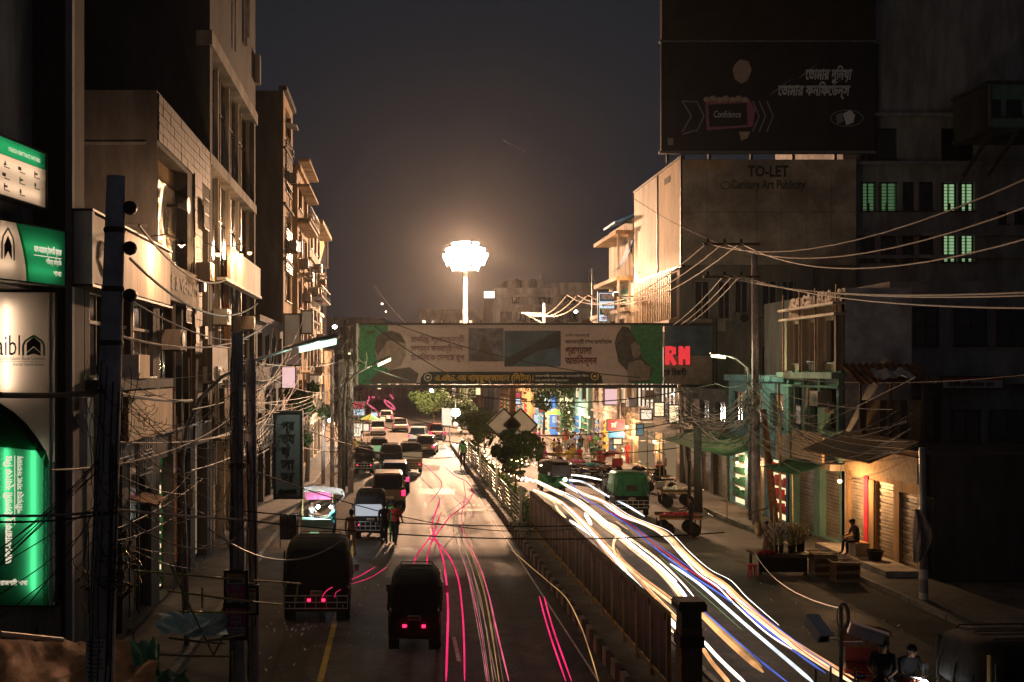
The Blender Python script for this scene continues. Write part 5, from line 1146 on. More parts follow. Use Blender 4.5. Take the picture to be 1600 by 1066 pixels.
# near thick pole in front of the cream fascia shop
Y = 13.0
p0 = P(157,1066,Y); p1 = P(182,276,Y); dd = (p0-p1); p0 = p1+dd*(p1.z/(p1.z-p0.z))
pole = conc_pole('thick concrete pole with a pasted notice before the cream fascia shop', V(p0.x, Y, 0), p1, .21, .125)
for z, k in ((P(0,452,Y).z, 0), (P(0,536,Y).z, 1), (P(0,800,Y).z, 2), (P(0,360,Y).z, 3)):
    f = z/p1.z; x = p0.x+(p1.x-p0.x)*f; MB().lathe([(.19-.06*f,-.035),(.205-.06*f,0),(.19-.06*f,.035)], (x, Y, z), 14).build('band', M['metal_dark'], pole)
for py in (325, 388, 462):
    c = P(203, py, Y); MB().lathe([(.02,-.07),(.085,-.05),(.095,0),(.085,.05),(.02,.07)], c, 12, 'y').build('insulator', M['paint_black'], pole); MB().bar(c-V(.16,0,0), c, .03).build('insulator_arm', M['metal_dark'], pole)
c = P(158, 1028, Y-.21); m = MB()
f_ = lambda z: p0.x+(p1.x-p0.x)*z/p1.z
zz = (P(0,1062,Y).z, P(0,992,Y).z)
m.grid(lambda u, v: (f_(zz[0]+(zz[1]-zz[0])*v)+.205*math.sin(-1.0+1.7*u), Y-.205*math.cos(-1.0+1.7*u), zz[0]+(zz[1]-zz[0])*v), 8, 4); m.build('notice', M['board_pale'], pole)
m = MB(); r_ = random.Random(4)
for k in range(9):
    z = zz[1]-.06-k*.055; a0 = -.75+r_.uniform(0,.2); a1 = .5-r_.uniform(0,.4)
    for q in range(6): u0, u1 = a0+(a1-a0)*q/6, a0+(a1-a0)*(q+.7)/6; m.face(*[(f_(z)+.208*math.sin(u), Y-.208*math.cos(u), z+w) for u, w in ((u0,0),(u1,0),(u1,.025),(u0,.025))])
m.build('notice_print', M['ink_faded'], pole)
def pole_cables(par, base, top, r, n, seed, mt='wire'):
    rr = random.Random(seed); base, top = Vector(base), Vector(top)
    for k in range(n):
        a = rr.uniform(-2.6, -.5); o = V(math.cos(a), math.sin(a), 0)*(r+.012); f0, f1 = rr.uniform(0,.35), rr.uniform(.6,1)
        MB().tube([base.lerp(top, f0+(f1-f0)*q/8)+o*(1.05-.35*(f0+(f1-f0)*q/8))+V(rr.uniform(-.02,.02), -rr.uniform(0,.03), 0) for q in range(9)], rr.choice([.008,.012,.016]), 5).build('strapped_cable', M[rr.choice([mt, mt, 'wire_pale'])], par)
pole_cables(pole, V(p0.x, Y, 0), p1, .20, 9, 3)
# H pole with purple sign
Y = 19.0
hp = conc_pole('weathered cable pole carrying the purple signs beside the bamboo rails', V(PX(371,Y),Y,0), P(371,520,Y), .15, .11)
hp2 = conc_pole('slimmer cable pole standing close beside the purple sign pole', V(PX(393,Y),Y+.3,0), P(391,560,Y+.3), .13, .10)
pole_cables(hp, V(PX(371,Y),Y,0), P(371,520,Y), .15, 8, 5); pole_cables(hp2, V(PX(393,Y),Y+.3,0), P(391,560,Y+.3), .13, 6, 6)
MB().lathe([(.16,-.05),(.16,.05)], (PX(371,Y), Y, 5.2), 10).build('band', M['metal_dark'], hp)
def pole_sign(lab, px0, px1, py0, py1, Y, mt, rows, cat='sign'):
    t, fr = front_board('pole_sign', lab, cat, px0, px1, py0, py1, Y, mt, .02, 'metal_dark'); w = PX(px1,Y)-PX(px0,Y)
    for k, (tx, sz, cm, py, wf) in enumerate(rows):
        if tx is None: m = MB(); fr.box(m, PX(px0,Y)+.004, PX(px1,Y)-.004, PZ(py+sz,Y), PZ(py,Y), .002, .006); m.build('band', M[cm], t)
        else: text(tx, sz, M[cm], fr, PX(px0,Y)+w*(1-wf)/2, PZ(py,Y), .014, t, width=w*wf, bold=.01)
    return t
pole_sign('upper purple sign with white lettering and a red foot on the cable pole', 355, 383, 896, 945, Y-.2, 'sign_purple', [(None,4,'ink_gold',897,1),(None,11,'board_pale',902,1),('হিসাব',.09,'ink_maroon',911,.7),('করুন',.07,'board_pale',920,.5),('বিকাশ',.1,'ink_gold',933,.8),(None,6,'board_cream',938,1),('শাখা',.05,'ink',943,.4)])
pole_sign('lower purple sign with white Bengali lettering and an arrow foot on the cable pole', 354, 384, 947, 995, Y-.2, 'sign_purple', [('িবকাশ',.08,'ink_gold',957,.6),('বিকাশ',.085,'board_pale',967,.55),('করুন',.085,'board_pale',975,.55),(None,3,'board_pale',980,.8),(None,2,'board_pale',985,.5),(None,7,'board_cream',988,1),('→',.07,'ink',994,.3)])
pole_sign('pink and white paper sign on the slimmer cable pole', 386, 400, 919, 956, Y-.1, 'cloth_white', [(None,3,'sign_red',922,1),('ভর্তি',.05,'ink_red',934,.7),(None,2,'sign_red',940,1),('চলছে',.05,'ink_red',950,.7)])
# upright grey sign lettered downwards with an arrow
Yv = 26
t, fr = front_board('upright_sign', 'tall grey unlit sign lettered downwards with an arrow at its foot', 'sign', 431, 469, 646, 776, Yv, 'sign_grey', .2, legs=0)
for k, tx in enumerate(('প্র','ত্য','য়','সা','ম')):
    text(tx, .34, M['ink'], fr, PX(440,Yv), PZ(672+k*20,Yv), .02, t, width=.36)
a = MB(); a.prism([fr.p(PX(x,Yv), PZ(y,Yv), .02) for x, y in ((434,768),(441,763),(441,766),(465,764),(463,768),(465,772),(441,771),(441,774))], (0,-.012,0)); a.build('arrow', M['ink'], t)
# bank side pole cluster (515..555)
cl = []
for k, (px, Yc, top, r, lab) in enumerate(((519,58,560,.13,'wooden brown cable pole of the crowded bank side cluster'), (533,57,548,.2,'thick concrete pole bearing the transformer in the bank side cluster'), (548,57.5,545,.17,'pale concrete pole wrapped in cables in the bank side cluster'), (505,62,600,.12,'thin pole behind the upright grey sign before the white bulb'))):
    cl.append(conc_pole(lab, V(PX(px,Yc),Yc,.0), P(px,top,Yc), r, r*.8))
MB().box(PX(527,57), PX(557,57), 56.5, 57.7, PZ(562,57), PZ(554,57)).build('platform', M['metal_dark'], cl[1])
MB().box(PX(530,57), PX(541,57), 56.3, 56.78, PZ(590,57), PZ(566,57)).build('switch_box', M['metal_grey'], cl[1])
# market side poles
u1 = conc_pole('tall market side pole with two crossarms and the cable tangle', V(PX(1182,44.5),44.5,0), P(1179,398,44.5), .2, .12)
for py in (382, 433):
    MB().box(PX(1098,44.5), PX(1186,44.5), 44.34, 44.46, PZ(py,44.5)-.06, PZ(py,44.5)+.05).build('crossarm', M['wood_dark'], u1)
    for px in (1105,1131,1157):
        MB().lathe([(.04,0),(.07,.03),(.04,.09),(.07,.13),(.02,.2)], (PX(px,44.5), 44.4, PZ(py,44.5)+.05), 8).build('insulator', M['paint_black'], u1)
conc_pole('short brown pole leaning against the tall market side pole', V(PX(1212,43.5),43.5,0), P(1193,640,43.5), .17, .13, mt='rust')
conc_pole('slim pole beside the green storey of the old house', V(PX(1220,42),42,0), P(1217,598,42), .06, .05, mt='bamboo')
conc_pole('stout dark pole beneath the cable mass by the parked carts', V(PX(1091,49.5),49.5,0), P(1090,668,49.5), .22, .19, mt='concrete_dark')
conc_pole('second stout dark pole touching the first by the parked carts', V(PX(1077,50.5),50.5,0), P(1077,720,50.5), .1, .09, mt='concrete_dark')
conc_pole('thick trunk like pole where the market wires gather', V(PX(948,84),84,0), P(944,640,84), .3, .22, mt='rust')
conc_pole('steel pole rising before the bright cream shop', V(PX(1060,62),60,0), P(1061,602,60), .09, .09, mt='metal_pale')
u2 = conc_pole('pale far pole with a braced crossarm seen over the banner', V(PX(851,125),125,0), P(850,474,125), .22, .18, mt='metal_pale')
MB().bar(P(815,489,125), P(852,491,125), .2).build('crossarm', M['metal_pale'], u2); MB().bar(P(820,490,124.9), P(849,506,124.9), .12).build('brace', M['metal_pale'], u2)
u3 = conc_pole('mid distance pole between the far crossarm and the market pole', V(PX(924,95),95,0), P(926,420,95), .12, .09, mt='metal_grey')
MB().bar(P(880,462,95), P(930,462,95), .12).build('crossarm', M['wood_dark'], u3)
sp = conc_pole('white stickered pole with a hanging pale cloth in the dark by the plaster wall', V(PX(1444,30),30,0), P(1441,700,30), .12, .09, mt='metal_grey')
for a, b in ((890,905),(906,925),(926,936)):
    MB().lathe([(.125,PZ(b,30)),(.125,PZ(a,30))], (PX(1443,30), 30, 0), 12).build('sticker', M['board_pale' if a != 906 else 'sign_grey'], sp)
m = MB(); m.grid(lambda u, v: (PX(1428,29.7)+.5*u*(.3+.7*math.sin(v*3.0)), 29.7+.08*math.sin(u*9+v*4), PZ(880,29.7)+(PZ(796,29.7)-PZ(880,29.7))*v), 6, 8); t = m.build('hanging_cloth', M['board_dull']); tag(t, 'pale grey cloth hanging beside the stickered pole', 'cloth')
# cables
def sagline(p, q, sag, n=14):
    p, q = Vector(p), Vector(q); return [p.lerp(q, k/n)-V(0,0,4*sag*(k/n)*(1-k/n)) for k in range(n+1)]
def cable(lab, p, q, sag, r=.012, mt='wire', group=None, n=14, name='power_cable'):
    o = MB().tube(sagline(p, q, sag, n), r, 5).build(name, M[mt]); return tag(o, lab, 'cable', group)
ends = ((1630,268,20),(1630,314,20),(1630,366,20))
for k, (px, e) in enumerate(zip((1105,1131,1157), ends)):
    cable(['topmost', 'middle', 'lowest'][k]+' of the three bright lines sweeping from the upper crossarm over the dark block', P(px,382-2,44.4), P(*e), .9, .022, 'wire_pale')
for k, (px, e) in enumerate(zip((1131,1145,1157), ((1630,456,18),(1630,461,18.5),(1630,482,19)))):
    cable(['highest', 'second', 'lowest'][k]+' of the three lines from the lower crossarm across the plaster end wall', P(px,431,44.4), P(*e), .35, .02, 'wire_pale')
for k, (px, qx) in enumerate(zip((1105,1131,1157), (886,902,918))):
    cable(['first', 'second', 'third'][k]+' of three lines falling from the upper crossarm past the bright hoarding', P(px,380,44.4), P(qx,461,95), 1.7, .03, 'wire_pale')
    cable(['first', 'second', 'third'][k]+' of three lines swooping from the mid pole to the far crossarm', P(qx,461,95), P(824+k*10,489,125), 1.1, .05, 'wire_pale')
for k, px in enumerate((1131,1145,1157)):
    cable(['first', 'second', 'third'][k]+' of three lines falling from the lower crossarm towards the cornice', P(px,431,44.4), P(985+k*9,520,88), 1.2, .025, 'wire_pale')
cable('dark line crossing the bright hoarding face diagonally', P(990,310,60), P(1180,400,44.5), .3, .02)
cable('loose wire dropping through the sky left of the mast', P(585,446,70), P(640,510,73), .2, .025, 'wire_pale')
cable('thin wire falling from the upper sky beside the mast', P(786,219,60), P(822,238,60), .0, .012, 'wire_pale')
near = [((0,618,10.5),(168,610,13),.03,.035,'wire','thick twisted black cable running from the bank sign to the concrete pole'), ((168,612,13),(300,626,22),.05,.03,'wire','continuation of the thick twisted cable past the concrete pole'),
 ((217,352,14),(352,437,24),.35,.02,'wire_pale','pale cable from the concrete pole across the tiled pilaster'), ((203,404,13.2),(402,474,24),.5,.02,'wire_pale','pale cable sagging under the fascia lettering'),
 ((190,526,13),(420,505,26),.35,.018,'wire_pale','cable drooping across the glazed shop windows'), ((205,470,13.2),(388,530,24),.2,.014,'wire','dark cable passing the air conditioner casing'),
 ((178,796,13),(385,812,19),.02,.022,'wire_pale','straight ochre cable between concrete pole and purple sign pole'), ((0,806,12),(178,797,13),.03,.018,'wire_pale','ochre cable running across the green sign to the concrete pole'),
 ((0,816,12),(178,800,13),.04,.014,'wire','black cable running across the green sign just under the ochre one'), ((185,800,13),(372,838,19),.35,.014,'wire_pale','slack cable looping below the straight ochre one'),
 ((325,825,17),(545,835,21),.55,.016,'wire_pale','slack orange lit cable hanging before the dark auto rickshaw'), ((372,812,19),(1132,832,22),.25,.014,'wire','lower black cable stretched over the whole road'),
 ((372,798,19),(900,822,22),.1,.012,'wire','upper black cable stretched over the carriageway'), ((395,735,20),(900,826,30),.5,.012,'wire','dark cable slanting over the parked cars'),
 ((440,655,26),(760,705,40),.6,.016,'wire','cable above the far traffic from the upright sign'), ((540,650,57),(1060,700,60),1.1,.03,'wire','cable crossing the road in front of the traffic policeman'),
 ((550,630,57),(1075,655,60),1.4,.03,'wire','cable crossing under the banner from pole to pole'), ((545,560,57),(1120,600,46),1.6,.03,'wire','cable hanging across the printed banner'),
 ((585,510,59),(730,600,57),.2,.03,'wire','dark cable slanting over the printed face'), ((600,500,59),(1000,590,57),.6,.03,'wire','dark cable slanting across the banner lettering'),
 ((300,640,24),(470,560,50),.4,.014,'wire_pale','cable rising along the lamp arm'), ((310,690,22),(470,600,46),.4,.014,'wire_pale','cable rising beneath the lamp arm'), ((300,735,20),(440,655,40),.3,.012,'wire_pale','cable rising before the orange boards'),
 ((165,690,13),(415,655,30),.25,.014,'wire_pale','cable crossing the ochre board toward the upright sign'), ((80,735,13),(365,650,24),.3,.014,'wire_pale','long pale cable from the green sign up to the cable pole'),
 ((470,700,28),(700,690,57),.4,.014,'wire','green glinting cable behind the upright sign'), ((1178,862,30),(1316,952,11),.28,.010,'wire_pale','pale cable dropping from the flower stall to the camera pole'),
 ((1182,600,44.5),(1395,640,34),.3,.015,'wire_pale','pale cable from the market pole to the porch'), ((1290,660,40),(1430,590,33),.0,.014,'wire_pale','stiff pale rod like cable rising past the porch'),
 ((1182,585,44.5),(1640,582,30),.35,.016,'wire_pale','long pale cable running level past the dark building'), ((1120,600,46),(1182,590,44.5),.3,.015,'wire','short cable from banner end to the market pole')]
for a, b, s, r, mt, lab in near: cable(lab, P(*a), P(*b), s, r, mt)
r_ = random.Random(77)
for k in range(26):
    a = P(1178+r_.uniform(-5,8), r_.uniform(585,690), 44.4); b = P(1425+r_.uniform(-25,10), r_.uniform(640,715), 31+r_.uniform(-1,1))
    cable('thin cable of the drooping bundle between the market pole and the stickered pole', a, b, r_.uniform(.4,1.3), .009, r_.choice(['wire','wire_pale','wire']), 'drooping cable bundle of the old house')
for k in range(22):
    a = P(1178+r_.uniform(-5,5), r_.uniform(590,660), 44.4); b = P(1062+r_.uniform(-6,6), r_.uniform(598,690), 60)
    cable('thin cable of the tangled fan between the market pole and the steel pole', a, b, r_.uniform(.3,1.6), .012, r_.choice(['wire','wire_pale','wire_pale']), 'cable fan beside the hoarding block')
for k in range(16):
    a = P(1062+r_.uniform(-4,4), r_.uniform(600,690), 60); b = P(946+r_.uniform(-6,6), r_.uniform(610,680), 84)
    cable('thin cable of the fan between the steel pole and the trunk like pole', a, b, r_.uniform(.3,1.5), .02, r_.choice(['wire','wire_pale','wire_pale']), 'cable fan before the cream shop')
for k in range(9):
    cable('black cable of the fan crossing the green bank sign', P(165+r_.uniform(-4,4), r_.uniform(690,830), 13), P(r_.uniform(-40,40), r_.uniform(830,1000), 11), r_.uniform(0,.1), .007, 'wire', 'cables fanning over the bank sign')
for k in range(12):
    cable('thin cable of the web between concrete pole and purple sign pole', P(168+r_.uniform(-4,6), r_.uniform(560,760), 13), P(370+r_.uniform(-3,3), r_.uniform(560,800), 19), r_.uniform(.1,.6), .006, r_.choice(['wire','wire_pale']), 'cable web before the shop fronts')
for k in range(12):
    cable('thin cable of the web between purple sign pole and the pole cluster', P(372+r_.uniform(-3,3), r_.uniform(560,740), 19), P(533+r_.uniform(-8,8), r_.uniform(555,640), 57), r_.uniform(.2,1.2), .008, r_.choice(['wire','wire','wire','wire_pale']), 'cable web along the bank side row')
for k in range(30):
    a = P(1178+r_.uniform(-6,8), r_.uniform(600,700), 44.3); b = P(r_.uniform(1080,1110), r_.uniform(640,700), 50)
    cable('pale glinting cable of the mass strung from the market pole to the stout dark poles', a, b, r_.uniform(.1,.9), .011, r_.choice(['wire_pale','wire_pale','wire']), 'glinting cable mass over the barrows')
for k in range(18):
    a = P(1183+r_.uniform(-4,6), r_.uniform(590,700), 44.3); b = P(r_.uniform(1235,1330), r_.uniform(590,720), r_.uniform(37.5,38.5))
    cable('thin cable strung across the green front of the old house', a, b, r_.uniform(.05,.5), .009, r_.choice(['wire_pale','wire']), 'cables across the old house front')
for k in range(18):
    a = P(r_.uniform(360,400), r_.uniform(560,720), 19.2); b = P(r_.uniform(420,500), r_.uniform(480,640), r_.uniform(40,56))
    cable('thin cable sagging from the purple sign pole toward the orange lit blocks', a, b, r_.uniform(.2,.9), .007, r_.choice(['wire_pale','wire','wire','wire']), 'cables along the bank side shops')
for k in range(14):
    a = P(r_.uniform(160,176), r_.uniform(600,860), 13); b = P(r_.uniform(290,372), r_.uniform(690,900), r_.uniform(18,22))
    cable('thin low cable between concrete pole and the lamp standard', a, b, r_.uniform(.05,.5), .005, r_.choice(['wire_pale','wire']), 'low cables before the dark shop fronts')
def tangle(lab, c, ex, n, r, seed, mt='wire'):
    rr = random.Random(seed); m = MB(); c = Vector(c)
    for k in range(n):
        a = c+V(rr.gauss(0,ex[0]), rr.gauss(0,ex[1]), rr.uniform(-ex[2],ex[2])); th = rr.uniform(0, 3.14); u = V(math.cos(th), math.sin(th), rr.uniform(-.4,.4)); w = V(rr.uniform(-.3,.3), rr.uniform(-.3,.3), -1)
        ra, rb = ex[0]*rr.uniform(.4,1.5), ex[2]*rr.uniform(.08,.4); a0 = rr.uniform(-.5,.6); a1 = rr.uniform(2.4,4.6)
        m.tube([a+u*ra*math.cos(a0+(a1-a0)*q/11)+w*rb*math.sin(a0+(a1-a0)*q/11) for q in range(12)], r, 4, False)
    o = m.build('cable_tangle', M[mt]); o['kind'] = 'stuff'; o['label'] = lab; return o
tangle('tangle of cables and boxes round the market pole', P(1178,630,44.3), (.22,.2,1.7), 49, 0.010, 1); tangle('pale loops in the market pole tangle', P(1176,625,44.2), (.2,.2,1.5), 18, 0.010, 2, 'wire_pale')
tangle('dense cables on the bank side pole cluster', P(538,630,56.8), (.45,.3,3.2), 77, 0.015, 3); tangle('pale cable loops on the bank side pole cluster', P(545,600,56.7), (.4,.3,2.2), 28, 0.015, 4, 'wire_pale')
tangle('knotted cables on the purple sign pole', P(372,700,19), (.16,.15,1.6), 42, 0.006, 5); tangle('hanging cable ends on the concrete pole', P(172,740,12.8), (.16,.12,1.3), 28, 0.005, 6)
tangle('cables gathered at the trunk like pole', P(945,640,83.8), (.6,.3,1.8), 42, 0.018, 7, 'wire_pale'); tangle('cable coil hung low on the concrete pole', P(178,880,12.8), (.1,.08,.3), 35, 0.007, 8); tangle('cables hanging under the glass tower', P(400,640,40), (.4,.5,2.2), 42, 0.010, 9)
tangle('cable mass over the stout dark poles', P(1085,650,50), (1.1,.6,1.0), 42, 0.010, 10)
tangle('knot of wires below the ochre board', P(232,640,20), (.2,.2,.5), 21, 0.005, 12)
# bamboo rails at the lower left
t = thing('bamboo_rack', 'rack of tied bamboo poles over the pavement by the purple signs', 'bamboo frame', P(330,1030,18))
for a, b in (((215,892,17),(470,912,20)), ((262,923,17),(440,945,19)), ((280,955,17),(405,957,19)), ((264,997,17),(352,1006,17)), ((235,1022,17),(362,1026,17)), ((333,1025,17),(352,988,17)), ((320,1002,17),(380,992,17.5)), ((265,880,17),(333,1023,17)), ((284,850,17),(286,960,17)), ((466,910,20),(462,940,20)), ((316,918,17.2),(316,950,17.2)), ((362,1020,17),(366,1100,17)), ((240,1010,17),(240,1120,17)), ((212,890,17),(205,1120,17))):
    MB().tube([P(*a), (P(*a)+P(*b))/2-V(0,0,.015), P(*b)], [.018,.021,.016], 6).build('bamboo_pole', M['bamboo'], t)
def tarp(lab, px0, px1, py0, py1, Y0, Y1, mt, amp=.15, n=26, cat='tarpaulin', fq=2.2, cut=.25):
    def f(u, v):
        e0 = cut*(noise.noise((v*2.5, px0, 1))*.5+.35*v*v); e1 = cut*(noise.noise((v*2.1, px1, 5))*.6+.3*(1-v)**2); uu = e0+(1-e0-e1)*u
        vv = v+cut*.5*(noise.noise((u*2.2, py0, 3))+.8*math.sin(u*3.1)*(.3+.7*v))
        w = amp*(noise.noise((u*fq*3, v*fq*1.3, px0*.1))+.5*abs(noise.noise((u*fq*8+v*4, v*fq*2, 2))))
        return P(px0+(px1-px0)*uu, py0+(py1-py0)*vv, Y1+(Y0-Y1)*v)+V(0, 0, w)
    o = MB().grid(f, n, n).build('tarpaulin', M[mt], smooth=True)
    return tag(o, lab, cat)
tarp('dark blue tarpaulin sagging between the bamboo poles', 245, 356, 957, 992, 16.5, 18.6, 'tarp_blue', .05)
tarp('brown tarpaulin roof over the stall beneath the bank sign', -60, 250, 1000, 1120, 12.2, 16, 'tarp_brown', .12, 40)
tarp('crumpled green plastic sheet behind the concrete pole', 205, 250, 1000, 1056, 14.5, 15.5, 'tarp_green', .1, 26, fq=2)
tarp('dark green plastic covering at the foot of the bamboo rack', 225, 300, 1045, 1090, 15, 16.5, 'awning_green', .08, 20)
MB()
t = thing('rod', 'pale pipe lying across the brown tarpaulin below the bank sign', 'pipe', P(50,995,14)); MB().tube([P(0,990,14), P(98,1000,15)], .035, 8).build('pipe_body', M['metal_pale'], t)
# leafy cut-out lattice panel seen past the bank corner
t = thing('lattice_panel', 'yellow green leaf pattern lattice panel low beside the concrete pole', 'panel', P(130,925,21.5))
Yp = 21.9; fr = Fr((0,Yp,0),(1,0,0),(0,-1,0)); r_ = random.Random(9)
m = MB()
for k in range(5): m.bar((PX(112+26*k,Yp), Yp+.04, PZ(960,Yp)), (PX(112+26*k,Yp), Yp+.04, PZ(830,Yp)), .03)
m.build('frame', M['metal_dark'], t)
for (cx_, cy_) in ((130,925),(190,860),(205,905)):
    for k in range(16):
        x, y, a = cx_+r_.uniform(-20,20), cy_+r_.uniform(-28,28), r_.uniform(0,3); c = fr.p(PX(x,Yp), PZ(y,Yp), .0); d = V(math.cos(a),0,math.sin(a)); n_ = V(-d.z,0,d.x)
        MB().prism([c-d*.11, c-d*.03+n_*.035, c+d*.07+n_*.03, c+d*.12, c+d*.06-n_*.035, c-d*.04-n_*.03], (0,.02,0)).build('leaf_shape', M['rail_gold'] if k % 3 else M['bamboo'], t)
# ------------------------------------------------------------------ vehicles (local: forward +y, on z=0)
def rr_ring(y, hw, z0, z1, rd=.12, n=4, top=1.0):
    pts = []
    for cx_, cz_, a0 in ((hw-rd, z0+rd, -90), (hw*top-rd, z1-rd, 0), (-hw*top+rd, z1-rd, 90), (-hw+rd, z0+rd, 180)):
        for k in range(n): a = R(a0+90*k/(n-1)); pts.append((cx_+rd*math.cos(a), y, cz_+rd*math.sin(a)))
    return pts
def wheel(par, c, r, w, rim='metal_grey'):
    t = MB().lathe([(r*.6,-w/2),(r*.93,-w/2),(r,-w*.25),(r,w*.25),(r*.93,w/2),(r*.6,w/2)], c, 16, 'x').build('tyre', M['rubber'], par, smooth=False)
    MB().lathe([(r*.1,-w*.55),(r*.58,-w*.5),(r*.6,-w*.3),(r*.6,w*.3),(r*.58,w*.5),(r*.1,w*.55)], c, 12, 'x').build('rim', M[rim], t); return t
def auto_rickshaw(name, lab, loc, rz=0, body='paint_green', hood='canvas_black', tail='tail_red', panel=None, rack=True, lights=.5, w=.66, h=1.85, head=None, group='auto rickshaws', hoodline=None):
    t = thing(name, lab, 'auto rickshaw', (0,0,0), 0, group)
    MB().loft([rr_ring(y, hw, z0, z1, .1) for y, hw, z0, z1 in ((-1.25, w*.93, .35, .98), (-1.15, w, .3, 1.02), (-.2, w, .28, 1.0), (.25, w*.95, .3, .62), (.75, w*.8, .3, .6), (1.0, w*.5, .35, .95), (1.2, w*.3, .45, .9))]).build('body', M[body], t, smooth=False)
    MB().loft([rr_ring(y, hw, 1.0, z1, .22, 5, .9) for y, hw, z1 in ((-1.27, w*.9, h-.2), (-1.15, w*1.0, h-.04), (-.4, w*1.02, h), (.4, w*1.0, h-.02), (.72, w*.93, h-.14))], caps=False).build('hood', M[hood], t, smooth=True)
    m = MB(); m.face(*[(x, -1.255, z) for x, z in ((-w*.85,1.0),(w*.85,1.0),(w*.8,h-.3),(w*.6,h-.17),(-w*.6,h-.17),(-w*.8,h-.3))]); m.build('rear_curtain', M[hood], t)
    m = MB(); m.box(-w*.3, w*.3, -1.285, -1.26, 1.25, 1.5); m.build('rear_window', M['glass_dark'], t)
    m = MB()
    for s in (-1, 1): m.tube([(s*w*.98,-1.2,1.0),(s*w*.97,-1.18,h-.25)], .025, 5); m.tube([(s*w*.9,.7,.6),(s*w*.9,.72,h-.3)], .025, 5)
    m.tube([(-w*.9,.72,h-.25),(w*.9,.72,h-.25)], .025, 5); m.build('frame', M['metal_dark'], t)
    m = MB(); m.face((-w*.85,.76,.95),(w*.85,.76,.95),(w*.85,.74,h-.28),(-w*.85,.74,h-.28)); m.build('windscreen', M['glass_grey'], t)
    MB().box(-w*.8, w*.8, -.9, -.4, .62, .74).build('seat', M['paint_maroon'], t); MB().box(-w*.8, w*.8, -1.0, -.9, .7, 1.2).build('seat_back', M['paint_maroon'], t)
    wheel(t, (-w+.06, -.8, .22), .22, .11); wheel(t, (w-.06, -.8, .22), .22, .11); wheel(t, (0, 1.0, .22), .22, .1)
    for s in (-1, 1):
        MB().box(s*lights-.045, s*lights+.045, -1.34, -1.27, .63, .69).build('tail_light', M[tail], t)
    if rack:
        g = MB()
        for z in (.45, .62, .8): g.bar((-w*.95,-1.4,z), (w*.95,-1.4,z), .025)
        for k in range(7): x = -w*.95+w*1.9*k/6; g.bar((x,-1.4,.43), (x,-1.4,.82), .018)
        for s in (-1,1): g.bar((s*w*.8,-1.4,.5), (s*w*.8,-1.2,.5), .03)
        g.build('rear_guard', M['metal_pale'], t)
    MB().box(-.16, .16, -1.3, -1.26, .8, .92).build('number_plate', M['board_cream'], t)
    if panel: MB().box(-w*.92, w*.92, -1.31, -1.275, 1.02, 1.5).build('advert_panel', M[panel], t)
    g = MB()
    for y in (-1.1, -.55, .0, .5): g.tube([(w*1.03*math.cos(a)*1.0, y, 1.02+(h-1.0)*min(1, math.sin(a)*1.25) if 0 < a < 3.14 else 1.02) for a in [q*math.pi/10 for q in range(11)]], .014, 4)
    g.build('hood_rib', M['metal_dark'], t)
    for s in (-1, 1):
        MB().box(s*w*.75-.13, s*w*.75+.13, -1.36, -1.30, .1, .34).build('mud_flap', M['rubber'], t)
        m = MB().obox((s*(w+.12), .75, 1.15), (.07,0,0), (0,.015,0), (0,0,.1)).build('wing_mirror', M['chrome'], t)
        MB().tube([(s*w*.55, -1.275, 1.02), (s*w*.55, -1.262, h-.35)], .012, 4).build('curtain_strap', M['metal_dark'], t)
    m = MB()
    for k in range(6): m.box(-.13+k*.045, -.1+k*.045, -1.306, -1.301, .83, .89)
    m.build('plate_mark', M['ink'], t)
    if head: MB().ball((0, 1.25, .85), (.1,.04,.1), 10, 6).build('headlight', M[head], t)
    if hoodline: MB().box(-w*1.02, w*1.02, -1.3, -1.2, h-.24, h-.16).build('hood_trim', M[hoodline], t)
    t.location = loc; t.rotation_euler = (0,0,rz); bpy.context.view_layer.update(); return t
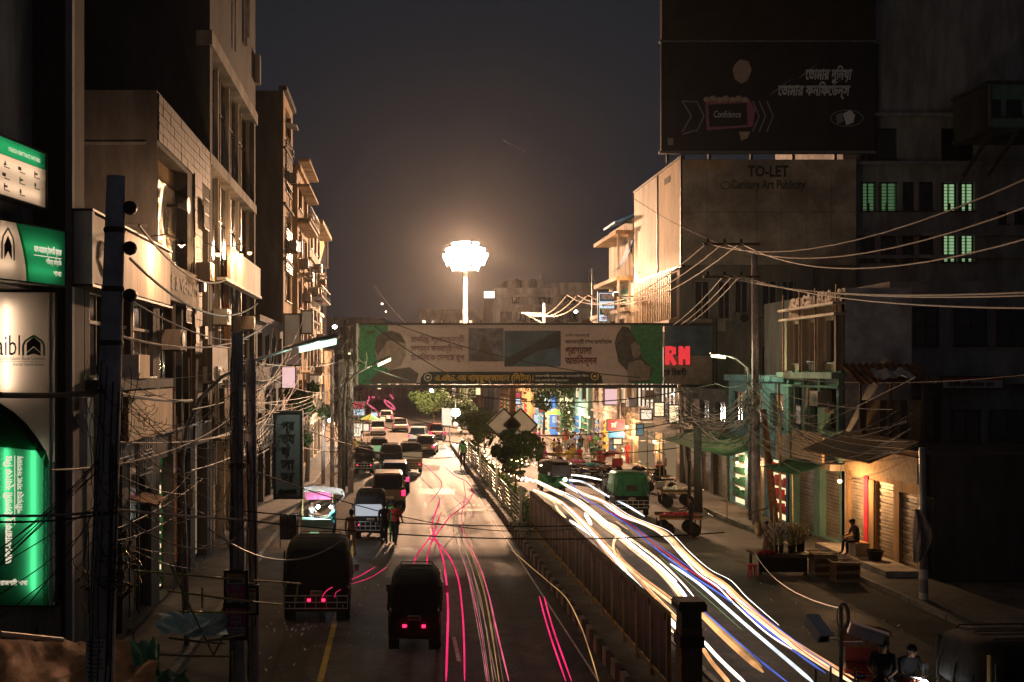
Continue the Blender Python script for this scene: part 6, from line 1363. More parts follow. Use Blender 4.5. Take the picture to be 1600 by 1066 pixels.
def car(name, lab, loc, rz=0, paint='paint_olive', tail='tail_red', w=.84, h=1.75, L=4.2, head=None, suv=True, group=None, cat='car'):
    t = thing(name, lab, cat, (0,0,0), 0, group); y0, y1 = -L/2, L/2; bh = h*.56
    MB().loft([rr_ring(y, hw*w, z0, z1, .14) for y, hw, z0, z1 in ((y0,.9,.4,bh*.92),(y0+.12,.98,.3,bh),(y0+.6,1,.24,bh),(0,1,.22,bh),(y1-.8,.98,.24,bh*.97),(y1-.15,.93,.3,bh*.8),(y1,.82,.38,bh*.66))]).build('body', M[paint], t, smooth=False)
    rb = y0+(.12 if suv else .75)
    MB().loft([rr_ring(y, hw*w, bh-.03, z1, .12, 4, .86) for y, hw, z1 in ((rb,.93,bh+.12),(rb+.28,.93,h-.1),(rb+.6,.94,h-.07),(y1-2.0,.94,h-.07),(y1-1.15,.92,bh+.1))]).build('cabin_glass', M['glass_dark'], t)
    MB().loft([rr_ring(y, hw*w, h-.1, h, .045, 4, .95) for y, hw in ((rb+.2,.78),(rb+.4,.82),(y1-2.1,.82),(y1-1.9,.76))]).build('roof', M[paint], t)
    m = MB()
    for s in (-1, 1):
        for y, yb in ((rb+.02, rb+.28), (0, 0), (y1-1.05, y1-1.95)): m.bar((s*w*.92, y, bh-.02), (s*w*.82, yb, h-.06), .07, .05)
    m.build('window_pillar', M[paint], t)
    for s in (-1, 1):
        MB().box(s*w*.86-.09, s*w*.86+.09, y0-.025, y0+.02, bh*.72, bh*.98).build('tail_light', M[tail], t)
        MB().box(s*w*.72-.13, s*w*.72+.13, y1-.1, y1+.012, bh*.5, bh*.64).build('headlight', M[head or 'chrome'], t)
        MB().box(s*w*1.0-.02 if s < 0 else w*.99, s*w*1.0+.0 if s < 0 else w*1.14, y1-1.35, y1-1.2, bh, bh+.13).build('wing_mirror', M[paint], t)
        for y in (y0+.8, y1-.85): wheel(t, (s*(w-.08), y, .32), .32, .2)
    MB().box(-w*.9, w*.9, y0-.09, y0-.005, .32, .5).build('bumper', M['paint_black'], t); MB().box(-.25, .25, y0-.04, y0-.004, .6, .72).build('number_plate', M['board_cream'], t)
    t.location = loc; t.rotation_euler = (0,0,rz); bpy.context.view_layer.update(); return t
def motorbike(lab, loc, rz=0, tank='paint_black', head=None, tail=None, group='parked motorcycles'):
    t = thing('motorcycle', lab, 'motorcycle', (0,0,0), 0, group)
    for y in (-.65, .65):
        w_ = MB().lathe([(.22,-.05),(.29,-.05),(.31,0),(.29,.05),(.22,.05)], (0,y,.31), 14, 'x').build('wheel', M['rubber'], t)
        m = MB()
        for k in range(6): a = k*math.pi/3; m.bar((0,y,.31), (0,y+.22*math.cos(a),.31+.22*math.sin(a)), .015)
        m.build('spoke', M['metal_grey'], w_)
    m = MB(); m.tube([(0,-.65,.31),(0,-.1,.38),(0,.35,.75)], .03, 6); m.tube([(0,.65,.31),(0,.42,.95)], .03, 6); m.tube([(0,-.65,.31),(0,-.55,.72)], .025, 6); m.build('frame', M['metal_dark'], t)
    MB().loft([rr_ring(y, hw, z0, z1, .05) for y, hw, z0, z1 in ((-.05,.08,.7,.82),(.1,.14,.66,.9),(.3,.12,.68,.92),(.4,.06,.72,.86))]).build('tank', M[tank], t)
    MB().loft([rr_ring(y, hw, z0, z1, .04) for y, hw, z0, z1 in ((-.75,.1,.74,.84),(-.5,.13,.72,.82),(-.05,.11,.7,.8))]).build('seat', M['rubber'], t)
    MB().box(-.14, .14, -.15, .28, .32, .64).build('engine', M['metal_grey'], t)
    MB().tube([(-.36,.3,1.0),(-.2,.42,1.0),(0,.44,.96),(.2,.42,1.0),(.36,.3,1.0)], .018, 6).build('handlebar', M['chrome'], t)
    MB().ball((0,.55,.88), (.09,.06,.09), 8, 6).build('headlight', M[head or 'chrome'], t); MB().box(-.05,.05,-.86,-.8,.66,.74).build('tail_light', M[tail or 'paint_maroon'], t)
    t.location = loc; t.rotation_euler = (0,0,rz); bpy.context.view_layer.update(); return t
def rickshaw(lab, loc, rz=0, hood='paint_maroon', group='cycle rickshaws'):
    t = thing('cycle_rickshaw', lab, 'rickshaw', (0,0,0), 0, group)
    for x, y in ((-.45,-.5),(.45,-.5),(0,1.05)):
        w_ = MB().lathe([(.31,-.02),(.34,-.02),(.35,0),(.34,.02),(.31,.02)], (x,y,.35), 16, 'x').build('wheel', M['rubber'], t); m = MB()
        for k in range(8): a = k*math.pi/4; m.bar((x,y,.35), (x,y+.31*math.cos(a),.35+.31*math.sin(a)), .008)
        m.build('spoke', M['chrome'], w_)
    MB().box(-.42,.42,-.75,-.15,.62,.8).build('seat', M['paint_maroon'], t); MB().box(-.42,.42,-.85,-.76,.75,1.25).build('seat_back', M['paint_maroon'], t)
    MB().grid(lambda u, v: (-.48+.96*v, -.8+.75*math.sin(u*1.9)*1.0, 1.0+.75*math.cos((u-.42)*2.0)*(1-.12*abs(2*v-1)**3)), 8, 8).build('hood', M[hood], t, smooth=True)
    m = MB(); m.tube([(0,1.05,.35),(0,.9,.95)], .02, 5); m.tube([(0,.9,.85),(0,.1,.5),(-.0,-.5,.35)], .02, 5); m.tube([(-.45,-.5,.35),(.45,-.5,.35)], .02, 5); m.build('frame', M['metal_dark'], t)
    MB().tube([(-.28,.78,1.0),(0,.92,1.0),(.28,.78,1.0)], .014, 5).build('handlebar', M['chrome'], t); MB().box(-.08,.08,.25,.5,.82,.88).build('saddle', M['rubber'], t)
    t.location = loc; t.rotation_euler = (0,0,rz); bpy.context.view_layer.update(); return t
def bicycle_cart(lab, loc, rz=0, goods=None, w=.55, L=.9, h=.8, gcol=None, cat='cart', group=None, cloth_=None):
    t = thing('push_cart', lab, cat, (0,0,0), 0, group)
    MB().box(-w, w, -L, L, h-.06, h).build('bed', M['wood_pale'], t)
    m = MB()
    for x, y in ((-w+.05,-L+.08),(w-.05,-L+.08),(-w+.05,L-.08),(w-.05,L-.08)): m.box(x-.03,x+.03,y-.03,y+.03,.3,h-.062)
    for x in (-w, w-.04): m.box(x, x+.04, -L, L, h+.002, h+.12)
    m.build('frame', M['wood_dark'], t)
    for x in (-w+.02, w-.02):
        for y in (-L*.6, L*.6):
            w_ = MB().lathe([(.24,-.02),(.29,-.02),(.3,0),(.29,.02),(.24,.02)], (x,y,.3), 14, 'x').build('wheel', M['rubber'], t); g = MB()
            for k in range(6): a = k*math.pi/3; g.bar((x,y,.3), (x,y+.24*math.cos(a),.3+.24*math.sin(a)), .012)
            g.build('spoke', M['metal_grey'], w_)
    MB().tube([(-w*.8,-L,h-.05),(-w*.8,-L-.45,h+.08),(w*.8,-L-.45,h+.08),(w*.8,-L,h-.05)], .02, 5).build('handle', M['metal_grey'], t)
    if cloth_: MB().box(-w-.02, w+.02, -L-.02, L+.02, h-.4, h-.062).build('skirt', M[cloth_], t)
    t.location = loc; t.rotation_euler = (0,0,rz); bpy.context.view_layer.update(); return t
def heap(name, lab, cat, c, rx, ry, n, r, mt, seed=1, hz_=.12):
    rr = random.Random(seed); m = MB()
    for _ in range(n):
        a, q = rr.uniform(0,6.28), rr.random()**.5; m.ball((c[0]+rx*q*math.cos(a), c[1]+ry*q*math.sin(a), c[2]+r*.8+hz_*(1-q)*rr.random()), r*rr.uniform(.8,1.2), 7, 5)
    o = m.build(name, M[mt]); o['kind'] = 'stuff'; o['label'] = lab; return o
# bank side carriageway
auto_rickshaw('auto_rickshaw', 'big black hooded auto rickshaw with a wire guard parked by the bank side shoulder', G(494,975)+V(0,1.3,0), 0, 'paint_black', 'canvas_black', 'tail_red', w=.92, h=2.25, lights=.2)
auto_rickshaw('auto_rickshaw', 'black auto rickshaw driving in the middle of the carriageway with twin red lamps', G(650,1020)+V(.03,1.3,0), -.06, 'paint_black', 'canvas_black', 'tail_red', rack=False, lights=.24, w=.66, h=1.9)
ad = auto_rickshaw('auto_rickshaw', 'auto rickshaw with a lit advert panel and cluttered rear guard', G(579,845)+V(0,1.3,0), 0, 'paint_black', 'canvas_black', 'tail_dim', 'lit_screen', w=.68, h=2.0)
car('parked_car', 'dusty olive off roader braking with two bright red lamps', G(606,798)+V(0,2.1,0), .02, 'paint_olive', 'tail_red', .86, 1.85)
car('parked_car', 'dark blue saloon ahead of the olive off roader', G(617,772)+V(0,2.1,0), 0, 'paint_blue', 'tail_dim', .84, 1.75)
auto_rickshaw('auto_rickshaw', 'dark auto rickshaw with two pink lamps parked by the cable poles', G(569,742)+V(0,1.3,0), 0, 'paint_black', 'canvas_black', 'tail_red', w=.66, h=1.9, lights=.45)
auto_rickshaw('auto_rickshaw', 'auto rickshaw with a green lit rear panel beside the stalls', G(592,728)+V(0,1.3,0), 0, 'paint_green', 'canvas_black', 'tail_dim', 'lit_green_room', w=.7, h=2.0)
auto_rickshaw('auto_rickshaw', 'dark green auto rickshaw queued before the dark blue saloon', G(611,745)+V(0,1.3,0), 0, 'paint_green', 'canvas_black', 'tail_dim', w=.75, h=2.1)
auto_rickshaw('auto_rickshaw', 'auto rickshaw glowing with several red lamps at the head of the queue', G(641,741)+V(0,1.3,0), .1, 'paint_olive', 'canvas_black', 'tail_red', 'lit_room_dim', w=.72, h=2.1, lights=.5)
for px, py, pa, tl, lab in ((590,681,'paint_silver','tail_dim','pale car among the far stalls'), (625,676,'paint_silver','tail_dim','silver car in the far queue by the white lamps'), (655,694,'paint_silver','tail_red','silver car with red lamps at the crossing'), (682,688,'paint_maroon','tail_red','maroon car turning at the crossing'), (604,660,'board_pale','tail_dim','white car farthest along the bank side'), (668,712,'paint_olive','tail_red','olive car entering the crossing')):
    car('car', lab, G(px, py)+V(0,2,0), random.uniform(-.15,.15), pa, tl, .85, 1.6, suv=False, group='cars in the far traffic', head='glow_white' if 'lamps' in lab and 'red' not in lab else None)
# market side
auto_rickshaw('auto_rickshaw', 'dark auto rickshaw with a pitched green hood standing on the market side', G(988,808)+V(0,1.3,0), 0, 'paint_black', 'paint_green', 'paint_maroon', w=.85, h=2.1)
auto_rickshaw('auto_rickshaw', 'auto rickshaw with a red roof at the far market', G(830,690)+V(0,1,0), math.pi, 'paint_maroon', 'sign_red', 'paint_maroon', rack=False, head='glow_bulb')
auto_rickshaw('auto_rickshaw', 'oncoming auto rickshaw with a glaring headlamp by the hedge end', G(868,772)+V(.2,1,0), math.pi+.25, 'paint_green', 'canvas_black', 'paint_maroon', rack=False, head='head_white')
for k, (px, py, lab, a) in enumerate(((957,778,'silver tanked motorcycle parked beside the green hooded rickshaw',.3), (965,790,'black motorcycle parked nearest the green hooded rickshaw',.5), (948,768,'motorcycle parked farthest behind the green hooded rickshaw',.2), (1032,770,'motorcycle parked by the stout dark poles',1.2), (1010,752,'dark motorcycle before the two barrows',1.0))):
    motorbike(lab, G(px,py), a, 'paint_silver' if k == 0 else 'paint_black')
for k, (px, py, lab, a) in enumerate(((918,756,'motorcycle leaning at the head of the market parking',.8), (936,752,'motorcycle with its bars turned at the market parking',-.5), (902,748,'motorcycle beside the barrow with hanging clothes',1.3), (890,752,'motorcycle nearest the oncoming auto rickshaw',.4))):
    motorbike(lab, G(px,py), a, 'paint_maroon' if k % 2 else 'paint_blue')
rickshaw('cycle rickshaw with a maroon hood in the market parking', G(952,744), .5, 'paint_maroon'); rickshaw('cycle rickshaw with a green hood farther back in the market parking', G(925,736), .9, 'awning_green')
rickshaw('brown hooded cycle rickshaw waiting by the camera pole', V(9.55, 20.4, 0), 2.6, 'tarp_brown')
rickshaw('cycle rickshaw standing in the dark by the far barrows', G(1020,745), 1.4, 'paint_black')
motorbike('motorcycle coming on with a round white headlamp below the cameras', V(10.25, 20.0, 0), math.pi+.1, 'paint_maroon', 'head_white')
ar = auto_rickshaw('auto_rickshaw', 'large dark van like auto rickshaw with a yellow edge at the bottom corner', V(11.6, 18.9, 0), .05, 'paint_black', 'canvas_black', 'paint_maroon', rack=False, w=1.05, h=2.05, hoodline=None)
MB().box(10.5, 10.53, 17.62, 17.72, .3, 1.95).build('yellow_edge', M['paint_yellowy'], ar)
m = MB()
for k in range(11): m.box(11.0+k*.085+(.1 if k > 5 else 0), 11.06+k*.085+(.1 if k > 5 else 0), 17.56, 17.6, 1.3, 1.36+.03*(k % 3))
m.build('lettering', M['white_plastic'], ar)
# barrows and stalls on the market side
bicycle_cart('barrow heaped with red fruit beside the standing man', G(1066,840)+V(0,.6,0), 1.5); heap('red_fruit', 'red fruit heaped on the barrow', 'fruit', G(1066,840)+V(0,.6,.8), .75, .45, 90, .06, 'sign_red', 2)
bicycle_cart('barrow with pale sacks near the stout dark poles', G(1060,793)+V(0,.4,0), 1.5); heap('pale_sacks', 'pale bundles on the second barrow', 'sack', G(1060,793)+V(0,.4,.8), .7, .4, 30, .11, 'cloth_white', 3)
for k, (px, py, lab) in enumerate(((900,742,'barrow at the market crossing with hanging clothes'), (872,728,'barrow with yellow goods at the market crossing'), (925,748,'low barrow under the red and blue shop sign'))):
    c = G(px, py); bicycle_cart(lab, c, .3*k); heap('market_goods', 'goods heaped on '+lab.split(' with')[0], 'goods', c+V(0,0,.8), .5, .7, 40, .1, ('shirt_pink','shirt_yellow','shirt_teal')[k], 5+k)
# flower stall (1180..1260, 800..905)
base = G(1232, 900)
t = thing('flower_stall', 'flower stall table with buckets and a hanging scale under the orange bulb', 'stall', base)
x, y = base.x, base.y
MB().box(x-1.0, x+.75, y+.1, y+1.2, .62, .7).build('table_top', M['wood_dark'], t)
for a, b in ((-.9,.2),(.65,.2),(-.9,1.1),(.65,1.1)): MB().box(x+a-.04, x+a+.04, y+b-.04, y+b+.04, 0, .618).build('leg', M['wood_dark'], t)
MB().box(x-.95, x+.7, y+.14, y+.18, .1, .6).build('front_cloth', M['canvas_black'], t)
MB().bar((x-1.35, y+.2, 2.1), (x-.35, y+.3, 2.35), .04).build('beam', M['wood_pale'], t); MB().box(x-.4, x-.34, y+.27, y+.33, .7, 2.35).build('post', M['bamboo'], t)
MB().tube([(x-.95,y+.22,2.18),(x-.95,y+.22,1.85)], .012, 4).build('scale_cord', M['wire'], t); MB().lathe([(.03,.55),(.11,.5),(.13,.3),(.11,.08),(.03,.0)], (x-.95,y+.22,1.3), 12).build('scale', M['rail_gold'], t)
r_ = random.Random(31)
for k in range(9):
    bx, by = x-.35+.14*k, y+.35+.5*r_.random()
    b = thing('flower_bucket', ['dark bucket of pale stems, nearest the scale','dark bucket of stems beside the scale bucket','dark bucket of stems third from the scale','dark bucket of tall stems in the middle of the flower table','dark bucket of stems just past the middle of the flower table','dark bucket of short stems toward the table end','dark bucket of bending stems toward the table end','dark bucket of stems last but one on the flower table','dark bucket of stems at the far end of the flower table'][k], 'bucket', (bx,by,.7), 0, 'flower buckets')
    MB().lathe([(.06,0),(.08,.26),(.07,.26),(.05,.03)], (bx,by,.705), 9).build('bucket_body', M['rubber'], b); m = MB(); h_ = MB()
    for q in range(30):
        e = V(bx+r_.gauss(0,.17), by+r_.gauss(0,.15), 1.1+r_.uniform(.05,.6)); m.tube([(bx,by,.9), (V(bx,by,1.0)+e)/2+V(0,0,.08), e], .008, 4)
        h_.ball(e, (.035,.035,.06), 6, 4)
    m.build('stem', M['bamboo'], b, stuff=True); h_.build('flower_head', M[r_.choice(['board_cream','cloth_white','bamboo','wood_pale'])], b, stuff=True)
heap('pink_flowers', 'pink flowers bunched by the scale post', 'flower', (x-.55, y+.35, .72), .16, .12, 40, .045, 'shirt_pink', 8)
heap('red_meat_tray', 'red goods spread on the front of the flower table', 'goods', (x-.7, y+.2, .70), .35, .1, 40, .05, 'shirt_red', 9)
t = thing('stool', 'small red plastic stool in front of the flower stall', 'stool', (x-1.3, y-.2, 0))
MB().lathe([(.17,.38),(.19,.4),(.17,.43)], (x-1.3,y-.2,0), 10).build('seat', M['sign_red'], t)
for a in range(4): q = a*1.57+.78; MB().bar((x-1.3+.16*math.cos(q), y-.2+.16*math.sin(q), 0), (x-1.3+.12*math.cos(q), y-.2+.12*math.sin(q), .38), .035).build('leg', M['sign_red'], t)
for k, (dx, dy, lab) in enumerate(((1.3,.3,'dark crate with a pale rim behind the flower stall'), (1.5,-.9,'broad dark crate before the flower stall'))):
    t = thing('crate', lab, 'crate', (x+dx, y+dy, 0)); MB().box(x+dx-.37, x+dx+.37, y+dy-.27, y+dy+.27, 0, .72-.1*k).build('crate_body', M['wood_dark'], t); m = MB()
    for q in range(5): MB().box(x+dx-.4, x+dx+.4, y+dy-.305+r_.uniform(-.01,.01), y+dy-.275, .02+q*.14, .13+q*.14).build('plank', M['wood_dark' if q % 2 else 'wood_pale'], t)
    for s in (-1, 1): m.bar((x+dx-.42, y+dy+s*.31, .77-.1*k), (x+dx+.42, y+dy+s*.31, .77-.1*k), .03); m.bar((x+dx+s*.41, y+dy-.3, .77-.1*k), (x+dx+s*.41, y+dy+.3, .77-.1*k), .03)
    m.build('rim', M['wood_pale'], t)
# bulbs of the market side
def bare_bulb(lab, p, top, power, col, em='glow_bulb', r=.06):
    t = thing('bare_bulb', lab, 'lamp', p); p = Vector(p); MB().tube([Vector(top), p+V(0,0,r*1.6)], .01, 4).build('cord', M['wire'], t); MB().lathe([(r*.45,0),(r*.5,r*.8),(r*.3,r)], p+V(0,0,r*.8), 8).build('socket', M['paint_black'], t)
    MB().ball(p, r, 10, 7).build('bulb', M[em], t); lamp('POINT', p-V(0,0,r+.05), power, col, .06); return t
Lb = [(1312,752,37.2,16.6,330,BULB,'orange bulb hanging before the shutters of the low shop',.085), (1152,723,50,15.9,170,BULB,'first bulb under the long green awning',.08), (1173,723,50,None,170,BULB,'second bulb under the long green awning by the tall pole',.08),
      (980,667,73,None,700,BULB,'orange bulb glaring beside the red and blue sign',.13), (1022,690,66,None,260,BULB,'small bulb hung before the dark shop near the steel pole',.10)]
for px, py, Y, X, pw, col, lab, r in Lb:
    p = P(px, py, Y); bare_bulb(lab, p, p+V(.1,.1,.6), pw, col, r=r)
bare_bulb('white bulb blazing at the bank side pole cluster', P(515,657,60), P(516,635,60), 260, (1,.9,.75), 'glow_white', .11)
bare_bulb('first white bulb under the tea stall canopy', P(497,792,39.6), P(497,776,39.6), 60, COOL, 'glow_white', .075)
bare_bulb('second white bulb under the tea stall canopy', P(517,792,39.4), P(517,776,39.4), 45, COOL, 'glow_white', .06)
bare_bulb('tiny white lamp over the far stalls', P(846,713,70), P(846,700,70), 60, WARM, 'glow_white', .09)
for px, py, Y, lab, em, r in ((712,645,92,'dazzling white lamp on the pale sign past the mast','glow_white',.42), (712,663,90,'warm lamp below the dazzling lamp past the mast','glow_bulb',.2), (718,671,88,'second warm lamp below the dazzling lamp past the mast','glow_bulb',.17), (1052,616,64,'small lamp on the bright cream shop','glow_white',.06), (674,611,140,'white lamp streaking in the distance','glow_white',.3), (748,668,84,'lamp among the median leaves','glow_bulb',.08), (800,497,214,'far white lamp on the dark building','far_dot',.2), (817,497,214,'second far white lamp on the dark building','far_dot',.18), (900,487,148,'cold lamp on the brick backed building','glow_white',.25), (597,475,236,'lonely lamp high in the dark beyond the banner','far_dot',.25), (603,487,236,'second lonely lamp high in the dark beyond the banner','far_dot',.2), (955,425,150,'string of orange lights on a distant roof','far_dot',.3), (546,553,57,'green lamp on the bank side cluster platform','glow_yellowgreen',.08), (523,511,58,'white lamp on the tip of the green street lamp','glow_white',.12)):
    t = thing('lamp', lab, 'lamp', P(px,py,Y)); p = P(px,py,Y); MB().ball(p, (r,r*.4,r*.8), 10, 7).build('bulb', M[em], t); MB().box(p.x-r*.7, p.x+r*.7, p.y+r*.4, p.y+r*.9, p.z-r*.6, p.z+r*.9).build('housing', M['metal_grey'], t)
    MB().bar(p+V(0,r*.65,r), p+V(0,r*.65,r*1.6+.5), .05).build('hanger', M['metal_dark'], t)
lamp('POINT', P(712,648,91)-V(0,1,0), 4200, (1,.86,.7), .4)
t, fr = front_board('signboard', 'white lit board beside the dazzling lamp past the mast', 'signboard', 692, 704, 640, 664, 93, 'lit_cream', legs=.3)
t, fr = front_board('signboard', 'red shop sign with a blue foot and round emblem by the orange bulb', 'signboard', 950, 975, 657, 672, 74, 'sign_red', legs=0)
text('রবি', .5, M['board_pale'], fr, PX(955,74), PZ(668,74), .03, t, width=.5); m = MB().box(PX(950,73.9), PX(975,73.9), 73.9, 73.98, PZ(684,74), PZ(674,74)).build('blue_foot', M['sign_blue'], t)
front_board('signboard', 'red topped narrow sign beside the gantry column', 'signboard', 806, 813, 614, 622, 100, 'lit_red'); front_board('signboard', 'pale narrow sign under the red topped one', 'signboard', 806, 813, 623, 631, 100, 'lit_cold')
front_board('signboard', 'pink lit board under the banner in front of the cream shop', 'signboard', 945, 972, 608, 632, 78, 'lit_pink'); front_board('signboard', 'white lit board under the banner in front of the cream shop', 'signboard', 974, 1005, 610, 640, 77, 'lit_cream')
front_board('signboard', 'brown upright board before the lit cream shop', 'signboard', 972, 1000, 632, 662, 76, 'board_tan'); front_board('signboard', 'yellow upright cloth board on the steel pole', 'signboard', 1046, 1060, 634, 660, 61, 'lit_room', .06)
for px, py, w, h_, Y, mt, lab in ((1010,648,16,14,66,'lit_cream','added cream lit square sign beside the white lit board'),(1030,640,14,20,63,'lit_room','added orange lit upright sign just before the steel pole'),(940,668,8,22,86,'lit_cold','added cold white upright sign by the trunk like pole'),(925,640,12,10,92,'sign_red','small red shop sign past the trunk like pole'),(915,655,10,8,95,'lit_blue','added small blue lit sign near the blue stall panel'),(893,625,16,9,104,'lit_cream','added cream lit sign over the blue stall roof'),(868,628,10,12,112,'lit_pink','added pink lit sign above the parasol'),(848,640,10,8,118,'lit_red','added red lit sign beyond the parasol'),(838,655,8,14,122,'lit_cold','added white upright sign beyond the red roofed rickshaw'),(965,690,12,8,72,'lit_room','added low orange lit counter sign below the red and blue sign'),(1000,672,9,16,68,'sign_blue','blue upright sign by the orange bulb shop'),(572,668,8,10,92,'lit_cream','added cream lit sign among the bank side stalls'),(585,648,10,6,112,'lit_cold','added cold lit sign far along the bank side'),(598,655,8,7,118,'lit_room','added orange lit sign far along the bank side'),(543,640,9,16,84,'lit_pink','added pink lit upright sign behind the pole cluster')):
    front_board('added_sign', lab, 'sign', px-w/2, px+w/2, py-h_/2, py+h_/2, Y, mt, .12, legs=0)  # invented boards, most of them glowing, added to fill and brighten the market
# blue stall with a parasol
Yb2 = 108; t = thing('market_stall', 'blue lit stall at the market crossing', 'stall', P(880,690,Yb2))
x0, x1 = PX(860,Yb2), PX(900,Yb2)
MB().box(x0, x1, Yb2, Yb2+.2, .1, 5.2).build('back_wall', M['lit_blue'], t); MB().box(x0, x1, Yb2-1.5, Yb2-.01, .8, .95).build('counter', M['wood_pale'], t); MB().box(x0-.2, x1+.2, Yb2-1.8, Yb2, 5.21, 5.4).build('roof', M['sign_blue'], t)  # back wall glows by itself to stand for a lit interior
for k in range(4): MB().box(x0+.2+k*.7, x0+.75+k*.7, Yb2-.25, Yb2-.01, 1.4+.9*(k % 2), 2.1+.9*(k % 2)).build('poster', M[['lit_cold','sign_red','lit_cream','sign_blue'][k]], t)  # the lit_ posters glow by themselves too
lamp('POINT', (x0+1.3, Yb2-1, 3.9), 300, (.5,.65,1), .2); 
front_board('shop_screen', 'tall pale blue lit panel next to the blue stall', 'panel', 900, 906, 636, 690, 106, 'lit_cold')
p = P(868,668,104); t = thing('parasol', 'yellow and green parasol in front of the blue stall', 'parasol', (p.x, p.y, .0))
MB().tube([(p.x,p.y,0),(p.x,p.y,3.0)], .03, 6).build('pole', M['metal_grey'], t)
for k in range(8):
    a, b = k*math.pi/4, (k+1)*math.pi/4; MB().face((p.x,p.y,3.1), (p.x+1.2*math.cos(a),p.y+1.2*math.sin(a),2.5), (p.x+1.2*math.cos(b),p.y+1.2*math.sin(b),2.5)).build('canopy_panel', M['shirt_yellow' if k % 2 else 'shirt_green'], t)
p = P(578,655,100); t = thing('parasol', 'green and orange parasol over the far bank side stalls', 'parasol', (p.x, p.y, 0))
MB().tube([(p.x,p.y,0),(p.x,p.y,2.6)], .03, 6).build('pole', M['metal_grey'], t)
for k in range(8):
    a, b = k*math.pi/4, (k+1)*math.pi/4; MB().face((p.x,p.y,2.7), (p.x+1.1*math.cos(a),p.y+1.1*math.sin(a),2.15), (p.x+1.1*math.cos(b),p.y+1.1*math.sin(b),2.15)).build('canopy_panel', M['paint_yellowy' if k % 2 else 'shirt_green'], t)
for k, (px, py, Y, lab) in enumerate(((560,706,85,'far stall with a lit counter by the bank side'), (548,722,75,'stall heaped with vegetables by the cable poles'))):
    c = V(PX(px,Y), Y, 0); bicycle_cart(lab, c, .2, cat='stall'); heap('vegetables', 'vegetables heaped on '+lab, 'goods', c+V(0,0,.8), .5, .7, 50, .1, ('leaf_far','shirt_yellow')[k], 40+k)
# tea stall (470..540, 755..860)
c = G(494, 858); x, y = c.x, c.y
t = thing('tea_stall', 'wheeled tea stall with a white cloth canopy, glass case and bright bulbs', 'stall', c)
MB().box(x-.62, x+.62, y, y+.8, .5, .85).build('counter', M['board_pale'], t); MB().box(x-.6, x+.6, y+.02, y+.78, .86, 1.15).build('glass_case', M['plaster_green'], t)
MB().box(x-.25, x+.1, y-.02, y-.004, .55, .68).build('lime_plate', M['lit_green_room'], t)
for s in (-1, 1):
    w_ = MB().lathe([(.2,-.02),(.25,-.02),(.26,0),(.25,.02),(.2,.02)], (x+s*.62, y+.4, .26), 12, 'x').build('wheel', M['rubber'], t)
    for q in (.03, .77): MB().box(x+s*.6-.02, x+s*.6+.02, y+q-.02, y+q+.02, .86, 2.2).build('post', M['bamboo'], t)
MB().grid(lambda u, v: (x-.95+1.95*u, y-.5+1.8*v, 2.2+.14*math.sin(u*3.14)-.06*math.sin(v*8)+.05*noise.noise((u*6, v*5, 1))), 16, 12).build('canopy', M['sheet_white'], t, smooth=True)
MB().grid(lambda u, v: (x+.98+.12*math.sin(v*4), y-.4+1.2*u, 2.25-.55*v*(.5+u*.5)), 6, 6).build('canopy_flap', M['sheet_white'], t, smooth=True)
MB().box(x-.5, x+.6, y+.79, y+.82, 1.85, 2.15).build('pink_cloth', M['shirt_pink'], t)
t = thing('clothes_rail', 'rail of dark hanging clothes beside the tea stall', 'clothes', (x-1.0, y+.3, 0))
MB().tube([(x-1.45,y+.3,0),(x-1.45,y+.3,1.35),(x-.75,y+.3,1.35),(x-.75,y+.3,0)], .02, 6).build('rail', M['metal_dark'], t)
for k in range(6): MB().loft([[(x-1.38+.11*k+w_*sx, y+.3+sy*.2, z) for sx, sy in ((-1,-1),(1,-1),(1,1),(-1,1))] for z, w_ in ((.35,.05),(.9,.045),(1.25,.04),(1.32,.01))]).build('garment', M[('shirt_dark','trousers_dark','paint_black')[k % 3]], t)
MB()
# cameras on their pole
Yc = 11.0; t = thing('camera_pole', 'slim pole carrying two white cameras and a coil of pale cable', 'camera pole', (PX(1314,Yc), Yc, 0)); px_ = PX(1314,Yc)
MB().tube([(px_,Yc,0),(px_,Yc,PZ(946,Yc))], .022, 8).build('pole', M['metal_grey'], t)
MB().bar((PX(1275,Yc),Yc,PZ(997,Yc)), (px_,Yc,PZ(999,Yc)), .02).build('arm', M['white_plastic'], t); MB().bar((px_,Yc,PZ(1004,Yc)), (PX(1352,Yc),Yc,PZ(1004,Yc)), .02).build('arm', M['white_plastic'], t)
def camera(c, d, L, w, par):
    c = Vector(c); d = Vector(d).normalized(); s = d.cross(V(0,0,1)).normalized(); up = s.cross(d)
    o = MB().obox(c, d*L/2, s*w/2, up*w*.45).build('camera_housing', M['white_plastic'], par); MB().obox(c+up*w*.55-d*.0+d*L*.06, d*L*.56, s*w*.6, up*.008).build('sun_shield', M['white_plastic'], o); MB().obox(c+d*(L/2+.004), d*.004, s*w*.36, up*w*.32).build('lens_window', M['glass_dark'], o)
    MB().tube([c-up*w*.45, c-up*w*1.1], .015, 6).build('bracket', M['white_plastic'], o)
camera(P(1277,983,Yc), (.12,-.85,-.45), .30, .13, t); camera(P(1353,990,Yc), (1,-.35,-.28), .36, .12, t)
for k in range(4): MB().tube([V(px_,Yc-.03,PZ(962,Yc))+V(.055*math.cos(a)*(1+.1*k), -.01*k, .13*math.sin(a)*(1+.06*k)) for a in [q*math.pi/8 for q in range(17)]], .006, 4, False).build('cable_coil', M['wire_pale'], t)
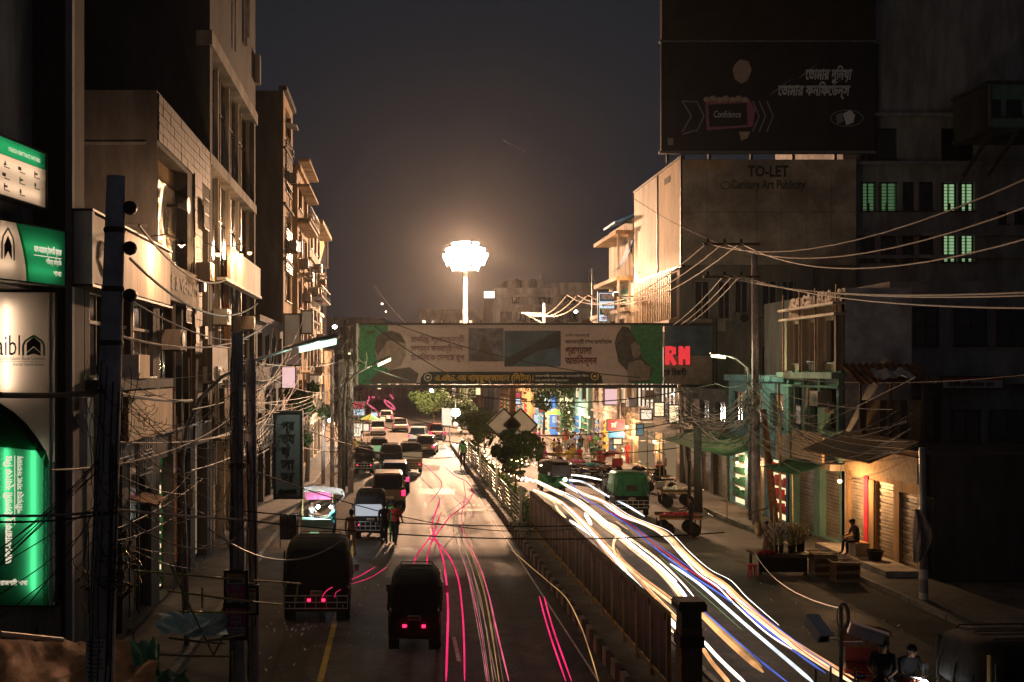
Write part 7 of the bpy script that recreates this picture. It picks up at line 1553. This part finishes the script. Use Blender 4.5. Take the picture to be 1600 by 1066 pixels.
for k, (px, top) in enumerate(((1275,1045),(1298,1042),(1336,1045))):
    Yp = 12; t = tag(MB().tube([(PX(px,Yp),Yp,0),(PX(px,Yp),Yp,PZ(top,Yp))], .014, 6).build('railing_spike', M['metal_grey']), ['thin upright rod nearest the median below the cameras','thin upright rod just before the camera pole','thin upright rod just past the camera pole'][k], 'rod', 'upright rods below the cameras')
# litter by the shoulder
r_ = random.Random(15)
m = MB()
for k in range(120):
    c = G(470+r_.gauss(0,22), 985+r_.gauss(0,9)) if k < 26 else G(r_.uniform(380,620), r_.uniform(830,1060)) if k < 70 else G(r_.uniform(1080,1420), r_.uniform(820,1000)); s = r_.uniform(.012,.06); a = r_.uniform(0,3)
    d = V(math.cos(a),math.sin(a),.3)*s; e = V(-math.sin(a),math.cos(a),.2)*s*.6; m.face(c+V(0,0,.02)-d, c+V(0,0,.02)+e, c+V(0,0,.05)+d, c+V(0,0,.02)-e)
o = m.build('litter', M['cloth_white']); o['kind'] = 'stuff'; o['label'] = 'scraps of paper litter on the shoulder'
# ------------------------------------------------------------------ people
def body_mesh(J, shirt, legs, sc=1.0, skin='skin'):
    """one continuous skinned figure from joints J (facing +y)"""
    names = list(J); me = bpy.data.meshes.new('person'); E_ = [('pelvis','waist'),('waist','chest'),('chest','neck'),('neck','jaw'),('jaw','skull'),('skull','crown')]
    for s in 'lr': E_ += [('chest','sh'+s),('sh'+s,'el'+s),('el'+s,'wr'+s),('wr'+s,'pa'+s),('pelvis','hip'+s),('hip'+s,'kn'+s),('kn'+s,'an'+s),('an'+s,'to'+s)]
    rad = dict(pelvis=.125, waist=.115, chest=.135, neck=.055, jaw=.075, skull=.098, crown=.07, sh=.07, el=.045, wr=.03, pa=.035, hip=.10, kn=.065, an=.045, to=.04)
    me.from_pydata([J[n] for n in names], [(names.index(a), names.index(b)) for a, b in E_], [])
    o = bpy.data.objects.new('tmp', me); COL.objects.link(o); sk = o.modifiers.new('s', 'SKIN'); sk.use_smooth_shade = True
    for i, n in enumerate(names):
        k = n if n in rad else n[:2] if n[:2] in rad else n[:3]; r = rad[k]; sv = me.skin_vertices[0].data[i]; sv.radius = (r*1.18, r*.9) if n in ('chest','pelvis','waist') else (r, r); sv.use_root = n == 'pelvis'
    o.modifiers.new('u', 'SUBSURF').levels = 1
    bpy.context.view_layer.update(); ev = o.evaluated_get(bpy.context.evaluated_depsgraph_get()); m2 = bpy.data.meshes.new_from_object(ev); bpy.data.objects.remove(o)
    m2.materials.clear()
    for q in (shirt, legs, skin): m2.materials.append(M[q])
    hipz = J['pelvis'][2]; 
    def d(p, a, b):
        a, b = Vector(J[a]), Vector(J[b]); t_ = max(0, min(1, (p-a).dot(b-a)/max(1e-6, (b-a).length_squared))); return (p-a.lerp(b,t_)).length, t_
    for f in m2.polygons:
        best = min(((d(f.center, a, b)[0], a, b) for a, b in E_), key=lambda x: x[0]); a, b = best[1], best[2]
        mi = 0
        if a in ('neck','jaw','skull'): mi = 2
        elif a[:2] in ('el','wr') : mi = 2
        elif a[:3] == 'hip' or a[:2] == 'kn' or b[:3] == 'hip': mi = 1
        elif a[:2] == 'an': mi = 2
        f.material_index = mi; f.use_smooth = True
    # fingers: five short unequal bent chains grown out of each palm, joined to the same mesh
    mb = MB()
    for s in 'lr':
        w, p = Vector(J['wr'+s]), Vector(J['pa'+s]); dr = (p-w).normalized(); sd = dr.cross(V(0,1,.2)).normalized()
        for k, ln in enumerate((.062,.075,.08,.07,.055)):
            if k == 0: b0 = p-dr*.02+sd*.03; mb.tube([b0, b0+sd*.03+dr*.015, b0+sd*.035+dr*.04], [.011,.01,.007], 5)
            else: b0 = p+dr*.018+sd*(.028-.019*(k-1)); mb.tube([b0, b0+dr*ln*.5, b0+dr*ln+V(0,.018,0)], [.01,.009,.006], 5)
    nv = len(m2.vertices); bm_v = [tuple(v.co) for v in m2.vertices]+mb.v; fs = [tuple(q.vertices) for q in m2.polygons]+[tuple(i+nv for i in f) for f in mb.f]; mi = [q.material_index for q in m2.polygons]+[2]*len(mb.f)
    m3 = bpy.data.meshes.new('body'); m3.from_pydata(bm_v, [], fs)
    for q in m2.materials: m3.materials.append(q)
    m3.polygons.foreach_set('material_index', mi); m3.polygons.foreach_set('use_smooth', [True]*len(fs)); m3.update(); return m3
def joints(kind):
    J = dict(pelvis=(0,0,.95), waist=(0,0,1.12), chest=(0,.01,1.33), neck=(0,.02,1.49), jaw=(0,.045,1.565), skull=(0,.035,1.64), crown=(0,.02,1.7),
             shl=(-.19,0,1.42), ell=(-.25,-.02,1.14), wrl=(-.25,.06,.9), pal=(-.25,.09,.82), shr=(.19,0,1.42), elr=(.25,-.02,1.14), wrr=(.25,.06,.9), par=(.25,.09,.82),
             hipl=(-.1,0,.88), knl=(-.11,.02,.48), anl=(-.11,-.02,.09), tol=(-.13,.13,.04), hipr=(.1,0,.88), knr=(.11,.02,.48), anr=(.11,-.02,.09), tor=(.13,.13,.04))
    if kind == 'walk': J.update(knl=(-.1,.16,.5), anl=(-.1,.12,.12), tol=(-.11,.27,.08), knr=(.1,-.04,.48), anr=(.1,-.27,.12), tor=(.12,-.14,.04), ell=(-.24,-.14,1.16), wrl=(-.23,-.1,.92), pal=(-.23,-.08,.84), elr=(.24,.08,1.16), wrr=(.23,.24,.98), par=(.23,.3,.92))
    if kind == 'reach': J.update(elr=(.23,.16,1.22), wrr=(.17,.38,1.2), par=(.16,.46,1.2), ell=(-.23,.14,1.2), wrl=(-.17,.36,1.14), pal=(-.16,.44,1.13))
    if kind == 'sit': J.update(pelvis=(0,0,.55), waist=(0,.03,.72), chest=(0,.10,.93), neck=(0,.16,1.08), jaw=(0,.21,1.14), skull=(0,.21,1.22), crown=(0,.2,1.28), shl=(-.19,.1,1.01), shr=(.19,.1,1.01), ell=(-.23,.2,.76), wrl=(-.13,.4,.68), pal=(-.1,.47,.66), elr=(.23,.2,.76), wrr=(.13,.4,.7), par=(.1,.46,.69),
             hipl=(-.1,.06,.53), hipr=(.1,.06,.53), knl=(-.13,.45,.52), knr=(.13,.45,.52), anl=(-.12,.42,.1), anr=(.13,.5,.1), tol=(-.13,.57,.04), tor=(.15,.64,.04))
    return J
CACHE = {}
def person(lab, loc, rz=0, kind='stand', shirt='shirt_white', legs='trousers_dark', sc=1.0, group=None, hat=None):
    t = thing('person', lab, 'person', (0,0,0), 0, group); key = (kind, shirt, legs)
    if key not in CACHE: CACHE[key] = body_mesh(joints(kind), shirt, legs)
    b = bpy.data.objects.new('body', CACHE[key]); COL.objects.link(b); b.parent = t
    J = joints(kind); h_ = Vector(J['skull'])
    if ('hair', kind) not in CACHE:
        m = MB(); m.ball(h_+V(0,-.015,.035), (.098,.108,.09), 10, 7); m.ball(h_+V(0,-.05,-.03), (.085,.07,.08), 8, 6); CACHE[('hair', kind)] = m.build('hair', M['hair'], t, smooth=True).data
        m = MB(); m.ball(h_+V(0,.098,-.01), (.014,.022,.026), 6, 5)
        for s in (-1,1): m.ball(h_+V(s*.098,.0,-.01), (.012,.022,.03), 6, 5)
        m.ball(h_+V(0,.088,-.055), (.03,.012,.008), 6, 4); CACHE[('face', kind)] = m.build('face_feature', M['skin'], t, smooth=True).data
        m = MB()
        for s in (-1,1): m.ball(h_+V(s*.036,.088,.012), (.014,.01,.008), 6, 4)
        CACHE[('eye', kind)] = m.build('eye', M['ink'], t).data
    else:
        for nm in ('hair','face','eye'): o = bpy.data.objects.new({'hair':'hair','face':'face_feature','eye':'eye'}[nm], CACHE[(nm, kind)]); COL.objects.link(o); o.parent = t
    if hat: MB().lathe([(.17,.045),(.11,.06),(.105,.12),(.02,.14)], h_, 12).build('cap', M[hat], t)
    t.location = loc; t.rotation_euler = (0,0,rz); t.scale = (sc,)*3; return t
person('traffic policeman in a green shirt standing by the median fence end', G(723,731), .3, 'stand', 'shirt_green', 'trousers_dark', 1.15, hat='paint_black')
b = G(1338, 868); 
person('man sitting hunched on a pale block before the shutters', V(XR-.75, 36.2, .31), math.pi*.5, 'sit', 'shirt_dark', 'trousers_dark', 1.0)
t = thing('seat_block', 'pale block the hunched man sits on', 'block', (XR-.72, 36.2, .32)); MB().box(XR-.98, XR-.48, 35.85, 36.55, .325, .76).build('block_body', M['concrete_pale'], t); MB().box(XR-1.0, XR-.46, 35.83, 36.57, .762, .80).build('block_top', M['plaster_orange'], t)
t = thing('basin', 'dark round basin on the ledge beside the sitting man', 'basin', (XR-.6, 35.2, .32)); MB().lathe([(.2,0),(.3,.35),(.27,.35),(.18,.05)], (XR-.6, 35.2, .325), 14).build('basin_body', M['paint_black'], t)
person('man standing behind the barrow of red fruit', G(1083,842)+V(0,.3,0), 1.3, 'reach', 'shirt_dark', 'trousers_dark')
person('man in a teal shirt serving at the tea stall', G(520,858)+V(0,.5,0), 1.4, 'reach', 'shirt_teal', 'trousers_dark')
person('pale shirted man leaning over the tea stall', G(482,856)+V(0,1.2,0), -1.9, 'reach', 'shirt_white', 'trousers_tan')
person('man in brown walking past the tea stall to the traffic', G(549,868), .2, 'walk', 'shirt_brown', 'trousers_tan')
person('man in dark clothes nearest the advert rickshaw', G(600,852), .5, 'stand', 'shirt_dark', 'trousers_dark')
person('woman in green by the advert rickshaw', G(604,850)+V(.25,.2,0), -.5, 'stand', 'shirt_green', 'shirt_green')
person('man in maroon walking behind the green clad woman', G(617,852), -.3, 'walk', 'shirt_red', 'trousers_dark')
person('man squatting vendor in brown by the flower stall', G(1215,905)+V(.2,1.4,0), 2.6, 'reach', 'shirt_brown', 'trousers_tan')
person('man riding the lit motorcycle below the cameras', V(10.25, 20.05, .22), math.pi+.1, 'sit', 'shirt_dark', 'trousers_dark')
person('man driving the brown hooded cycle rickshaw', V(9.75, 19.95, .32), 2.6, 'sit', 'shirt_dark', 'trousers_dark')
person('woman in red standing by the shop steps near the orange bulb', G(984,738)+V(1,5,0), 2.2, 'stand', 'shirt_red', 'shirt_red')
r_ = random.Random(51); sh = ['shirt_white','shirt_pink','shirt_yellow','shirt_teal','shirt_blue','shirt_red','shirt_brown','shirt_green']
nm = dict(shirt_white='white',shirt_pink='pink',shirt_yellow='yellow',shirt_teal='teal',shirt_blue='blue',shirt_red='red',shirt_brown='brown',shirt_green='green')
for k in range(38):
    px, py = r_.uniform(842,938), r_.uniform(698,738); q = r_.choice(sh)
    kd, lg = r_.choice(['walk','stand','reach']), r_.choice(['trousers_dark','trousers_tan'])
    person(f"market shopper {dict(walk='walking',stand='standing still',reach='reaching out')[kd]} in {nm[q]} and {lg.split('_')[1]} trousers by the blue stall", G(px,py), r_.uniform(0,6.28), kd, q, lg, r_.uniform(.92,1.05), 'market crowd by the blue stall')
for k in range(10):
    px, py = r_.uniform(540,575), r_.uniform(690,735); q = r_.choice(sh[:4])
    person(f'shopper dressed in {nm[q]} among the bank side stalls', G(px,py), r_.uniform(0,6.28), r_.choice(['walk','stand']), q, 'trousers_dark', 1, 'shoppers among the bank side stalls')
for k, (x, y, z, pw) in enumerate(((15.9, 92, 3.2, 700), (15.6, 100, 3.1, 700), (15.9, 116, 3.4, 800), (15.8, 82, 3.2, 500), (-5.3, 92, 3.0, 1100), (-5.6, 104, 3.0, 1100), (-4.9, 78, 2.9, 500))):
    bare_bulb(['added stall bulb before the green shuttered market shop', 'second added stall bulb toward the blue stall', 'added stall bulb beyond the blue stall', 'added stall bulb before the bright cream shop', 'added stall bulb over the bank side crossing', 'farther added bulb over the bank side crossing', 'added stall bulb by the vegetable stall on the bank side'][k], (x, y, z), (x+.1, y, z+.9), pw, WARM if k % 2 else (1,.8,.6), r=.09)  # bulbs added along both sides for more light on stalls and crossing
# ------------------------------------------------------------------ light trails left by the passing lamps, at lamp height over the road
def trail(lab, pts, r, mt, z=.75, group=None):
    w = [G(px, py, z) for px, py in pts]; out = []
    for i in range(len(w)-1):
        p0, p1, p2, p3 = w[max(i-1,0)], w[i], w[i+1], w[min(i+2,len(w)-1)]
        for k in range(6):
            t_ = k/6; out.append(.5*((2*p1)+(p2-p0)*t_+(2*p0-5*p1+4*p2-p3)*t_**2+(3*p1-p0-3*p2+p3)*t_**3))
    out.append(w[-1]); n = len(out); rr = [r*min(1, .35+k*.25, .35+(n-1-k)*.25) for k in range(n)]
    o = MB().tube(out, rr, 6).build('light_trail', M[mt], smooth=True); return tag(o, lab, 'light trail', group)
g1 = 'red trails on the bank side carriageway'; g2 = 'bright trails on the market side carriageway'
trail('red trail ending at the near lamp of the driving auto rickshaw', [(690,800),(684,815),(679,830),(664,850),(650,870),(644,895),(642,915),(634,935),(629,950),(630,965),(636,979)], .026, 'trail_red', .66, g1)
trail('red trail ending at the far lamp of the driving auto rickshaw', [(726,790),(705,806),(692,822),(676,845),(668,870),(667,905),(660,930),(653,950),(654,962),(661,977)], .026, 'trail_red', .66, g1)
trail('broad red trail running straight down the carriageway', [(688,778),(681,800),(675,825),(690,865),(697,905),(700,950),(699,1000),(697,1064)], .03, 'trail_red', .7, g1)
trail('second broad red trail close beside the straight one', [(668,842),(684,848),(703,872),(716,905),(722,950),(725,1000),(726,1064)], .024, 'trail_red', .7, g1)
trail('pink trail bending from the dark band down to the lower edge', [(724,752),(727,775),(722,800),(724,830),(740,865),(753,895),(765,935),(776,985),(795,1064)], .02, 'trail_pink', .7, g1)
trail('faint pale trail inside the pink bend', [(718,790),(714,815),(724,850),(738,890),(748,930),(760,985),(776,1064)], .011, 'trail_pale', .7, g1)
trail('second faint pale trail inside the pink bend', [(712,800),(708,825),(718,860),(731,900),(741,950),(752,1010),(760,1064)], .010, 'trail_pale', .7, g1)
trail('short red double trail low on the carriageway', [(843,932),(850,960),(862,1000),(884,1064)], .02, 'trail_red', .7, g1)
trail('short red double trail partner low on the carriageway', [(850,932),(858,962),(870,1000),(893,1064)], .02, 'trail_red', .7, g1)
trail('golden thread trail beside the fence from the lit road to the lower edge', [(798,858),(825,882),(858,910),(885,935),(906,975),(922,1020),(935,1064)], .012, 'trail_gold', .6, g1)
trail('red hook trail at the dark band', [(655,720),(672,735),(686,748),(690,758),(684,770),(672,785)], .022, 'trail_pink', .7, g1)
trail('red trail hooking over the dark band near the fence', [(695,730),(712,744),(728,752),(738,765),(736,778),(722,795)], .02, 'trail_red', .7, g1)
trail('thin crossing pink trail under the dark band', [(700,768),(722,790),(745,812)], .012, 'trail_pink', .7, g1)
trail('thin pink trail left of the crossing one', [(745,768),(722,785),(700,800)], .012, 'trail_pink', .7, g1)
trail('red trail dropping to the near lamp of the big black rickshaw', [(586,886),(562,900),(540,909)], .014, 'trail_red', .9, g1)
trail('second red trail dropping past the big black rickshaw', [(604,886),(580,902),(548,913)], .010, 'trail_red', .9, g1)
trail('curved red trail over the guard of the big black rickshaw', [(531,913),(515,920),(507,927),(503,935)], .012, 'trail_red', 1.0, g1)
trail('short curved red trail over the guard of the big black rickshaw', [(533,921),(525,926),(523,935)], .010, 'trail_red', 1.0, g1)
for k, pts in enumerate(([(572,614),(577,622),(574,630),(586,640),(597,652)], [(580,613),(583,622),(590,612),(592,622)], [(600,624),(612,632),(616,640),(604,632),(600,624)], [(600,640),(610,648),(614,652)], [(606,612),(612,620),(615,624)])):
    trail(['zigzag pink trail far along the road','small looped pink trail far along the road','leaf shaped pink trail far along the road','short pink dash trail far along the road','short upper pink trail far along the road'][k], pts, .16, 'trail_pink', .8, g1)
T1 = [(834,765),(875,785),(910,817),(951,862),(981,897),(1010,929),(1045,967),(1062,986)]
T2 = [(834,750),(863,765),(893,779),(922,800),(945,820),(966,835),(995,859),(1025,882),(1054,911),(1075,938)]
T3 = [(875,753),(910,771),(945,785),(975,806),(1010,820),(1039,835),(1069,867),(1098,894),(1128,914),(1156,941),(1205,985),(1250,1016),(1330,1066)]
TB = [(851,726),(890,753),(910,776),(945,797),(981,820),(1016,850),(1069,891),(1113,920),(1156,950),(1200,985),(1250,1024),(1290,1052)]
TL = [(951,816),(969,829),(960,844),(959,859),(969,876),(995,900),(1025,923),(1060,950)]
def off(pts, dx, dy): return [(a+dx*(.2+(b-735)/260), b+dy*(.2+(b-735)/260)) for a, b in pts]
trail('thickest cream trail sweeping from the hedge end to the pier', T1, .062, 'trail_white', .75, g2)
trail('orange edge strand along the fence side of the thickest trail', off(T1,-7,3), .04, 'trail_cream', .72, g2)
trail('orange edge strand along the road side of the thickest trail', off(T1,7,-3), .035, 'trail_orange', .72, g2)
trail('second thick white trail from the hedge end along the middle of the road', T2, .055, 'trail_white', .8, g2)
trail('orange strand under the second thick white trail', off(T2,-6,4), .035, 'trail_cream', .76, g2)
trail('broad orange trail continuing past the pier to a blunt end', [(1020,884),(1054,915),(1080,944),(1120,985),(1155,1018),(1192,1050)], .06, 'trail_orange', .72, g2)
trail('second broad orange strand past the pier to a blunt end', [(1092,952),(1125,983),(1160,1014),(1190,1042)], .04, 'trail_gold', .74, g2)
trail('outer orange trail arching widest over the market road', T3, .06, 'trail_cream', .75, g2)
trail('darker strand on the outer edge of the widest orange arch', off(T3,5,-3), .035, 'trail_orange', .75, g2)
trail('white core strand at the start of the widest orange arch', T3[:5], .04, 'trail_white', .8, g2)
trail('bright white trail starting abruptly in the middle of the road', [(1047,881),(1075,900),(1098,917),(1151,964),(1200,1006),(1240,1040),(1270,1066)], .042, 'trail_ice', .7, g2)
trail('blue thread trail running the length of the market road', TB, .026, 'trail_blue', .8, g2)
trail('thin red thread trail beside the long blue one', off(TB[3:],6,-3), .012, 'trail_red', .8, g2)
trail('second faint blue thread beside the long blue one', off(TB[4:],11,-5), .010, 'trail_blue', .8, g2)
trail('pale blue trail crossing behind the pier', [(1040,896),(1075,933),(1092,950),(1120,974),(1170,1018),(1230,1066)], .024, 'trail_blue', .7, g2)
trail('white trail curling to the market kerb by the motorcycles', [(846,732),(875,740),(910,744),(940,750)], .05, 'trail_white', .8, g2)
trail('pale trail bending down to the green hooded rickshaw', [(878,750),(910,753),(937,768),(957,779),(981,791),(1007,807)], .05, 'trail_ice', .75, g2)
trail('looping cream trail crossing the second thick trail', TL, .045, 'trail_cream', .75, g2)
trail('orange strand under the looping cream trail', off(TL[3:],6,-2), .03, 'trail_orange', .73, g2)
trail('inner cream trail hugging the fence', [(838,768),(863,782),(872,797),(884,809)], .055, 'trail_cream', .75, g2)
trail('white trail joining the thickest trail from the fence', [(890,813),(905,823),(922,835),(940,852)], .05, 'trail_white', .75, g2)
trail('short bright dash trail between the two thick trails', [(914,802),(919,811),(924,820)], .075, 'trail_white', .7, g2)
trail('cream trail past the pier at the lower edge', [(1098,1000),(1115,1020),(1140,1045),(1165,1068)], .04, 'trail_white', .75, g2)
trail('orange trail beneath the cream one past the pier', [(1094,1006),(1110,1032),(1130,1056),(1140,1068)], .045, 'trail_orange', .7, g2)
trail('thin green thread trail in the dark of the market road', [(1030,868),(1060,896),(1110,940),(1160,985)], .008, 'lit_green_room', .7, g2)

r_ = random.Random(99)
for k in range(20):
    b_, nm_ = ((T1,'the thickest white trail'),(T2,'the second thick white trail'),(T3,'the widest orange arch'))[k % 3]; q = r_.uniform(-13, 13); n0 = r_.randint(0, 2); n1 = len(b_)-r_.randint(0, 2)
    trail('hair thin strand of light layered along '+nm_, [(a+r_.gauss(0,1.2), b+r_.gauss(0,.8)) for a, b in off(b_, q, -q*.5)[n0:n1]], r_.uniform(.006,.02), r_.choice(['trail_cream','trail_gold','trail_orange','trail_white','trail_pale']), r_.uniform(.66,.85), 'hair thin strands along '+nm_)
for k in range(9):
    q = r_.uniform(-12, 14); trail('hair thin pale streak among the pink bends of the carriageway', [(a+q+r_.gauss(0,1), b) for a, b in ((720,795),(718,825),(727,858),(740,895),(750,935),(760,985),(772,1066))[r_.randint(0,2):]], r_.uniform(.004,.009), r_.choice(['trail_pale','trail_pink','trail_gold']), .68, 'hair thin streaks among the pink bends')
